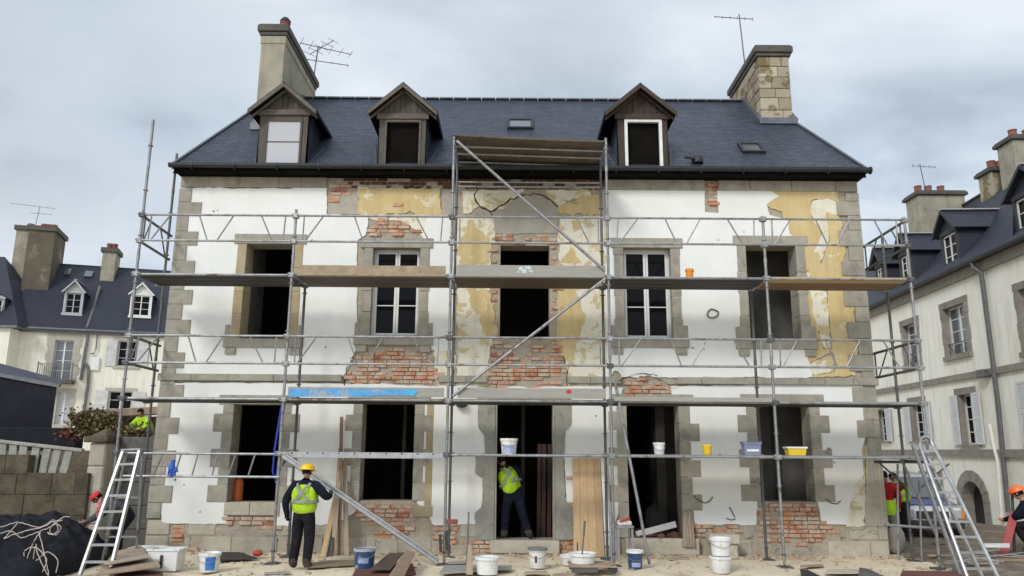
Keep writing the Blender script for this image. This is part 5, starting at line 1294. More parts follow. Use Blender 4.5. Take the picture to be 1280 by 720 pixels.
shut_m = mat('pale grey shutter', (.62, .64, .64), (.55, .57, .57), sc=4, rough=.6, bump=.1)
HR = 8.0
ra, rb_ = PZ(1280, 299, HR), PZ(1087, 385.6, HR)
RFc = Fac(ra, rb_, CAM); L0, L1 = -6.5, (rb_-ra).length+7.0
row_house = thing('row_house', 'long pale terraced house with slate dormers and grey shutters, beyond the long ladder', 'house', (ra.x, ra.y, 0))
PXR = RFc.R
Rw = {'u1': PXR(1182, 381, 1209, 444), 'u2': PXR(1131, 404, 1148, 456), 'u0': PXR(1277, 352, 1330, 436), 'g1': PXR(1202, 492, 1219, 556), 'g2': PXR(1141, 503, 1156, 552), 'g0': PXR(1300, 470, 1345, 556), 'g3': PXR(1098, 512, 1109, 552)}
arch = PXR(1206, 601, 1233, 690); arch = (arch[0], arch[1], 0.0, arch[3])
door2 = PXR(1158, 598, 1180, 690); door2 = (door2[0], door2[1], 0.0, door2[3])
mb = MB(); holed_wall(mb, L0, L1, -.3, HR-.25, list(Rw.values())+[arch, door2], RFc.F, .4)
mb.build('front_wall', white_r, row_house)
mb = MB(); RFc.box(mb, L0, L1, -.3, HR-.25, -7.4, -7.0); RFc.box(mb, L0, L0+.3, -.3, HR-.25, -7, -.4); RFc.box(mb, L1-.3, L1, -.3, HR-.25, -7, -.4); mb.build('rear_wall', white_r, row_house)
mb = MB(); RFc.box(mb, L0+.3, L1-.3, -.2, HR-.3, -1.8, -1.7); RFc.box(mb, L0+.3, L1-.3, 2.0, 2.2, -1.69, -.41); RFc.box(mb, L0+.3, L1-.3, 4.3, 4.5, -1.69, -.41); mb.build('interior_wall', interior, row_house)
# eaves, gutter, cornice
mb = MB(); RFc.box(mb, L0-.1, L1, HR-.42, HR-.12, 0, .12); RFc.box(mb, L0-.1, L1, HR-.25, HR-.08, -.4, .0); mb.build('cornice', sur_r, row_house)
mb = MB(); mb.tube(RFc.F(L0-.1, HR-.06, .28), RFc.F(L1, HR-.06, .28), .09, 10); RFc.box(mb, L0-.1, L1, HR-.12, HR-.07, 0, .25); mb.build('gutter', zinc_dark, row_house, smooth=True)
# string course and ledge
zs = RFc.px(1280, 457.5)[1]; mb = MB(); RFc.box(mb, L0, L1, zs-.09, zs+.1, -.05, .08); mb.build('string_course', sur_r, row_house)
zl_ = RFc.px(1230, 566)[1]; mb = MB(); RFc.box(mb, L0, L1, zl_-.12, zl_+.1, -.05, .09); mb.build('ledge', sur_r, row_house)
# roof: ridge from the photo line through (1259,225)
dr = 3.4; rz = RFc.px(1259, 225, -dr)[1]; sl = (rz-HR)/(dr+.25)
mb = MB(); q = [RFc.F(L0-.2, HR, .25), RFc.F(L1, HR, .25), RFc.F(L1, rz, -dr), RFc.F(L0-.2, rz, -dr)]
hyp = math.hypot(dr+.25, rz-HR); ll = L1-L0+.2
nn = (q[1]-q[0]).cross(q[3]-q[0]); nn = nn if nn.z > 0 else -nn; mb.slab(q, .1, nn, [(0, 0), (ll, 0), (ll, hyp), (0, hyp)])
q = [RFc.F(L0-.2, HR, -dr*2-.25), RFc.F(L1, HR, -dr*2-.25), RFc.F(L1, rz, -dr), RFc.F(L0-.2, rz, -dr)]
nn = (q[1]-q[0]).cross(q[3]-q[0]); nn = nn if nn.z > 0 else -nn; mb.slab(q, .1, nn, [(0, 0), (ll, 0), (ll, hyp), (0, hyp)])
mb.build('roof', slate2, row_house)
for s_ in (L0-.1, L1-.15):
    mb = MB(); mb.slab([RFc.F(s_, HR-.3, -.1), RFc.F(s_, rz-.15, -dr), RFc.F(s_, HR-.3, -dr*2)], .2, RFc.u)
    mb.build('gable_wall', white_r, row_house)
mb = MB(); mb.beam(RFc.F(L0-.2, rz+.03, -dr), RFc.F(L1, rz+.03, -dr), .2, .05); mb.build('ridge', leadm, row_house)
fwindow(RFc, row_house, Rw['u1'], whitepaint, glass_blue, sur_r, nz=4, barm=steel_dark); fwindow(RFc, row_house, Rw['u2'], whitepaint, glass_blue, sur_r, nz=4, barm=steel_dark)
fwindow(RFc, row_house, Rw['u0'], whitepaint, glass_dark, sur_r, nz=4)
fwindow(RFc, row_house, Rw['g1'], whitepaint, glass_dark, sur_r, nz=4, shutters='lr', shm=shut_m, sillh=.05); fwindow(RFc, row_house, Rw['g2'], whitepaint, glass_dark, sur_r, nz=4, shutters='lr', shm=shut_m, sillh=.05)
fwindow(RFc, row_house, Rw['g0'], whitepaint, glass_dark, sur_r, nz=4, shutters='lr', shm=shut_m, sillh=.05); fwindow(RFc, row_house, Rw['g3'], whitepaint, glass_dark, sur_r, nz=4, shutters='lr', shm=shut_m, sillh=.05)
# arch: stone ring closing the square corners
a, b, c, d = arch; cx_ = (a+b)/2; r_ = (b-a)/2; mb = MB(); zc = d-r_
for k in range(9):
    t0, t1 = math.pi*k/9, math.pi*(k+1)/9; R1 = r_+.32
    for tt in ((t0+.01, t1-.01),):
        q = [(cx_+r_*.97*math.cos(tt[0]), zc+r_*.97*math.sin(tt[0])), (cx_+R1*math.cos(tt[0]), zc+R1*math.sin(tt[0])), (cx_+R1*math.cos(tt[1]), zc+R1*math.sin(tt[1])), (cx_+r_*.97*math.cos(tt[1]), zc+r_*.97*math.sin(tt[1]))]
        mb.hexa([RFc.F(s_, z, -.35) for s_, z in q]+[RFc.F(s_, z, .04) for s_, z in q])
z = 0
while z < zc-.05:
    z2 = min(z+.4, zc); RFc.box(mb, a-.30, a+.02, z, z2-.008, -.35, .04); RFc.box(mb, b-.02, b+.30, z, z2-.008, -.35, .04); z = z2
mb.build('arch_surround', sur_r, row_house)
mb = MB(); RFc.box(mb, a, b, c, d, -.38, -.33); mb.build('arch_door', mat('black passage door', (.02, .017, .014), bump=.2), row_house)
mb = MB(); a2, b2_, c2_, d2 = door2; RFc.box(mb, a2-.18, a2, c2_, d2, -.1, .03); RFc.box(mb, b2_, b2_+.18, c2_, d2, -.1, .03); RFc.box(mb, a2-.2, b2_+.2, d2, d2+.22, -.1, .035); mb.build('door_surround', sur_r, row_house)
# downpipe
def pipe(pts, r, m_, par, name='downpipe', n=8):
    m = MB(); m.path(pts, r, n); 
    return m.build(name, m_, par, smooth=True)
p0 = RFc.px(1216, 327)[0]; p1 = RFc.px(1262, 620)[0]
pp = lambda x, y, d=.1: (lambda q: RFc.F(q[0], q[1], d))(RFc.px(x, y, d))
pipe([pp(1214, 326, .28), pp(1217, 333, .26), pp(1226, 341, .14), pp(1228, 352), pp(1238, 430), pp(1248, 510), pp(1260, 640)], .07, pipe_m, row_house)
pipe([pp(1237, 530), pp(1243, 560), pp(1247, 575), pp(1253, 650)], .05, white_r, row_house, 'downpipe')
m = MB(); q = pp(1229, 467, .15); m.box(q.x-.12, q.x+.12, q.y-.2, q.y+.2, q.z-.12, q.z+.12); m.build('meter_box', pipe_m, row_house, bevel=.02)
# dormers
def rd(x0, y0, x1, y1, d0=-.05):
    ym = (y0+y1)/2; a = RFc.px(x0, ym, d0)[0]; b = RFc.px(x1, ym, d0)[0]; xm = (x0+x1)/2; return (min(a, b), max(a, b), RFc.px(xm, y1, d0)[1], RFc.px(xm, y0, d0)[1])
dark_trim = mat('dark dormer trim', (.05, .05, .055), (.035, .035, .04), bump=.1)
for k, bx_ in enumerate(((1179, 292, 1196, 334), (1126, 319, 1138, 346), (1270, 240, 1312, 296), (1096, 335, 1103, 356))):
    gdormer(RFc, row_house, rd(*bx_), .62, .22, 2, HR+.1, sl, whitepaint, slate2, glass_dark, trim=dark_trim, roofm=slate2)
# chimneys on the ridge
def rchim(xl, xr, yt, yb, Y, m_, pots, cap=True, dy=.9):
    a, b = P(xl, yt, Y), P(xr, yt, Y); zt = (a.z+b.z)/2; zb = P((xl+xr)/2, yb, Y).z-1.2; m = MB(); m.box(a.x, b.x, Y, Y+dy, zb, zt-.19); c_ = m.build('chimney', m_, row_house, bevel=.02)
    m = MB(); m.box(a.x-.1, b.x+.1, Y-.1, Y+dy+.1, zt-.19, zt-.06); m.box(a.x-.05, b.x+.05, Y-.05, Y+dy+.05, zt-.06, zt); m.build('chimney_cap', MATS['sooty coping'], c_, bevel=.01)
    for p in pots:
        x = P(p, yt, Y).x; m = MB(); m.lathe([(.19, 0), (.14, .06), (.135, .30), (.155, .34), (.12, .34), (.11, .2)], (x, Y+dy/2, zt), 14); m.build('chimney_pot', terracotta, c_, smooth=True)
    return c_
ry = lambda px: RFc.F(RFc.px(px, 225 if px > 1250 else 255, -dr)[0], 0, -dr).y
c1y = RFc.F(RFc.px(1205, 259, -dr)[0], 0, -dr).y
rchim(1147, 1205, 238, 290, c1y, cl_m, (1156, 1169, 1185), dy=1.0)
c2y = RFc.F(RFc.px(1259, 225, -dr)[0], 0, -dr).y
rchim(1238, 1280, 208, 240, c2y, cr_m, (1248, 1259, 1268), dy=.8)
c3y = RFc.F(RFc.px(1268, 219, -dr)[0], 0, -dr).y
rchim(1265, 1330, 168, 215, c3y-1.0, cl_m, (1277, 1295), dy=.9)
q = P(1156, 234, c1y+.3); aerial('small TV aerial on the broad end chimney of the row house', (q.x, q.y, q.z), 1.0, -.1, [(.9, .2, 1.1, 5, .1, True)])

# ---------- left: cream house far behind
HL = 9.3
la, lb = PZ(17, 409, HL), PZ(206, 417.5, HL)
LFc = Fac(la, lb, CAM); ll_ = (lb-la).length
left_house = thing('cream_house', 'cream house with slate roof, balcony window and two small dormers, beyond the ivy', 'house', (la.x, la.y, 0))
L0, L1 = -.2, ll_+6
Lw = {'b': LFc.R(66, 425, 90, 476), 'r1': LFc.R(147, 426, 171, 458), 'r2': LFc.R(135, 489, 164, 522), 'l2': LFc.R(70, 490, 87, 531)}
mb = MB(); holed_wall(mb, L0, L1, -.3, HL-.2, list(Lw.values()), LFc.F, .35); mb.build('front_wall', cream_r, left_house)
mb = MB(); LFc.box(mb, L0, L0+.3, -.3, HL-.2, -8, -.36); LFc.box(mb, L1-.3, L1, -.3, HL-.2, -8, -.36); LFc.box(mb, L0+.3, L1-.3, -.3, HL-.2, -8, -7.7); mb.build('rear_wall', cream_r, left_house)
mb = MB(); LFc.box(mb, L0+.3, L1-.3, -.3, HL-.2, -1.6, -1.5); mb.build('interior_wall', interior, left_house)
dl = 3.9; rz = (LFc.px(75, 328, -dl)[1]+LFc.px(205, 339, -dl)[1])/2; sl_l = (rz-HL)/(dl+.25); hyp = math.hypot(dl+.25, rz-HL)
mb = MB()
for dd in ((.25), (-dl*2-.25)):
    q = [LFc.F(L0-.1, HL, dd), LFc.F(L1, HL, dd), LFc.F(L1, rz, -dl), LFc.F(L0-.1, rz, -dl)]; nn = (q[1]-q[0]).cross(q[3]-q[0]); nn = nn if nn.z > 0 else -nn
    mb.slab(q, .1, nn, [(0, 0), (L1-L0, 0), (L1-L0, hyp), (0, hyp)])
mb.build('roof', slate2, left_house)
mb = MB(); mb.tube(LFc.F(L0, HL-.03, .3), LFc.F(L1, HL-.03, .3), .08, 8); LFc.box(mb, L0, L1, HL-.25, HL-.1, 0, .2); mb.build('gutter', leadm, left_house, smooth=True)
mb = MB(); LFc.box(mb, L0-.02, L0+.35, -.2, HL-.3, 0, .05); mb.build('corner_quoins', stone_warm, left_house)
sl_m = mat('pale limestone surround', (.42, .40, .34), (.36, .34, .29), bump=.3)
w_ = fwindow(LFc, left_house, Lw['b'], whitepaint, glass_blue, sl_m, nz=4, sw=.35, lint=.35, sillh=.1)
a, b, c, d = Lw['b']; bb_x0, bb_x1 = LFc.px(50, 475)[0], LFc.px(94, 475)[0]; zb_ = LFc.px(72, 476)[1]
m = MB(); LFc.box(m, bb_x0, bb_x1, zb_-.2, zb_, 0, .9); bal = m.build('balcony', MATS['sooty coping'], left_house)
m = MB(); zt_ = LFc.px(72, 456)[1]
for (s0, s1, d0, d1) in ((bb_x0, bb_x1, .84, .88), (bb_x0, bb_x0+.04, 0, .84), (bb_x1-.04, bb_x1, 0, .84)):
    LFc.box(m, s0, s1, zt_-.03, zt_, d0, d1); LFc.box(m, s0, s1, zb_+.05, zb_+.08, d0, d1)
for k in range(17): x = bb_x0+.02+(bb_x1-bb_x0-.06)*k/16; LFc.box(m, x, x+.03, zb_, zt_-.031, .85, .87)
for x in (bb_x0, bb_x1-.05): LFc.box(m, x, x+.06, zb_, zt_+.1, .83, .9)
m.build('railing', pipe_m, bal)
fwindow(LFc, left_house, Lw['r1'], whitepaint, glass_dark, sl_m, nz=3, sw=.2, shutters='lr', shm=mat('white shutter', (.62, .63, .62), bump=.1)); fwindow(LFc, left_house, Lw['r2'], whitepaint, glass_dark, sl_m, nz=3, sw=.2, shutters='lr', shm=MATS['white shutter'])
fwindow(LFc, left_house, Lw['l2'], whitepaint, glass_pale, sl_m, nz=2, sw=.2)
lp = lambda x, y, d=.12: (lambda q: LFc.F(q[0], q[1], d))(LFc.px(x, y, d))
pipe([lp(125, 358, -2.2), lp(117, 385, -1.2), lp(109, 409, .1), lp(109, 424), lp(104, 452), lp(101, 475)], .09, pipe_m, left_house)
pipe([lp(104, 452), lp(111, 460), lp(110, 480), lp(104, 520)], .09, pipe_m, left_house)
pipe([lp(122, 415), lp(120, 436), lp(117, 442), lp(113, 442)], .04, pipe_m, left_house, 'cable')
m = MB(); q = LFc.px(119, 455); LFc.box(m, q[0]-.25, q[0]+.25, q[1]-.4, q[1]+.4, .0, .14); m.build('meter_box', whitepaint, left_house, bevel=.02)
grey_trim = mat('pale grey dormer', (.42, .43, .44), (.36, .37, .38), bump=.1)
def ld(x0, y0, x1, y1, d0=-.6):
    ym = (y0+y1)/2; a = LFc.px(x0, ym, d0)[0]; b = LFc.px(x1, ym, d0)[0]; return (a, b, LFc.px(x0, y1, d0)[1], LFc.px(x0, y0, d0)[1])
gdormer(LFc, left_house, ld(82, 366, 101, 391), .62, .12, 2, HL+.1, sl_l, grey_trim, grey_trim, glass_dark, d0=-.6, trim=grey_trim, roofm=slate2)
gdormer(LFc, left_house, ld(165, 369, 187, 394), .62, .12, 2, HL+.1, sl_l, whitepaint, whitepaint, glass_dark, d0=-.6, trim=whitepaint, roofm=slate2)
dr_m = MB()
for (x, y) in ((83, 340), (109, 343), (106, 352)):
    pass
def lchim(xl, xm, xr, yt, yt2, yb, dcen, m_, pots, wf, wd):
    """chimney whose corner edge faces the camera"""
    s0 = LFc.px(xl, yt, dcen)[0]; s1 = LFc.px(xr, yt, dcen)[0]; zt = LFc.px((xl+xr)/2, yt, dcen)[1]; zb = LFc.px((xl+xr)/2, yb, dcen)[1]-1.5; mid = (s0+s1)/2
    m = MB(); LFc.box(m, mid-wf, mid+wf, zb, zt-.3, dcen-wd, dcen+wd); c_ = m.build('chimney', m_, left_house, bevel=.02)
    m = MB(); LFc.box(m, mid-wf-.12, mid+wf+.12, zt-.3, zt, dcen-wd-.12, dcen+wd+.12); m.build('chimney_cap', MATS['sooty coping'], c_)
    for p in pots:
        x = LFc.px(p, yt, dcen)[0]; m = MB(); q = LFc.F(x, zt, dcen); m.lathe([(.2, 0), (.18, .3), (.22, .35), (.2, .45), (.1, .45)], q, 12); m.build('chimney_pot', terracotta, c_, smooth=True)
    return c_
brown_ch = mat('brown rendered chimney', (.125, .105, .075), (.09, .075, .055), sc=1.5, rough=.95, bump=.3, c3=(.22, .19, .14), s3=.8)
lchim(44, 44, 77, 289, 298, 352, -dl+.6, brown_ch, (55, 61, 67), .78, 1.25); lchim(29, 33, 44, 288, 292, 345, -dl-.4, cl_m, (38,), .38, 1.2)
lchim(131, 140, 150, 313, 317, 355, -dl+.3, cl_m, (137, 143), .42, .7)
q = LFc.F(LFc.px(43, 288, -dl)[0], LFc.px(43, 288, -dl)[1], -dl); aerial('large TV aerial on the big brown chimney of the cream house', (q.x, q.y, q.z), 1.7, .15, [(.98, .35+math.pi, 2.6, 7, .22, False), (.7, .35, 1.2, 4, .2, False)])
for (x0, y0, x1, y1) in ((80, 338, 87, 343), (105, 341, 115, 346)):
    s0, s1 = LFc.px(x0, y0, -2.9)[0], LFc.px(x1, y0, -2.9)[0]; z = LFc.px(x0, y1, -2.9)[1]
    dd = -((z-HL)/sl_l)+.25; m = MB(); q = [LFc.F(s0, z, dd+.06), LFc.F(s1, z, dd+.06), LFc.F(s1, z+.45, dd+.06-.45/sl_l), LFc.F(s0, z+.45, dd+.06-.45/sl_l)]; nn = (q[1]-q[0]).cross(q[3]-q[0]); nn = nn if nn.z > 0 else -nn
    m.slab([p+nn.normalized()*.1 for p in q], .12, nn); m.build('skylight', glass_blue, left_house)
# ---------- leftmost neighbour, only its corner shows
sa, sb = PZ(-60, 405, 9.3), PZ(14, 406, 9.3)
SFc = Fac(sa, sb, CAM); ls = (sb-sa).length
lh = thing('gabled_house', 'cream house with steep slate roof cut off by the picture edge, beyond the dark shed', 'house', (sa.x, sa.y, 0))
mb = MB(); holed_wall(mb, -8, ls, -.3, 9.1, [], SFc.F, .4, False); SFc.box(mb, ls-.4, ls, -.3, 9.1, -7, -.41); mb.build('front_wall', cream_r, lh)
zz1 = SFc.px(5, 321, -3.2)[1]; sl_s = (zz1-9.3)/3.4; hy = math.hypot(3.4, zz1-9.3)
mb = MB()
q = [SFc.F(-8, 9.3, .2), SFc.F(ls+.5, 9.3, .2), SFc.F(SFc.px(6, 321, -3.2)[0], zz1, -3.2), SFc.F(-8, zz1, -3.2)]; mb.slab(q, .1, SFc.n+V((0, 0, 1)), [(0, 0), (ls+8.5, 0), (ls+6, hy), (0, hy)])
q2 = [q[1], SFc.F(ls+.5, 9.3, -6.6), q[2]]; nn = (q2[1]-q2[0]).cross(q2[2]-q2[0]); nn = nn if nn.z > 0 else -nn; mb.slab(q2, .1, nn, [(0, 0), (6.8, 0), (3.4, hy)])
mb.build('roof', slate2, lh)
mb = MB(); SFc.box(mb, -8, ls+.5, 9.1, 9.25, -.2, .3); mb.build('gutter', leadm, lh)
sdz = ld
a = SFc.px(-30, 375, -.4)[0]; b = SFc.px(3, 375, -.4)[0]; gdormer(SFc, lh, (a, b, 9.7, 10.9), .3, .15, 2, 9.4, sl_s, grey_trim, grey_trim, glass_dark, d0=-.4, trim=grey_trim, roofm=slate2)

# ---------- dark shed
shed = thing('dark_shed', 'black-blue windowless shed with a sloping slate roof at the left picture edge', 'shed', (P(0, 560, 5).x, 5, 0))
navy = mat('dark blue-black cladding', (.012, .013, .020), (.008, .009, .014), sc=1.5, rough=.8, spec=.2, bump=.25, bsc=10, c3=(.015, .016, .022), s3=1)
Ys = 5.0; xr_ = P(69, 500, Ys).x; mb = MB(); x0 = xr_-9; zr_ = P(69, 484, Ys).z; zl2 = P(0, 471, Ys).z; zfar = zl2+(zl2-zr_)*(abs(x0-P(0, 471, Ys).x)/abs(xr_-P(0, 471, Ys).x))
mb.hexa([(x0, Ys, -.1), (xr_, Ys, -.1), (xr_-2.7, Ys+4, -.1), (x0, Ys+4, -.1), (x0, Ys, zfar), (xr_, Ys, zr_), (xr_-2.7, Ys+4, zr_), (x0, Ys+4, zfar)]); mb.build('wall', navy, shed)
mb = MB(); mb.beam((x0, Ys-.04, zfar+.04), (xr_+.1, Ys-.04, zr_+.04), .08, .10); mb.build('fascia', leadm, shed)
mb = MB(); zp = P(0, 452, Ys+2).z; q = [V((x0, Ys, zfar+.09)), V((xr_+.1, Ys, zr_+.09)), V((P(45, 477, Ys+2).x, Ys+3.5, P(48, 475, Ys+3.5).z)), V((P(0, 452, Ys+3.5).x, Ys+3.5, P(0, 454, Ys+3.5).z)), V((x0, Ys+3.5, P(0, 454, Ys+3.5).z))]
mb.slab(q, .06, (0, -.5, 1), [(0, 0), (9, 0), (8, 3), (6, 4), (0, 4)]); mb.build('roof', slate2, shed)
# lower dark wall under the shed corner
mb = MB(); q0, q1 = P(-40, 560, 3.0), P(93, 560, 3.0); mb.box(q0.x-3, q1.x, 3.0, 3.4, -.1, P(90, 535, 3.0).z); tag(mb.build('boundary_wall', navy, loc=(q1.x, 3, 0), bevel=.02), 'low black wall between the dark shed and the ivy', 'wall')

# ---------- stone yard wall with pillars
ygm = mat('old yard wall stone', (.12, .095, .06), (.075, .06, .038), sc=4, rough=.95, bump=.7, bsc=22, bd=.03, island=.35, c3=(.05, .045, .03), s3=2.8, t3=(.48, .66), streak=(.05, .045, .035), streak_amt=.5)
yw = thing('yard_wall', 'low brown stone yard wall of large blocks behind the black tarpaulin', 'wall', (P(50, 640, -.4).x, -.4, 0))
def blockwall(x0, x1, y0, y1, z0, z1, hh=.42):
    mb = MB(); mb.box(x0, x1, y0+.03, y1, z0, z1-.01); z = z0; k = 0
    while z < z1-.02:
        z2 = min(z+hh, z1); z2 = z1 if z1-z2 < .12 else z2; x = x0
        while x < x1-.01:
            x2 = min(x+rnd.uniform(.5, 1.0), x1); x2 = x1 if x1-x2 < .2 else x2
            mb.box(x+.003, x2-.003, y0-rnd.uniform(0, .015), y0+.06, z+.003, z2-.003); x = x2
        z = z2
    return mb
xw0, xw1, xw2 = P(-80, 590, -.4).x, P(34, 590, -.4).x, P(112, 590, -.4).x
blockwall(xw0, xw1, -.4, .1, -.1, P(10, 568, -.4).z).build('taller_section', ygm, yw, bevel=.008); blockwall(xw1, xw2, -.4, .1, -.1, P(80, 591, -.4).z).build('lower_section', ygm, yw, bevel=.008)
mb = MB(); mb.beam(P(-60, 545, -.15), P(104, 563, -.15), .12, .07); 
fence = thing('picket_railing', 'concrete railing with leaning flat pickets on top of the stone yard wall', 'railing', (P(50, 590, -.15).x, -.15, P(50, 590, -.15).z))
mb.build('top_rail', concrete, fence, bevel=.01)
for k, (xa2, xb2) in enumerate(((4, 1), (17, 15), (30, 27), (46, 40), (60, 53), (73, 65), (87, 79))):
    a, b = P(xb2, 592, -.15), P(xa2, 551+k*1.6+2, -.15); mb = MB(); mb.beam(a, b, .05, .17, (1, 0, 0)); mb.build('picket', concrete, fence, bevel=.008)
# pillar
pil = thing('gate_pillar', 'pale stone gate pillar with a pointed mossy cap beside the ivy', 'pillar', (P(118, 600, -.2).x, -.2, 0))
xa2, xb2 = P(107, 600, -.3).x, P(128, 600, -.3).x; zt_ = P(118, 553, -.3).z
mb = blockwall(xa2, xb2, -.3, .3, -.05, zt_, .6); mb.build('shaft', stone_warm, pil, bevel=.03)
mb = MB(); mb.box(xa2-.1, xb2+.06, -.4, .4, zt_, zt_+.12); c_ = V(((xa2+xb2)/2, 0, zt_+.32)); mb.add([(xa2-.04, -.34, zt_+.121), (xb2, -.34, zt_+.121), (xb2, .34, zt_+.121), (xa2-.04, .34, zt_+.121), c_], [(0, 1, 4), (1, 2, 4), (2, 3, 4), (3, 0, 4), (3, 2, 1, 0)])
mb.build('cap', ygm, pil, bevel=.02)
# dark wall between pillar and house
dw = mat('grey shadowed wall', (.13, .125, .115), (.09, .085, .08), sc=3, rough=.95, bump=.6, bsc=18, bd=.03, c3=(.17, .16, .14), s3=1.5)
mb = blockwall(xb2+.02, XL-.02, .25, .7, -.1, P(165, 546, .25).z, .5); tag(mb.build('garden_wall', dw, loc=((xb2+XL)/2, .3, 0), bevel=.02), 'dark grey garden wall between the pillar and the house corner, under the distant worker', 'wall')
# raised terrace behind, brick remains and beam
mb = MB(); mb.box(-14, XL-.02, .8, 11, -.1, 2.05); struct(mb.build('terrace', mud), label='raised earth terrace behind the garden wall')
mb = blockwall(P(120, 540, 9).x, P(200, 540, 9).x, 9.0, 9.4, 2.0, P(150, 520, 9).z, .4); 
bw = tag(mb.build('brick_wall', mat('brown-orange ruin wall', (.17, .12, .085), (.12, .08, .06), sc=2, bump=.6, c3=(.24, .13, .07), s3=1.5, island=.4), loc=(P(160, 540, 9).x, 9, 2), bevel=.02), 'low brown ruined wall behind the ivy and the distant worker', 'wall')
mb = MB(); mb.beam(P(112, 518, 8.6), P(206, 513, 8.6), .4, .26); tag(mb.build('timber_beam', wood_grey, loc=tuple(P(160, 516, 8.6)), bevel=.02), 'thick grey beam laid along the top of the ruined wall', 'beam')
# ivy
def ivy(cx0, cy0, Y, n, wx, wz, label, cols, seed):
    r = random.Random(seed); c = P(cx0, cy0, Y); t = thing('ivy', label, 'climbing plant', (c.x, Y, c.z-wz)); m = MB(); st = MB()
    for _ in range(16):
        x = r.uniform(-wx, wx); p = V((c.x+x, Y+r.uniform(-.1, .2), c.z-wz)); pts = [p]
        for k in range(5): p = p+V((r.uniform(-.15, .15), r.uniform(-.08, .05), wz*.34)); pts.append(p)
        st.path(pts, .012, 4)
    clumps = [(r.uniform(-wx, wx), r.uniform(-.25, .1), r.uniform(-wz, wz)*.8, r.uniform(.04, .14)) for _ in range(34)]
    for _ in range(n):
        a, b_, d_, rr = r.choice(clumps); 
        q = V((c.x+a+r.gauss(0, rr), Y+b_+r.gauss(0, rr*.5), c.z+d_+r.gauss(0, rr*.8))); s = r.uniform(.025, .06)
        u = V((r.gauss(0, 1), r.gauss(0, 1), r.gauss(0, 1))).normalized(); v = u.cross(V((r.gauss(0, 1), r.gauss(0, 1), 1))).normalized()
        m.add([q-u*s, q+v*s*.6, q+u*s, q-v*s*.6], [(0, 1, 2, 3)])
    st.build('stems', oldV, t); m.build('leaves', cols, t)
leafm = mat('russet ivy leaves', (.10, .085, .03), (.07, .075, .03), sc=8, rough=.7, bump=0, island_cols=[(.05, .06, .02), (.14, .10, .035), (.20, .10, .04), (.24, .17, .06), (.07, .08, .03), (.12, .055, .03)])
ivy(122, 531, 1.0, 2600, .52, .30, 'russet and olive ivy heaped over the wall top left of the distant worker', leafm, 4)
ivy(160, 541, .6, 500, .42, .05, 'thin fringe of ivy on the dark grey garden wall', leafm, 8)
ivy(93, 541, 1.2, 350, .18, .06, 'small red-brown ivy tuft at the corner of the dark shed', mat('red ivy', (.16, .04, .03), island_cols=[(.16, .04, .03), (.08, .05, .025), (.22, .08, .05)], bump=0), 9)

import mathutils.noise as mnoise
# ================================================================== BLACK TARPAULIN HEAP with ropes
nx_, ny_ = 160, 110; X0, X1, Y0, Y1 = -13.2, -7.75, -4.3, -1.15; vs = []
hx = lambda px, py, Y: P(px, py, Y)
for j in range(ny_+1):
    for i in range(nx_+1):
        u, v = i/nx_, j/ny_; x = X0+(X1-X0)*u; y = Y0+(Y1-Y0)*v
        ed = min(1, (1-u)/.22)*min(1, v/.22)*min(1, (1-v)/.12); ed = max(0, ed)**.45
        top = .70+.05*math.exp(-((x+9.6)/.7)**2)+.04*math.sin(x*1.3)+.03*math.sin(x*3.1+y*2)+.05*(y+2.6)
        fold = .12*(mnoise.ridged_multi_fractal(V((x*1.5+y*.9, y*1.3-x*.3, 3)), .8, 2.2, 5, 1, 2)-1.1)+.05*abs(mnoise.noise(V((x*3.5+y*2, y*3, 1))))+.02*mnoise.noise(V((x*9, y*9, 1)))
        yy = y; vs.append((x, yy, max(-.03, ed*(top+fold))))
mb = MB(); mb.add(vs, [(j*(nx_+1)+i, j*(nx_+1)+i+1, (j+1)*(nx_+1)+i+1, (j+1)*(nx_+1)+i) for j in range(ny_) for i in range(nx_)])
tag(mb.build('tarpaulin', tarp_m, loc=(-10.5, -2.6, 0), smooth=True), 'black tarpaulin draped over a heap in the left foreground corner', 'tarpaulin')
def rope(pts, Y, label, r=.008):
    q = []
    P3 = [P(a, b, Y+(k*.02)) for k, (a, b) in enumerate(pts)]
    for k in range(len(P3)-1):
        a_, b_, c_, d_ = P3[max(k-1, 0)], P3[k], P3[k+1], P3[min(k+2, len(P3)-1)]
        for s in range(6): t = s/6; q.append(.5*((2*b_)+(c_-a_)*t+(2*a_-5*b_+4*c_-d_)*t*t+(3*b_-a_-3*c_+d_)*t**3)+V((0, rnd.uniform(-.008, .008), rnd.uniform(-.008, .008))))
    q.append(P3[-1]); m = MB(); m.path(q, r, 5); tag(m.build('rope', rope_m, loc=tuple(P3[0]), smooth=True), label, 'rope')
Yr = -2.9
rope([(-4, 660), (10, 656), (24, 653), (48, 659), (60, 654), (66, 650), (72, 651), (80, 646), (87, 646)], Yr-.4, 'pale rope stretched over the tarpaulin towards the knot')
rope([(0, 678), (8, 670), (22, 654)], Yr-.7, 'short pale rope crossing the tarpaulin at the picture edge')
rope([(0, 676), (15, 669), (35, 663), (55, 658), (66, 652), (71, 656), (72, 663), (66, 668), (59, 666)], Yr-.7, 'pale rope curling into a loop below the knot')
rope([(49, 668), (50, 666), (44, 674), (36, 692), (33, 702)], Yr-.9, 'left cord of the pair hanging from the peak on the tarpaulin')
rope([(49, 667), (53, 682), (59, 708), (60, 719), (47, 692), (45, 680), (42, 694), (40, 710)], Yr-.9, 'right cord of the pair hanging in a long loop on the tarpaulin')
rope([(52, 718), (58, 700), (50, 688), (40, 684), (30, 690), (34, 704), (46, 700), (60, 690), (72, 700), (70, 716)], Yr-.9, 'tangle of pale rope low on the tarpaulin beside the white tub')
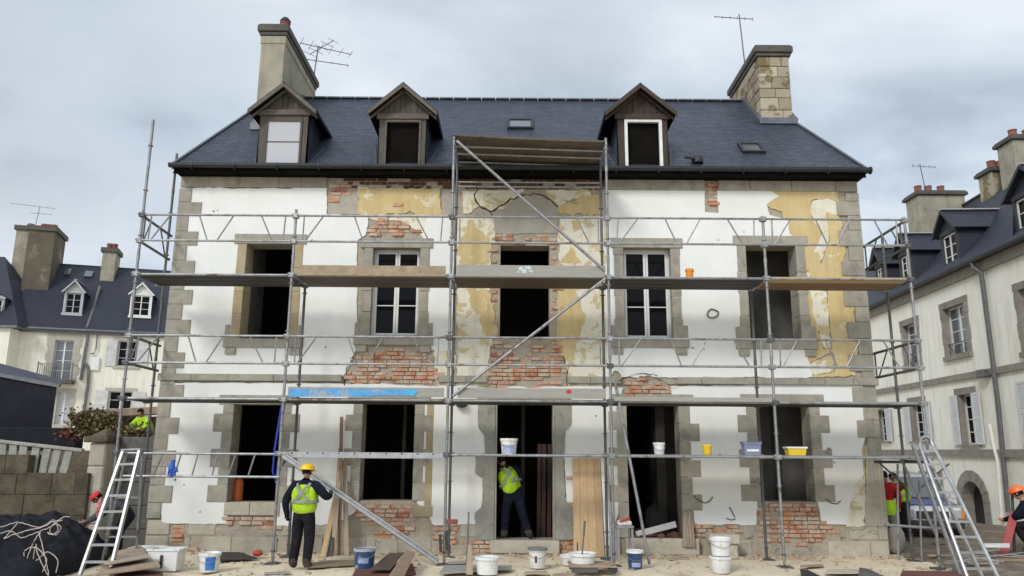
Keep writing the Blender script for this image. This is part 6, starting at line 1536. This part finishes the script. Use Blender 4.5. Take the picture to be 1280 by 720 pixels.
rope([(-4, 668), (14, 664), (26, 672), (40, 668), (58, 661), (70, 655), (76, 660), (70, 668), (62, 664), (68, 654), (78, 650)], Yr-.6, 'second pale rope knotted into the loop on top of the tarpaulin')
# ================================================================== LADDERS
def ladder_pts(m, a0, a1, b0, b1, n, w=.06, th=.025, rung=.016, u0=.04, u1=.96):
    m.beam(a0, a1, th, w, (0, 1, 0)); m.beam(b0, b1, th, w, (0, 1, 0))
def make_rungs(par, a0, a1, b0, b1, n, u0=.05, u1=.96, flat=.07):
    for k in range(n):
        u = u0+(u1-u0)*k/(n-1); p, q = V(a0).lerp(V(a1), u), V(b0).lerp(V(b1), u); m = MB(); m.beam(p, q, flat, .04, (0, 0, 1)); m.build('rung', alu, par)
t = thing('step_ladder', 'aluminium stepladder with open legs standing by the left house corner', 'ladder', (P(125, 720, -3.2).x, -3.1, 0))
tl, tr = P(154.5, 563, -2.75), P(175, 562, -2.75); bl, br = P(99, 728, -3.35), P(136, 728, -3.35); bl.z = br.z = 0
tl2, tr2 = P(158, 566, -2.68), P(178, 565, -2.68); bl2, br2 = P(127, 704, -2.1), P(170, 702, -2.1); bl2.z = br2.z = 0
for (a, b) in ((bl, tl), (br, tr)): m = MB(); m.beam(a, b, .05, .08, (0, 1, 0)); m.build('stile', alu, t, bevel=.004)
for (a, b) in ((bl2, tl2), (br2, tr2)): m = MB(); m.beam(a, b, .03, .055, (0, 1, 0)); m.build('rear_leg', steel, t, bevel=.004)
make_rungs(t, bl, tl, br, tr, 7, .10, .88)
for u in (.25, .6): m = MB(); m.beam(bl2.lerp(tl2, u), br2.lerp(tr2, u), .03, .03); m.build('cross_bar', steel, t)
m = MB(); m.beam(tl+V((-.03, .02, .01)), tr+V((.03, .02, .01)), .16, .03); m.build('top_step', alu, t, bevel=.005)
t = thing('extension_ladder', 'long two-part aluminium ladder with rounded top leaning up at the right end of the scaffold', 'ladder', (P(1225, 728, -3.3).x, -3.2, 0))
def rail_curve(pts, r=.026): m = MB(); m.path(pts, r, 8); return m
Yt, Yb = -2.0, -3.3
tl, tr = P(1148, 553, Yt), P(1165, 553, Yt); bl, br = P(1211, 728, Yb), P(1250, 728, Yb); bl.z = br.z = 0
tm = P(1157, 548, Yt)
pts = [bl, bl.lerp(tl, .5), tl+(bl-tl)*.03, tl.lerp(tm, .4)+V((0, 0, .05)), tm+V((0, 0, .04)), tr.lerp(tm, .4)+V((0, 0, .05)), tr+(br-tr)*.03, br.lerp(tr, .5), br]
rail_curve(pts, .036).build('outer_frame', alu, t, smooth=True)
make_rungs(t, bl, tl, br, tr, 9, .08, .93, .05)
o = V((-.10, .10, .0)); tl3, tr3 = P(1141, 556, Yt+.12), P(1152, 556, Yt+.12); bl3, br3 = P(1203, 728, Yb+.12), P(1228, 728, Yb+.5); bl3.z = br3.z = 0
for (a, b) in ((bl3, tl3), (br3, tr3)): m = MB(); m.beam(a, b, .045, .08, (0, 1, 0)); m.build('inner_stile', alu, t, bevel=.004)
# ================================================================== VAN at the far right
van = thing('small_van', 'small white and blue van parked beyond the long ladder in front of the arched door', 'van', (0, 0, 0))
vw = mat('white van paint', (.62, .63, .65), (.56, .57, .6), sc=3, rough=.35, bump=0, coat=.5); vb = mat('blue van paint', (.07, .11, .30), (.08, .12, .33), sc=3, rough=.35, bump=0, coat=.5)
m = MB(); prof = [(-1.9, .35), (-1.95, .75), (-1.85, .95), (-1.05, 1.08), (-.55, 1.75), (1.8, 1.82), (1.95, 1.6), (1.98, .4)]
n = len(prof)
for wdt in ((-.82, .82),):
    vs = [(x, y, z) for x in wdt for y, z in prof]; vs = [(x*(.86 if z > 1.5 else 1), y, z) for x, y, z in vs]
    m.add(vs, [tuple(range(n)), tuple(range(n, 2*n))[::-1]]+[(k, (k+1) % n, n+(k+1) % n, n+k) for k in range(n)])
m.build('body', vw, van, bevel=.05)
m = MB(); m.slab([(-.70, -1.07, 1.12), (.70, -1.07, 1.12), (.62, -.63, 1.68), (-.62, -.63, 1.68)], .03, (0, -.8, .6)); m.v = [(x, y-.03, z+.02) for x, y, z in m.v]; m.build('windscreen', glass_blue, van)
m = MB(); m.slab([(-.72, -1.86, .965), (.72, -1.86, .965), (.68, -1.12, 1.09), (-.68, -1.12, 1.09)], .02, (0, -.15, 1)); m.v = [(x, y, z+.015) for x, y, z in m.v]; m.build('bonnet', vb, van)
m = MB(); m.box(-.80, .80, -2.04, -1.9, .34, .55); m.build('bumper', mat('dark bumper', (.04, .04, .045), bump=.1), van, bevel=.03)
m = MB(); m.box(-.42, .42, -1.985, -1.94, .60, .80); m.build('grille', cable_m, van, bevel=.01)
for s in (-1, 1):
    m = MB(); m.box(s*.62-.14, s*.62+.14, -1.985, -1.90, .60, .84); m.build('headlight', glass_pale, van, bevel=.02)
    m = MB(); m.box(s*.80-.035, s*.80+.035, -1.97, -1.86, .60, .84); m.build('indicator', orange, van, bevel=.01)
    m = MB(); m.box(s*1.0-.11, s*1.0+.11, -.95, -.85, 1.10, 1.30); m.box(s*.84-.08, s*.84+.08, -.91, -.88, 1.14, 1.18); m.build('mirror', vw, van, bevel=.03)
    m = MB(); m.slab([(s*.80, -.95, 1.12), (s*.80, .2, 1.12), (s*.71, .2, 1.64), (s*.71, -.60, 1.64)], .02, (s, 0, .1)); m.v = [(x+s*.03, y, z) for x, y, z in m.v]; m.build('side_window', glass_dark, van)
    for y in (-1.25, 1.25):
        m = MB(); m.tube((s*.66, y, .32), (s*.85, y, .32), .32, 22); wh = m.build('wheel', cable_m, van, bevel=.02); m = MB(); m.tube((s*.852, y, .32), (s*.87, y, .32), .19, 16); m.build('rim', alu, wh)
c = P(1192, 650, 2.4); van.location = (c.x, 4.6, 0); van.rotation_euler = (0, 0, -.15); van.scale = (.9, .9, .9)
# red board and odd timber by the right worker
lean((1252, 690), (1268, 641), -.6, -.3, .16, .04, mat('pinkish red board', (.42, .09, .09), (.34, .08, .07), bump=.2), 'pinkish red board leaning beside the crouching worker at the right edge')
flat([(1228, 682), (1262, 682), (1262, 679), (1228, 679)], .35, .04, whitepaint, 'white board resting level beyond the red board')
m = MB(); a = P(1263, 652, 0); m.tube((a.x, 0, 0), P(1265, 612, 0), .03, 8); m.tube(P(1265, 612, 0), P(1268, 611, .5), .06, 10); tag(m.build('yard_post', steel_dark, loc=(a.x, 0, 0), smooth=True), 'thin dark post with a knob behind the crouching worker', 'post')
r_ = random.Random(11)
for k in range(12):
    a = V((r_.uniform(8.6, 11.4), r_.uniform(-2.6, 1.6), .09)); an = r_.uniform(-.6, .6); ln = r_.uniform(.5, 1.5)
    m = MB(); m.beam(a, a+V((math.cos(an)*ln, math.sin(an)*ln, r_.uniform(-.02, .08))), r_.uniform(.06, .14), .025)
    tag(m.build('debris_board', r_.choice([wood_grey, MATS['pale board'], brownH, steel_dark]), loc=tuple(a)), ['splintered board lying in the mud between the scaffold end and the van', 'splintered board lying in the mud between the scaffold end and the van'][0], 'board', 'scrap boards in the mud')
# curled wires on the mud
for k in range(3):
    c = PZ(1215+k*22, 706-k*6, .12); m = MB(); m.path([c+V((.5*math.cos(a)*(1+.1*k), .25*math.sin(a), .05+.05*math.sin(a*2+k))) for a in [i*.45 for i in range(11+k)]], .008, 5); tag(m.build('wire_coil', MATS['grey rim'], loc=tuple(c), smooth=True), ['open coil of wire nearest the ladder foot', 'open coil of wire farther from the ladder foot', 'open coil of wire farthest up the mud'][k], 'wire')
# white cement bag heap near the worker at right
c = P(1118, 660, .4); m = MB(); m.blob((c.x, .4, .30), .26, 2, (.8, .7, 1.15), .14); tag(m.build('cement_sack', mat('dusty sack', (.36, .33, .29), (.25, .23, .2), bump=.6), loc=(c.x, .4, 0), smooth=True), 'dusty upright sack at the right house corner under the low scaffold rail', 'sack')
# ================================================================== PEOPLE
skin_m = mat('skin', (.42, .24, .17), (.36, .2, .14), sc=20, rough=.6, bump=.05)
def cloth(name, c, c2=None): return mat(name, c, c2, sc=7, rough=.9, bump=1, bsc=9, bd=.06, spec=.12, c3=tuple(min(1, x*1.5+.02) for x in c), s3=5, t3=(.55, .68))
navy_c = cloth('navy workwear', (.011, .014, .026), (.008, .010, .018)); trouser_c = cloth('charcoal trousers', (.018, .017, .021), (.012, .0115, .014)); boot_c = cloth('dusty boots', (.10, .08, .065), (.05, .04, .035))
hiviz = mat('high-visibility yellow', (.46, .72, .02), (.36, .58, .015), sc=9, rough=.8, bump=1, bsc=9, bd=.05, c3=(.34, .48, .05), s3=6, t3=(.56, .68))
reflect = mat('reflective tape', (.26, .28, .27), (.2, .22, .21), sc=8, rough=.4, bump=.1)
helm_y = mat('yellow helmet', (.85, .50, .01), (.80, .46, .01), rough=.3, bump=0); helm_o = mat('orange helmet', (.85, .17, .03), (.8, .15, .03), rough=.35, bump=0)
black_c = cloth('black glove', (.012, .012, .014)); hair_m = cloth('dark hair', (.02, .014, .01)); red_c = cloth('red jersey', (.42, .02, .025), (.34, .02, .02)); grey_c = cloth('grey jacket', (.10, .10, .11), (.07, .07, .08)); pink_c = cloth('pink bundle', (.6, .25, .25)); blue_c = cloth('blue denim', (.03, .06, .20), (.02, .04, .14)); pale_c = cloth('pale trousers', (.30, .28, .25))
STAND = dict(pelvis=(0, 0, .96), waist=(0, 0, 1.12), chest=(0, 0, 1.34), neck=(0, 0, 1.50), head=(0, .01, 1.66),
  hipL=(-.10, 0, .92), hipR=(.10, 0, .92), kneeL=(-.11, .02, .50), kneeR=(.11, .02, .50), ankL=(-.12, -.02, .09), ankR=(.12, -.02, .09), toeL=(-.14, .15, .04), toeR=(.14, .15, .04),
  shL=(-.21, 0, 1.42), shR=(.21, 0, 1.42), elL=(-.31, -.02, 1.14), elR=(.31, -.02, 1.14), wrL=(-.31, .08, .92), wrR=(.31, .08, .92), hdL=(-.31, .11, .84), hdR=(.31, .11, .84))
RAD = dict(pelvis=.145, waist=.14, chest=.16, neck=.055, head=.02, hipL=.128, hipR=.128, kneeL=.098, kneeR=.098, ankL=.084, ankR=.084, toeL=.052, toeR=.052, shL=.10, shR=.10, elL=.078, elR=.078, wrL=.048, wrR=.048, hdL=.03, hdR=.03)
EDG = [('pelvis', 'waist'), ('waist', 'chest'), ('chest', 'neck'), ('neck', 'head'), ('pelvis', 'hipL'), ('hipL', 'kneeL'), ('kneeL', 'ankL'), ('ankL', 'toeL'), ('pelvis', 'hipR'), ('hipR', 'kneeR'), ('kneeR', 'ankR'), ('ankR', 'toeR'),
  ('chest', 'shL'), ('shL', 'elL'), ('elL', 'wrL'), ('wrL', 'hdL'), ('chest', 'shR'), ('shR', 'elR'), ('elR', 'wrR'), ('wrR', 'hdR')]
def skinmesh(pts, edges, radii, root=0, sub=2):
    me = bpy.data.meshes.new('tmp'); me.from_pydata([tuple(p) for p in pts], edges, []); o = bpy.data.objects.new('tmp', me); COL.objects.link(o)
    s = o.modifiers.new('s', 'SKIN'); s.use_smooth_shade = True
    for i, v in enumerate(me.skin_vertices[0].data): v.radius = (radii[i], radii[i]) if not isinstance(radii[i], tuple) else radii[i]; v.use_root = (i == root)
    m = o.modifiers.new('u', 'SUBSURF'); m.levels = m.render_levels = sub
    dg = bpy.context.evaluated_depsgraph_get(); ev = o.evaluated_get(dg); out = bpy.data.meshes.new_from_object(ev)
    vs = [tuple(v.co) for v in out.vertices]; fs = [tuple(p.vertices) for p in out.polygons]
    bpy.data.objects.remove(o); bpy.data.meshes.remove(me); bpy.data.meshes.remove(out); return vs, fs
def person(label, loc, rz, pose, top_m, leg_m, scale=1.0, glove=skin_m, hat=None, vest=None, hair=hair_m, face=(0, 1, 0), group=None, hood=False, vl=.02):
    J = dict(STAND); J.update(pose); J = {k: V(v) for k, v in J.items()}
    names = list(J.keys()); idx = {n: i for i, n in enumerate(names)}
    pts = [J[n] for n in names]; ed = [(idx[a], idx[b]) for a, b in EDG]; rad = [RAD[n] for n in names]
    for nm in ('pelvis', 'waist', 'chest'): rad[idx[nm]] = (RAD[nm]*1.18, RAD[nm]*.86)
    vs, fs = skinmesh(pts, ed, rad, idx['pelvis'])
    t = thing('person', label, 'person', (0, 0, 0), group)
    mb = MB(); nb = len(vs)
    def seg(p, a, b):
        d = b-a; u = max(0, min(1, (p-a).dot(d)/d.length_squared)); return (p-a-d*u).length
    segm = []
    for (a, b) in EDG:
        if b.startswith('toe'): mi = 3
        elif b[:3] in ('hip', 'kne', 'ank'): mi = 2
        elif b.startswith('hd') : mi = 4
        elif a == 'neck' : mi = 0
        else: mi = 1
        segm.append((J[a], J[b], mi, RAD[b]))
    mb.add(vs, fs)
    mats_idx = []
    for f in fs:
        c = sum((V(vs[i]) for i in f), V((0, 0, 0)))/len(f); best = min(segm, key=lambda s: seg(c, s[0], s[1])-s[3]*.6); mi = best[2]
        if mi == 1 and (c-J['neck']).length < .07: mi = 0
        if mi == 1 and c.z < J['pelvis'].z+.02 and (c-J['pelvis']).length < .2: mi = 2
        if mi == 2 and min((c-J['ankL']).length, (c-J['ankR']).length) < .10: mi = 3
        mats_idx.append(mi)
    mb.mi = list(mats_idx)
    # head: ellipsoid with brow, nose, chin, ears, oriented along face
    hd = J['head']; fy = V(face).normalized(); upn = (J['head']-J['neck']).normalized(); upn = (upn+V((0, 0, .4))).normalized(); fx = fy.cross(upn).normalized(); fy = upn.cross(fx)
    bm = bmesh.new(); bmesh.ops.create_icosphere(bm, subdivisions=4, radius=1); hv = []
    for v in bm.verts:
        x, y, z = v.co; sx, sy, sz = .078, .096, .118
        if z < 0: sx *= 1-.28*(-z)**1.4; 
        if y > .5 and z < -.3: sy *= .97
        px_, py_, pz_ = x*sx, y*sy, z*sz
        py_ += .028*math.exp(-((x/.16)**2))*math.exp(-(((z+.12)/.22)**2))*(1 if y > 0 else 0)        # nose
        py_ -= .012*(math.exp(-(((abs(x)-.38)/.16)**2))*math.exp(-(((z-.08)/.13)**2)))*(1 if y > 0 else 0)  # eye sockets
        py_ -= .006*math.exp(-((x/.3)**2))*math.exp(-(((z+.48)/.06)**2))*(1 if y > 0 else 0)         # mouth
        px_ += math.copysign(.016*math.exp(-(((z+.02)/.25)**2))*math.exp(-((y/.18)**2)), x) if abs(x) > .8 else 0  # ears
        hv.append(hd+fx*px_+fy*py_+upn*pz_)
    hf = [[v.index for v in f.verts] for f in bm.faces]; bm.free(); mb.cm = 0; mb.add(hv, hf)
    # eyes
    for s in (-1, 1):
        c = hd+fx*s*.031+fy*.081+upn*.012; mb.cm = 5; mb.blob(c, .011, 1, (1, 1, .7), 0)
    mb.cm = 4
    # hands: palm and five fingers each
    for S, sx in (('L', -1), ('R', 1)):
        w_, h_ = J['wr'+S], J['hd'+S]; d = (h_-w_).normalized(); side = d.cross(V((0, 1, 0)) if abs(d.y) < .8 else V((0, 0, 1))).normalized(); nrm = side.cross(d)
        pl = [w_, w_+d*.05, w_+d*.085]; P_, E_2, R_2 = list(pl), [(0, 1), (1, 2)], [.026, .03, .026]
        v2, f2 = skinmesh(P_, E_2, [(.024, .02), (.036, .018), (.036, .016)], 0, 1); mb.add(v2, f2)
        for k, (off, ln) in enumerate(((-.03, .066), (-.010, .076), (.010, .072), (.029, .056))):
            b0 = w_+d*.075+side*off; b1 = b0+d*ln*.45+nrm*.006; b2 = b1+d*ln*.28+nrm*ln*.28; b3 = b2+d*ln*.02+nrm*ln*.32
            v2, f2 = skinmesh([b0, b1, b2, b3], [(0, 1), (1, 2), (2, 3)], [.0105, .0095, .009, .0075], 0, 1); mb.add(v2, f2)
        b0 = w_+d*.03-side*.03; b1 = b0-side*.022+d*.025+nrm*.01; b2 = b1+d*.03+nrm*.018
        v2, f2 = skinmesh([b0, b1, b2], [(0, 1), (1, 2)], [.013, .011, .009], 0, 1); mb.add(v2, f2)
    if hood: mb.mi = [1 if (mi_ == 0 and k_ < len(fs)) else mi_ for k_, mi_ in enumerate(mb.mi)]
    body = mb.build('body', [skin_m, top_m, leg_m, boot_c, glove, ink], t, smooth=True)
    # ---- clothing / headgear as children
    if vest:
        tn = ['pelvis', 'waist', 'chest']; q = [J['pelvis']-(J['waist']-J['pelvis']).normalized()*vl, J['waist'], J['chest'], J['chest']+(J['neck']-J['chest'])*.80]; sl_, sr_ = J['shL'], J['shR']
        pt = q+[J['chest'].lerp(sl_, .82)+V((0, 0, .035)), J['chest'].lerp(sr_, .82)+V((0, 0, .035))]
        v2, f2 = skinmesh(pt, [(0, 1), (1, 2), (2, 3), (2, 4), (2, 5)], [(.245, .185), (.235, .18), (.245, .19), (.13, .11), (.14, .13), (.14, .13)], 0, 2)
        m = MB(); m.add(v2, f2); m.build('vest', vest, t, smooth=True)
        def band(cen, ax_dir, rx, ry, h, tilt=0):
            mm = MB(); up_ = ax_dir.normalized(); xx = (J['shR']-J['shL']).normalized(); yy = up_.cross(xx).normalized(); xx = yy.cross(up_); N = 32; vv = []
            for z in (-h/2, h/2):
                for k in range(N): a = 2*math.pi*k/N; vv.append(cen+xx*rx*math.cos(a)+yy*ry*math.sin(a)+up_*z)
            mm.add(vv, [(k, (k+1) % N, N+(k+1) % N, N+k) for k in range(N)]); return mm
        band(J['waist']+(J['chest']-J['waist'])*.15, J['chest']-J['waist'], .252, .205, .05).build('reflective_band', reflect, t, smooth=True)
        # crossed tapes on the back
        ba = (J['chest']-J['waist']).normalized(); xx = (J['shR']-J['shL']).normalized(); bk = ba.cross(xx).normalized()
        if bk.dot(fy) > 0 and True: bk = -bk
        for s in (-1, 1):
            p = [J['neck']+xx*s*.12-ba*.03+bk*.09, J['chest']+ba*.04+xx*s*.07+bk*.212, J['chest']-ba*.07-xx*s*.03+bk*.208, J['waist']+ba*.05-xx*s*.13+bk*.19]
            mm = MB(); vv = []
            for k, c in enumerate(p):
                dd = (p[min(k+1, 3)]-p[max(k-1, 0)]).normalized(); sd = dd.cross(bk).normalized()*.024; vv += [c-sd, c+sd]
            mm.add(vv, [(0, 1, 3, 2), (2, 3, 5, 4), (4, 5, 7, 6)]); mm.build('reflective_tape', reflect, t)
    def cap_mesh(r, zc, brim, scl=(1, 1.18, .95), peak=True):
        m = MB(); N = 24; rows = [(1.0, 0.0), (.99, .25), (.93, .5), (.8, .72), (.55, .9), (.25, .99), (0, 1.0)]; vv = []
        for rr, z in rows:
            for k in range(N): a = 2*math.pi*k/N; vv.append(hd+fx*r*rr*math.cos(a)*scl[0]+fy*r*rr*math.sin(a)*scl[1]+upn*(zc+r*z*scl[2]))
        m.add(vv, [(i*N+k, i*N+(k+1) % N, (i+1)*N+(k+1) % N, (i+1)*N+k) for i in range(len(rows)-1) for k in range(N)])
        vv = []
        for rr, z in ((1.0, 0), (1.0+brim, -.02)):
            for k in range(N):
                a = 2*math.pi*k/N; e = 1+(.28 if (peak and math.sin(a) > .45 and rr > 1) else 0); vv.append(hd+fx*r*rr*e*math.cos(a)*scl[0]+fy*r*rr*e*math.sin(a)*scl[1]+upn*(zc+z*r))
        m.add(vv, [(k, (k+1) % N, N+(k+1) % N, N+k) for k in range(N)]); return m
    if hat:
        h_ = cap_mesh(.122 if hat in (helm_y, helm_o) else .098, .03, .10 if hat in (helm_y, helm_o) else .02); h_.build('helmet' if hat in (helm_y, helm_o) else 'cap', hat, t, smooth=True)
        if hat in (helm_y, helm_o):
            m = MB(); m.path([hd+fy*(.146*math.sin(a))+upn*(.03+.12*math.cos(a)) for a in [(-1.2+2.4*k/10) for k in range(11)]], .009, 6); m.build('helmet_ridge', hat, t, smooth=True)
    if hair:
        m = MB(); N = 20; vv = []; rows = [(.99, -.35), (1.0, 0), (.97, .35), (.8, .65), (.5, .88), (0, 1)]
        for rr, z in rows:
            for k in range(N):
                a = 2*math.pi*k/N; back = 1 if math.sin(a) < .35 else .0
                zz_ = z if back or z > .3 else .35; vv.append(hd+fx*.084*rr*math.cos(a)+fy*(.102*rr*math.sin(a))+upn*.124*zz_)
        m.add(vv, [(i*N+k, i*N+(k+1) % N, (i+1)*N+(k+1) % N, (i+1)*N+k) for i in range(len(rows)-1) for k in range(N)]); m.build('hair', hair, t, smooth=True)
    t.location = loc; t.rotation_euler = (0, 0, rz); t.scale = (scale,)*3
    return t
# 1: yellow helmet, seen from behind, right fist raised
q = PZ(376, 711, 0.0)
person('standing worker in yellow helmet and vest, seen from behind, right fist raised', (q.x, q.y, .0), -.12,
  dict(elL=(-.35, -.05, 1.15), wrL=(-.33, .02, .91), hdL=(-.32, .05, .84), elR=(.42, -.03, 1.22), wrR=(.40, .20, 1.24), hdR=(.38, .26, 1.27), kneeL=(-.12, .03, .5), ankL=(-.15, -.02, .09), toeL=(-.17, .13, .04), kneeR=(.12, .02, .5), ankR=(.13, -.09, .09), toeR=(.15, .08, .04), head=(0, .03, 1.66)),
  navy_c, trouser_c, 1.04, glove=black_c, hat=helm_y, vest=hiviz, face=(.25, 1, 0), hood=True, hair=black_c, vl=.075)
# 2: in the doorway, leaning in, back to us
q = P(640, 668, .35)
person('worker in a yellow vest leaning into the dark central doorway, back turned', (q.x, .14, .27), .1,
  dict(pelvis=(.03, .0, .90), waist=(-.02, .05, 1.06), chest=(-.09, .12, 1.27), neck=(-.14, .19, 1.42), head=(-.20, .27, 1.54), hipL=(-.08, 0, .86), hipR=(.13, 0, .87), kneeL=(-.13, .08, .48), ankL=(-.16, .02, .09), toeL=(-.18, .18, .04), kneeR=(.22, .0, .47), ankR=(.34, -.12, .10), toeR=(.40, .04, .04),
  shL=(-.27, .13, 1.34), shR=(.10, .13, 1.38), elL=(-.38, .3, 1.15), wrL=(-.35, .5, 1.05), hdL=(-.34, .58, 1.02), elR=(.21, .1, 1.13), wrR=(.16, .32, 1.05), hdR=(.15, .4, 1.04)),
  navy_c, navy_c, 1.06, hat=None, vest=hiviz, face=(-.3, 1, -.4), hood=True, vl=.05, hair=black_c)
CROUCH = dict(pelvis=(0, -.1, .42), waist=(0, -.03, .58), chest=(0, .07, .78), neck=(0, .14, .93), head=(0, .2, 1.06), hipL=(-.1, -.08, .40), hipR=(.1, -.08, .40), kneeL=(-.2, .3, .52), kneeR=(.2, .3, .5), ankL=(-.18, .05, .09), ankR=(.18, .05, .09), toeL=(-.2, .22, .04), toeR=(.2, .22, .04),
  shL=(-.19, .09, .86), shR=(.19, .09, .86), elL=(-.27, .25, .64), elR=(.27, .25, .64), wrL=(-.16, .44, .58), wrR=(.16, .44, .58), hdL=(-.12, .52, .56), hdR=(.12, .52, .56))
q = P(178, 560, 4.6)
person('distant worker crouching in a yellow vest and blue trousers on the terrace behind the stepladder', (q.x, 4.6, 2.05), math.pi*.9, CROUCH, hiviz, blue_c, 1.0, hat=None, vest=hiviz, face=(0, 1, -.2))
# 4: red cap, bent over behind the tarpaulin
q = P(140, 650, -1.3)
person('person in a red cap and grey jacket bending over behind the black tarpaulin and stepladder', (q.x+.1, -1.2, .0), math.pi*.5+.3,
  dict(pelvis=(0, -.2, .86), waist=(0, -.05, .96), chest=(0, .16, 1.05), neck=(0, .33, 1.10), head=(0, .45, 1.16), hipL=(-.1, -.18, .83), hipR=(.1, -.18, .83), kneeL=(-.12, .02, .47), kneeR=(.12, .02, .47),
  shL=(-.19, .22, 1.06), shR=(.19, .22, 1.06), elL=(-.24, .36, .82), elR=(.24, .36, .82), wrL=(-.18, .56, .72), wrR=(.18, .56, .72), hdL=(-.16, .64, .70), hdR=(.16, .64, .70)), grey_c, trouser_c, 1.0, hat=mat('red cap', (.6, .03, .03), bump=.1), face=(0, 1, .1))
q = P(125, 634, -2.0); m = MB(); m.blob(q, .13, 2, (.6, .6, 1.3), .3); tag(m.build('pink_bundle', pink_c, loc=tuple(q), smooth=True), 'pink cloth bundle held by the person in the red cap', 'bundle')
# 5/6: right side pair
q = P(1113, 682, 1.3)
pr_ = person('worker in a red jersey with a yellow vest tied round the hips', (q.x+.02, 1.35, 0), -.5, dict(elL=(-.28, .08, 1.17), wrL=(-.2, .3, 1.12), hdL=(-.17, .38, 1.12), elR=(.28, .0, 1.16), wrR=(.25, .14, .93), hdR=(.25, .17, .85)), red_c, pale_c, .98, hat=None, vest=None)
vq = P(1113, 638, 1.2); m = MB(); m.lathe([(.19, -.22), (.215, -.1), (.205, .08), (.16, .12)], (0, 0, .98), 20, 1, .85)
o_ = m.build('tied_vest', hiviz, smooth=True); o_.parent = pr_; o_['label'] = 'yellow vest tied round the hips'
q = P(1137, 674, 2.2)
person('worker in yellow vest and black trousers standing at the right scaffold end', (q.x, 2.3, 0), .9, dict(chest=(0, .06, 1.33), neck=(0, .12, 1.48), head=(0, .2, 1.6), elR=(.27, .15, 1.16), wrR=(.2, .38, 1.08), hdR=(.17, .46, 1.07), elL=(-.27, .15, 1.16), wrL=(-.2, .38, 1.06), hdL=(-.17, .46, 1.05)), cloth('maroon sleeves', (.12, .02, .02)), trouser_c, .98, hat=None, vest=hiviz)
# 7: orange helmet at the picture edge
q = P(1279, 690, -.4)
person('worker in an orange helmet and yellow vest crouching at the right picture edge', (q.x+.36, -.35, .12), .8, dict(CROUCH, head=(0, .22, 1.07)), navy_c, trouser_c, 1.12, glove=mat('orange glove', (.6, .2, .03)), hat=helm_o, vest=hiviz)
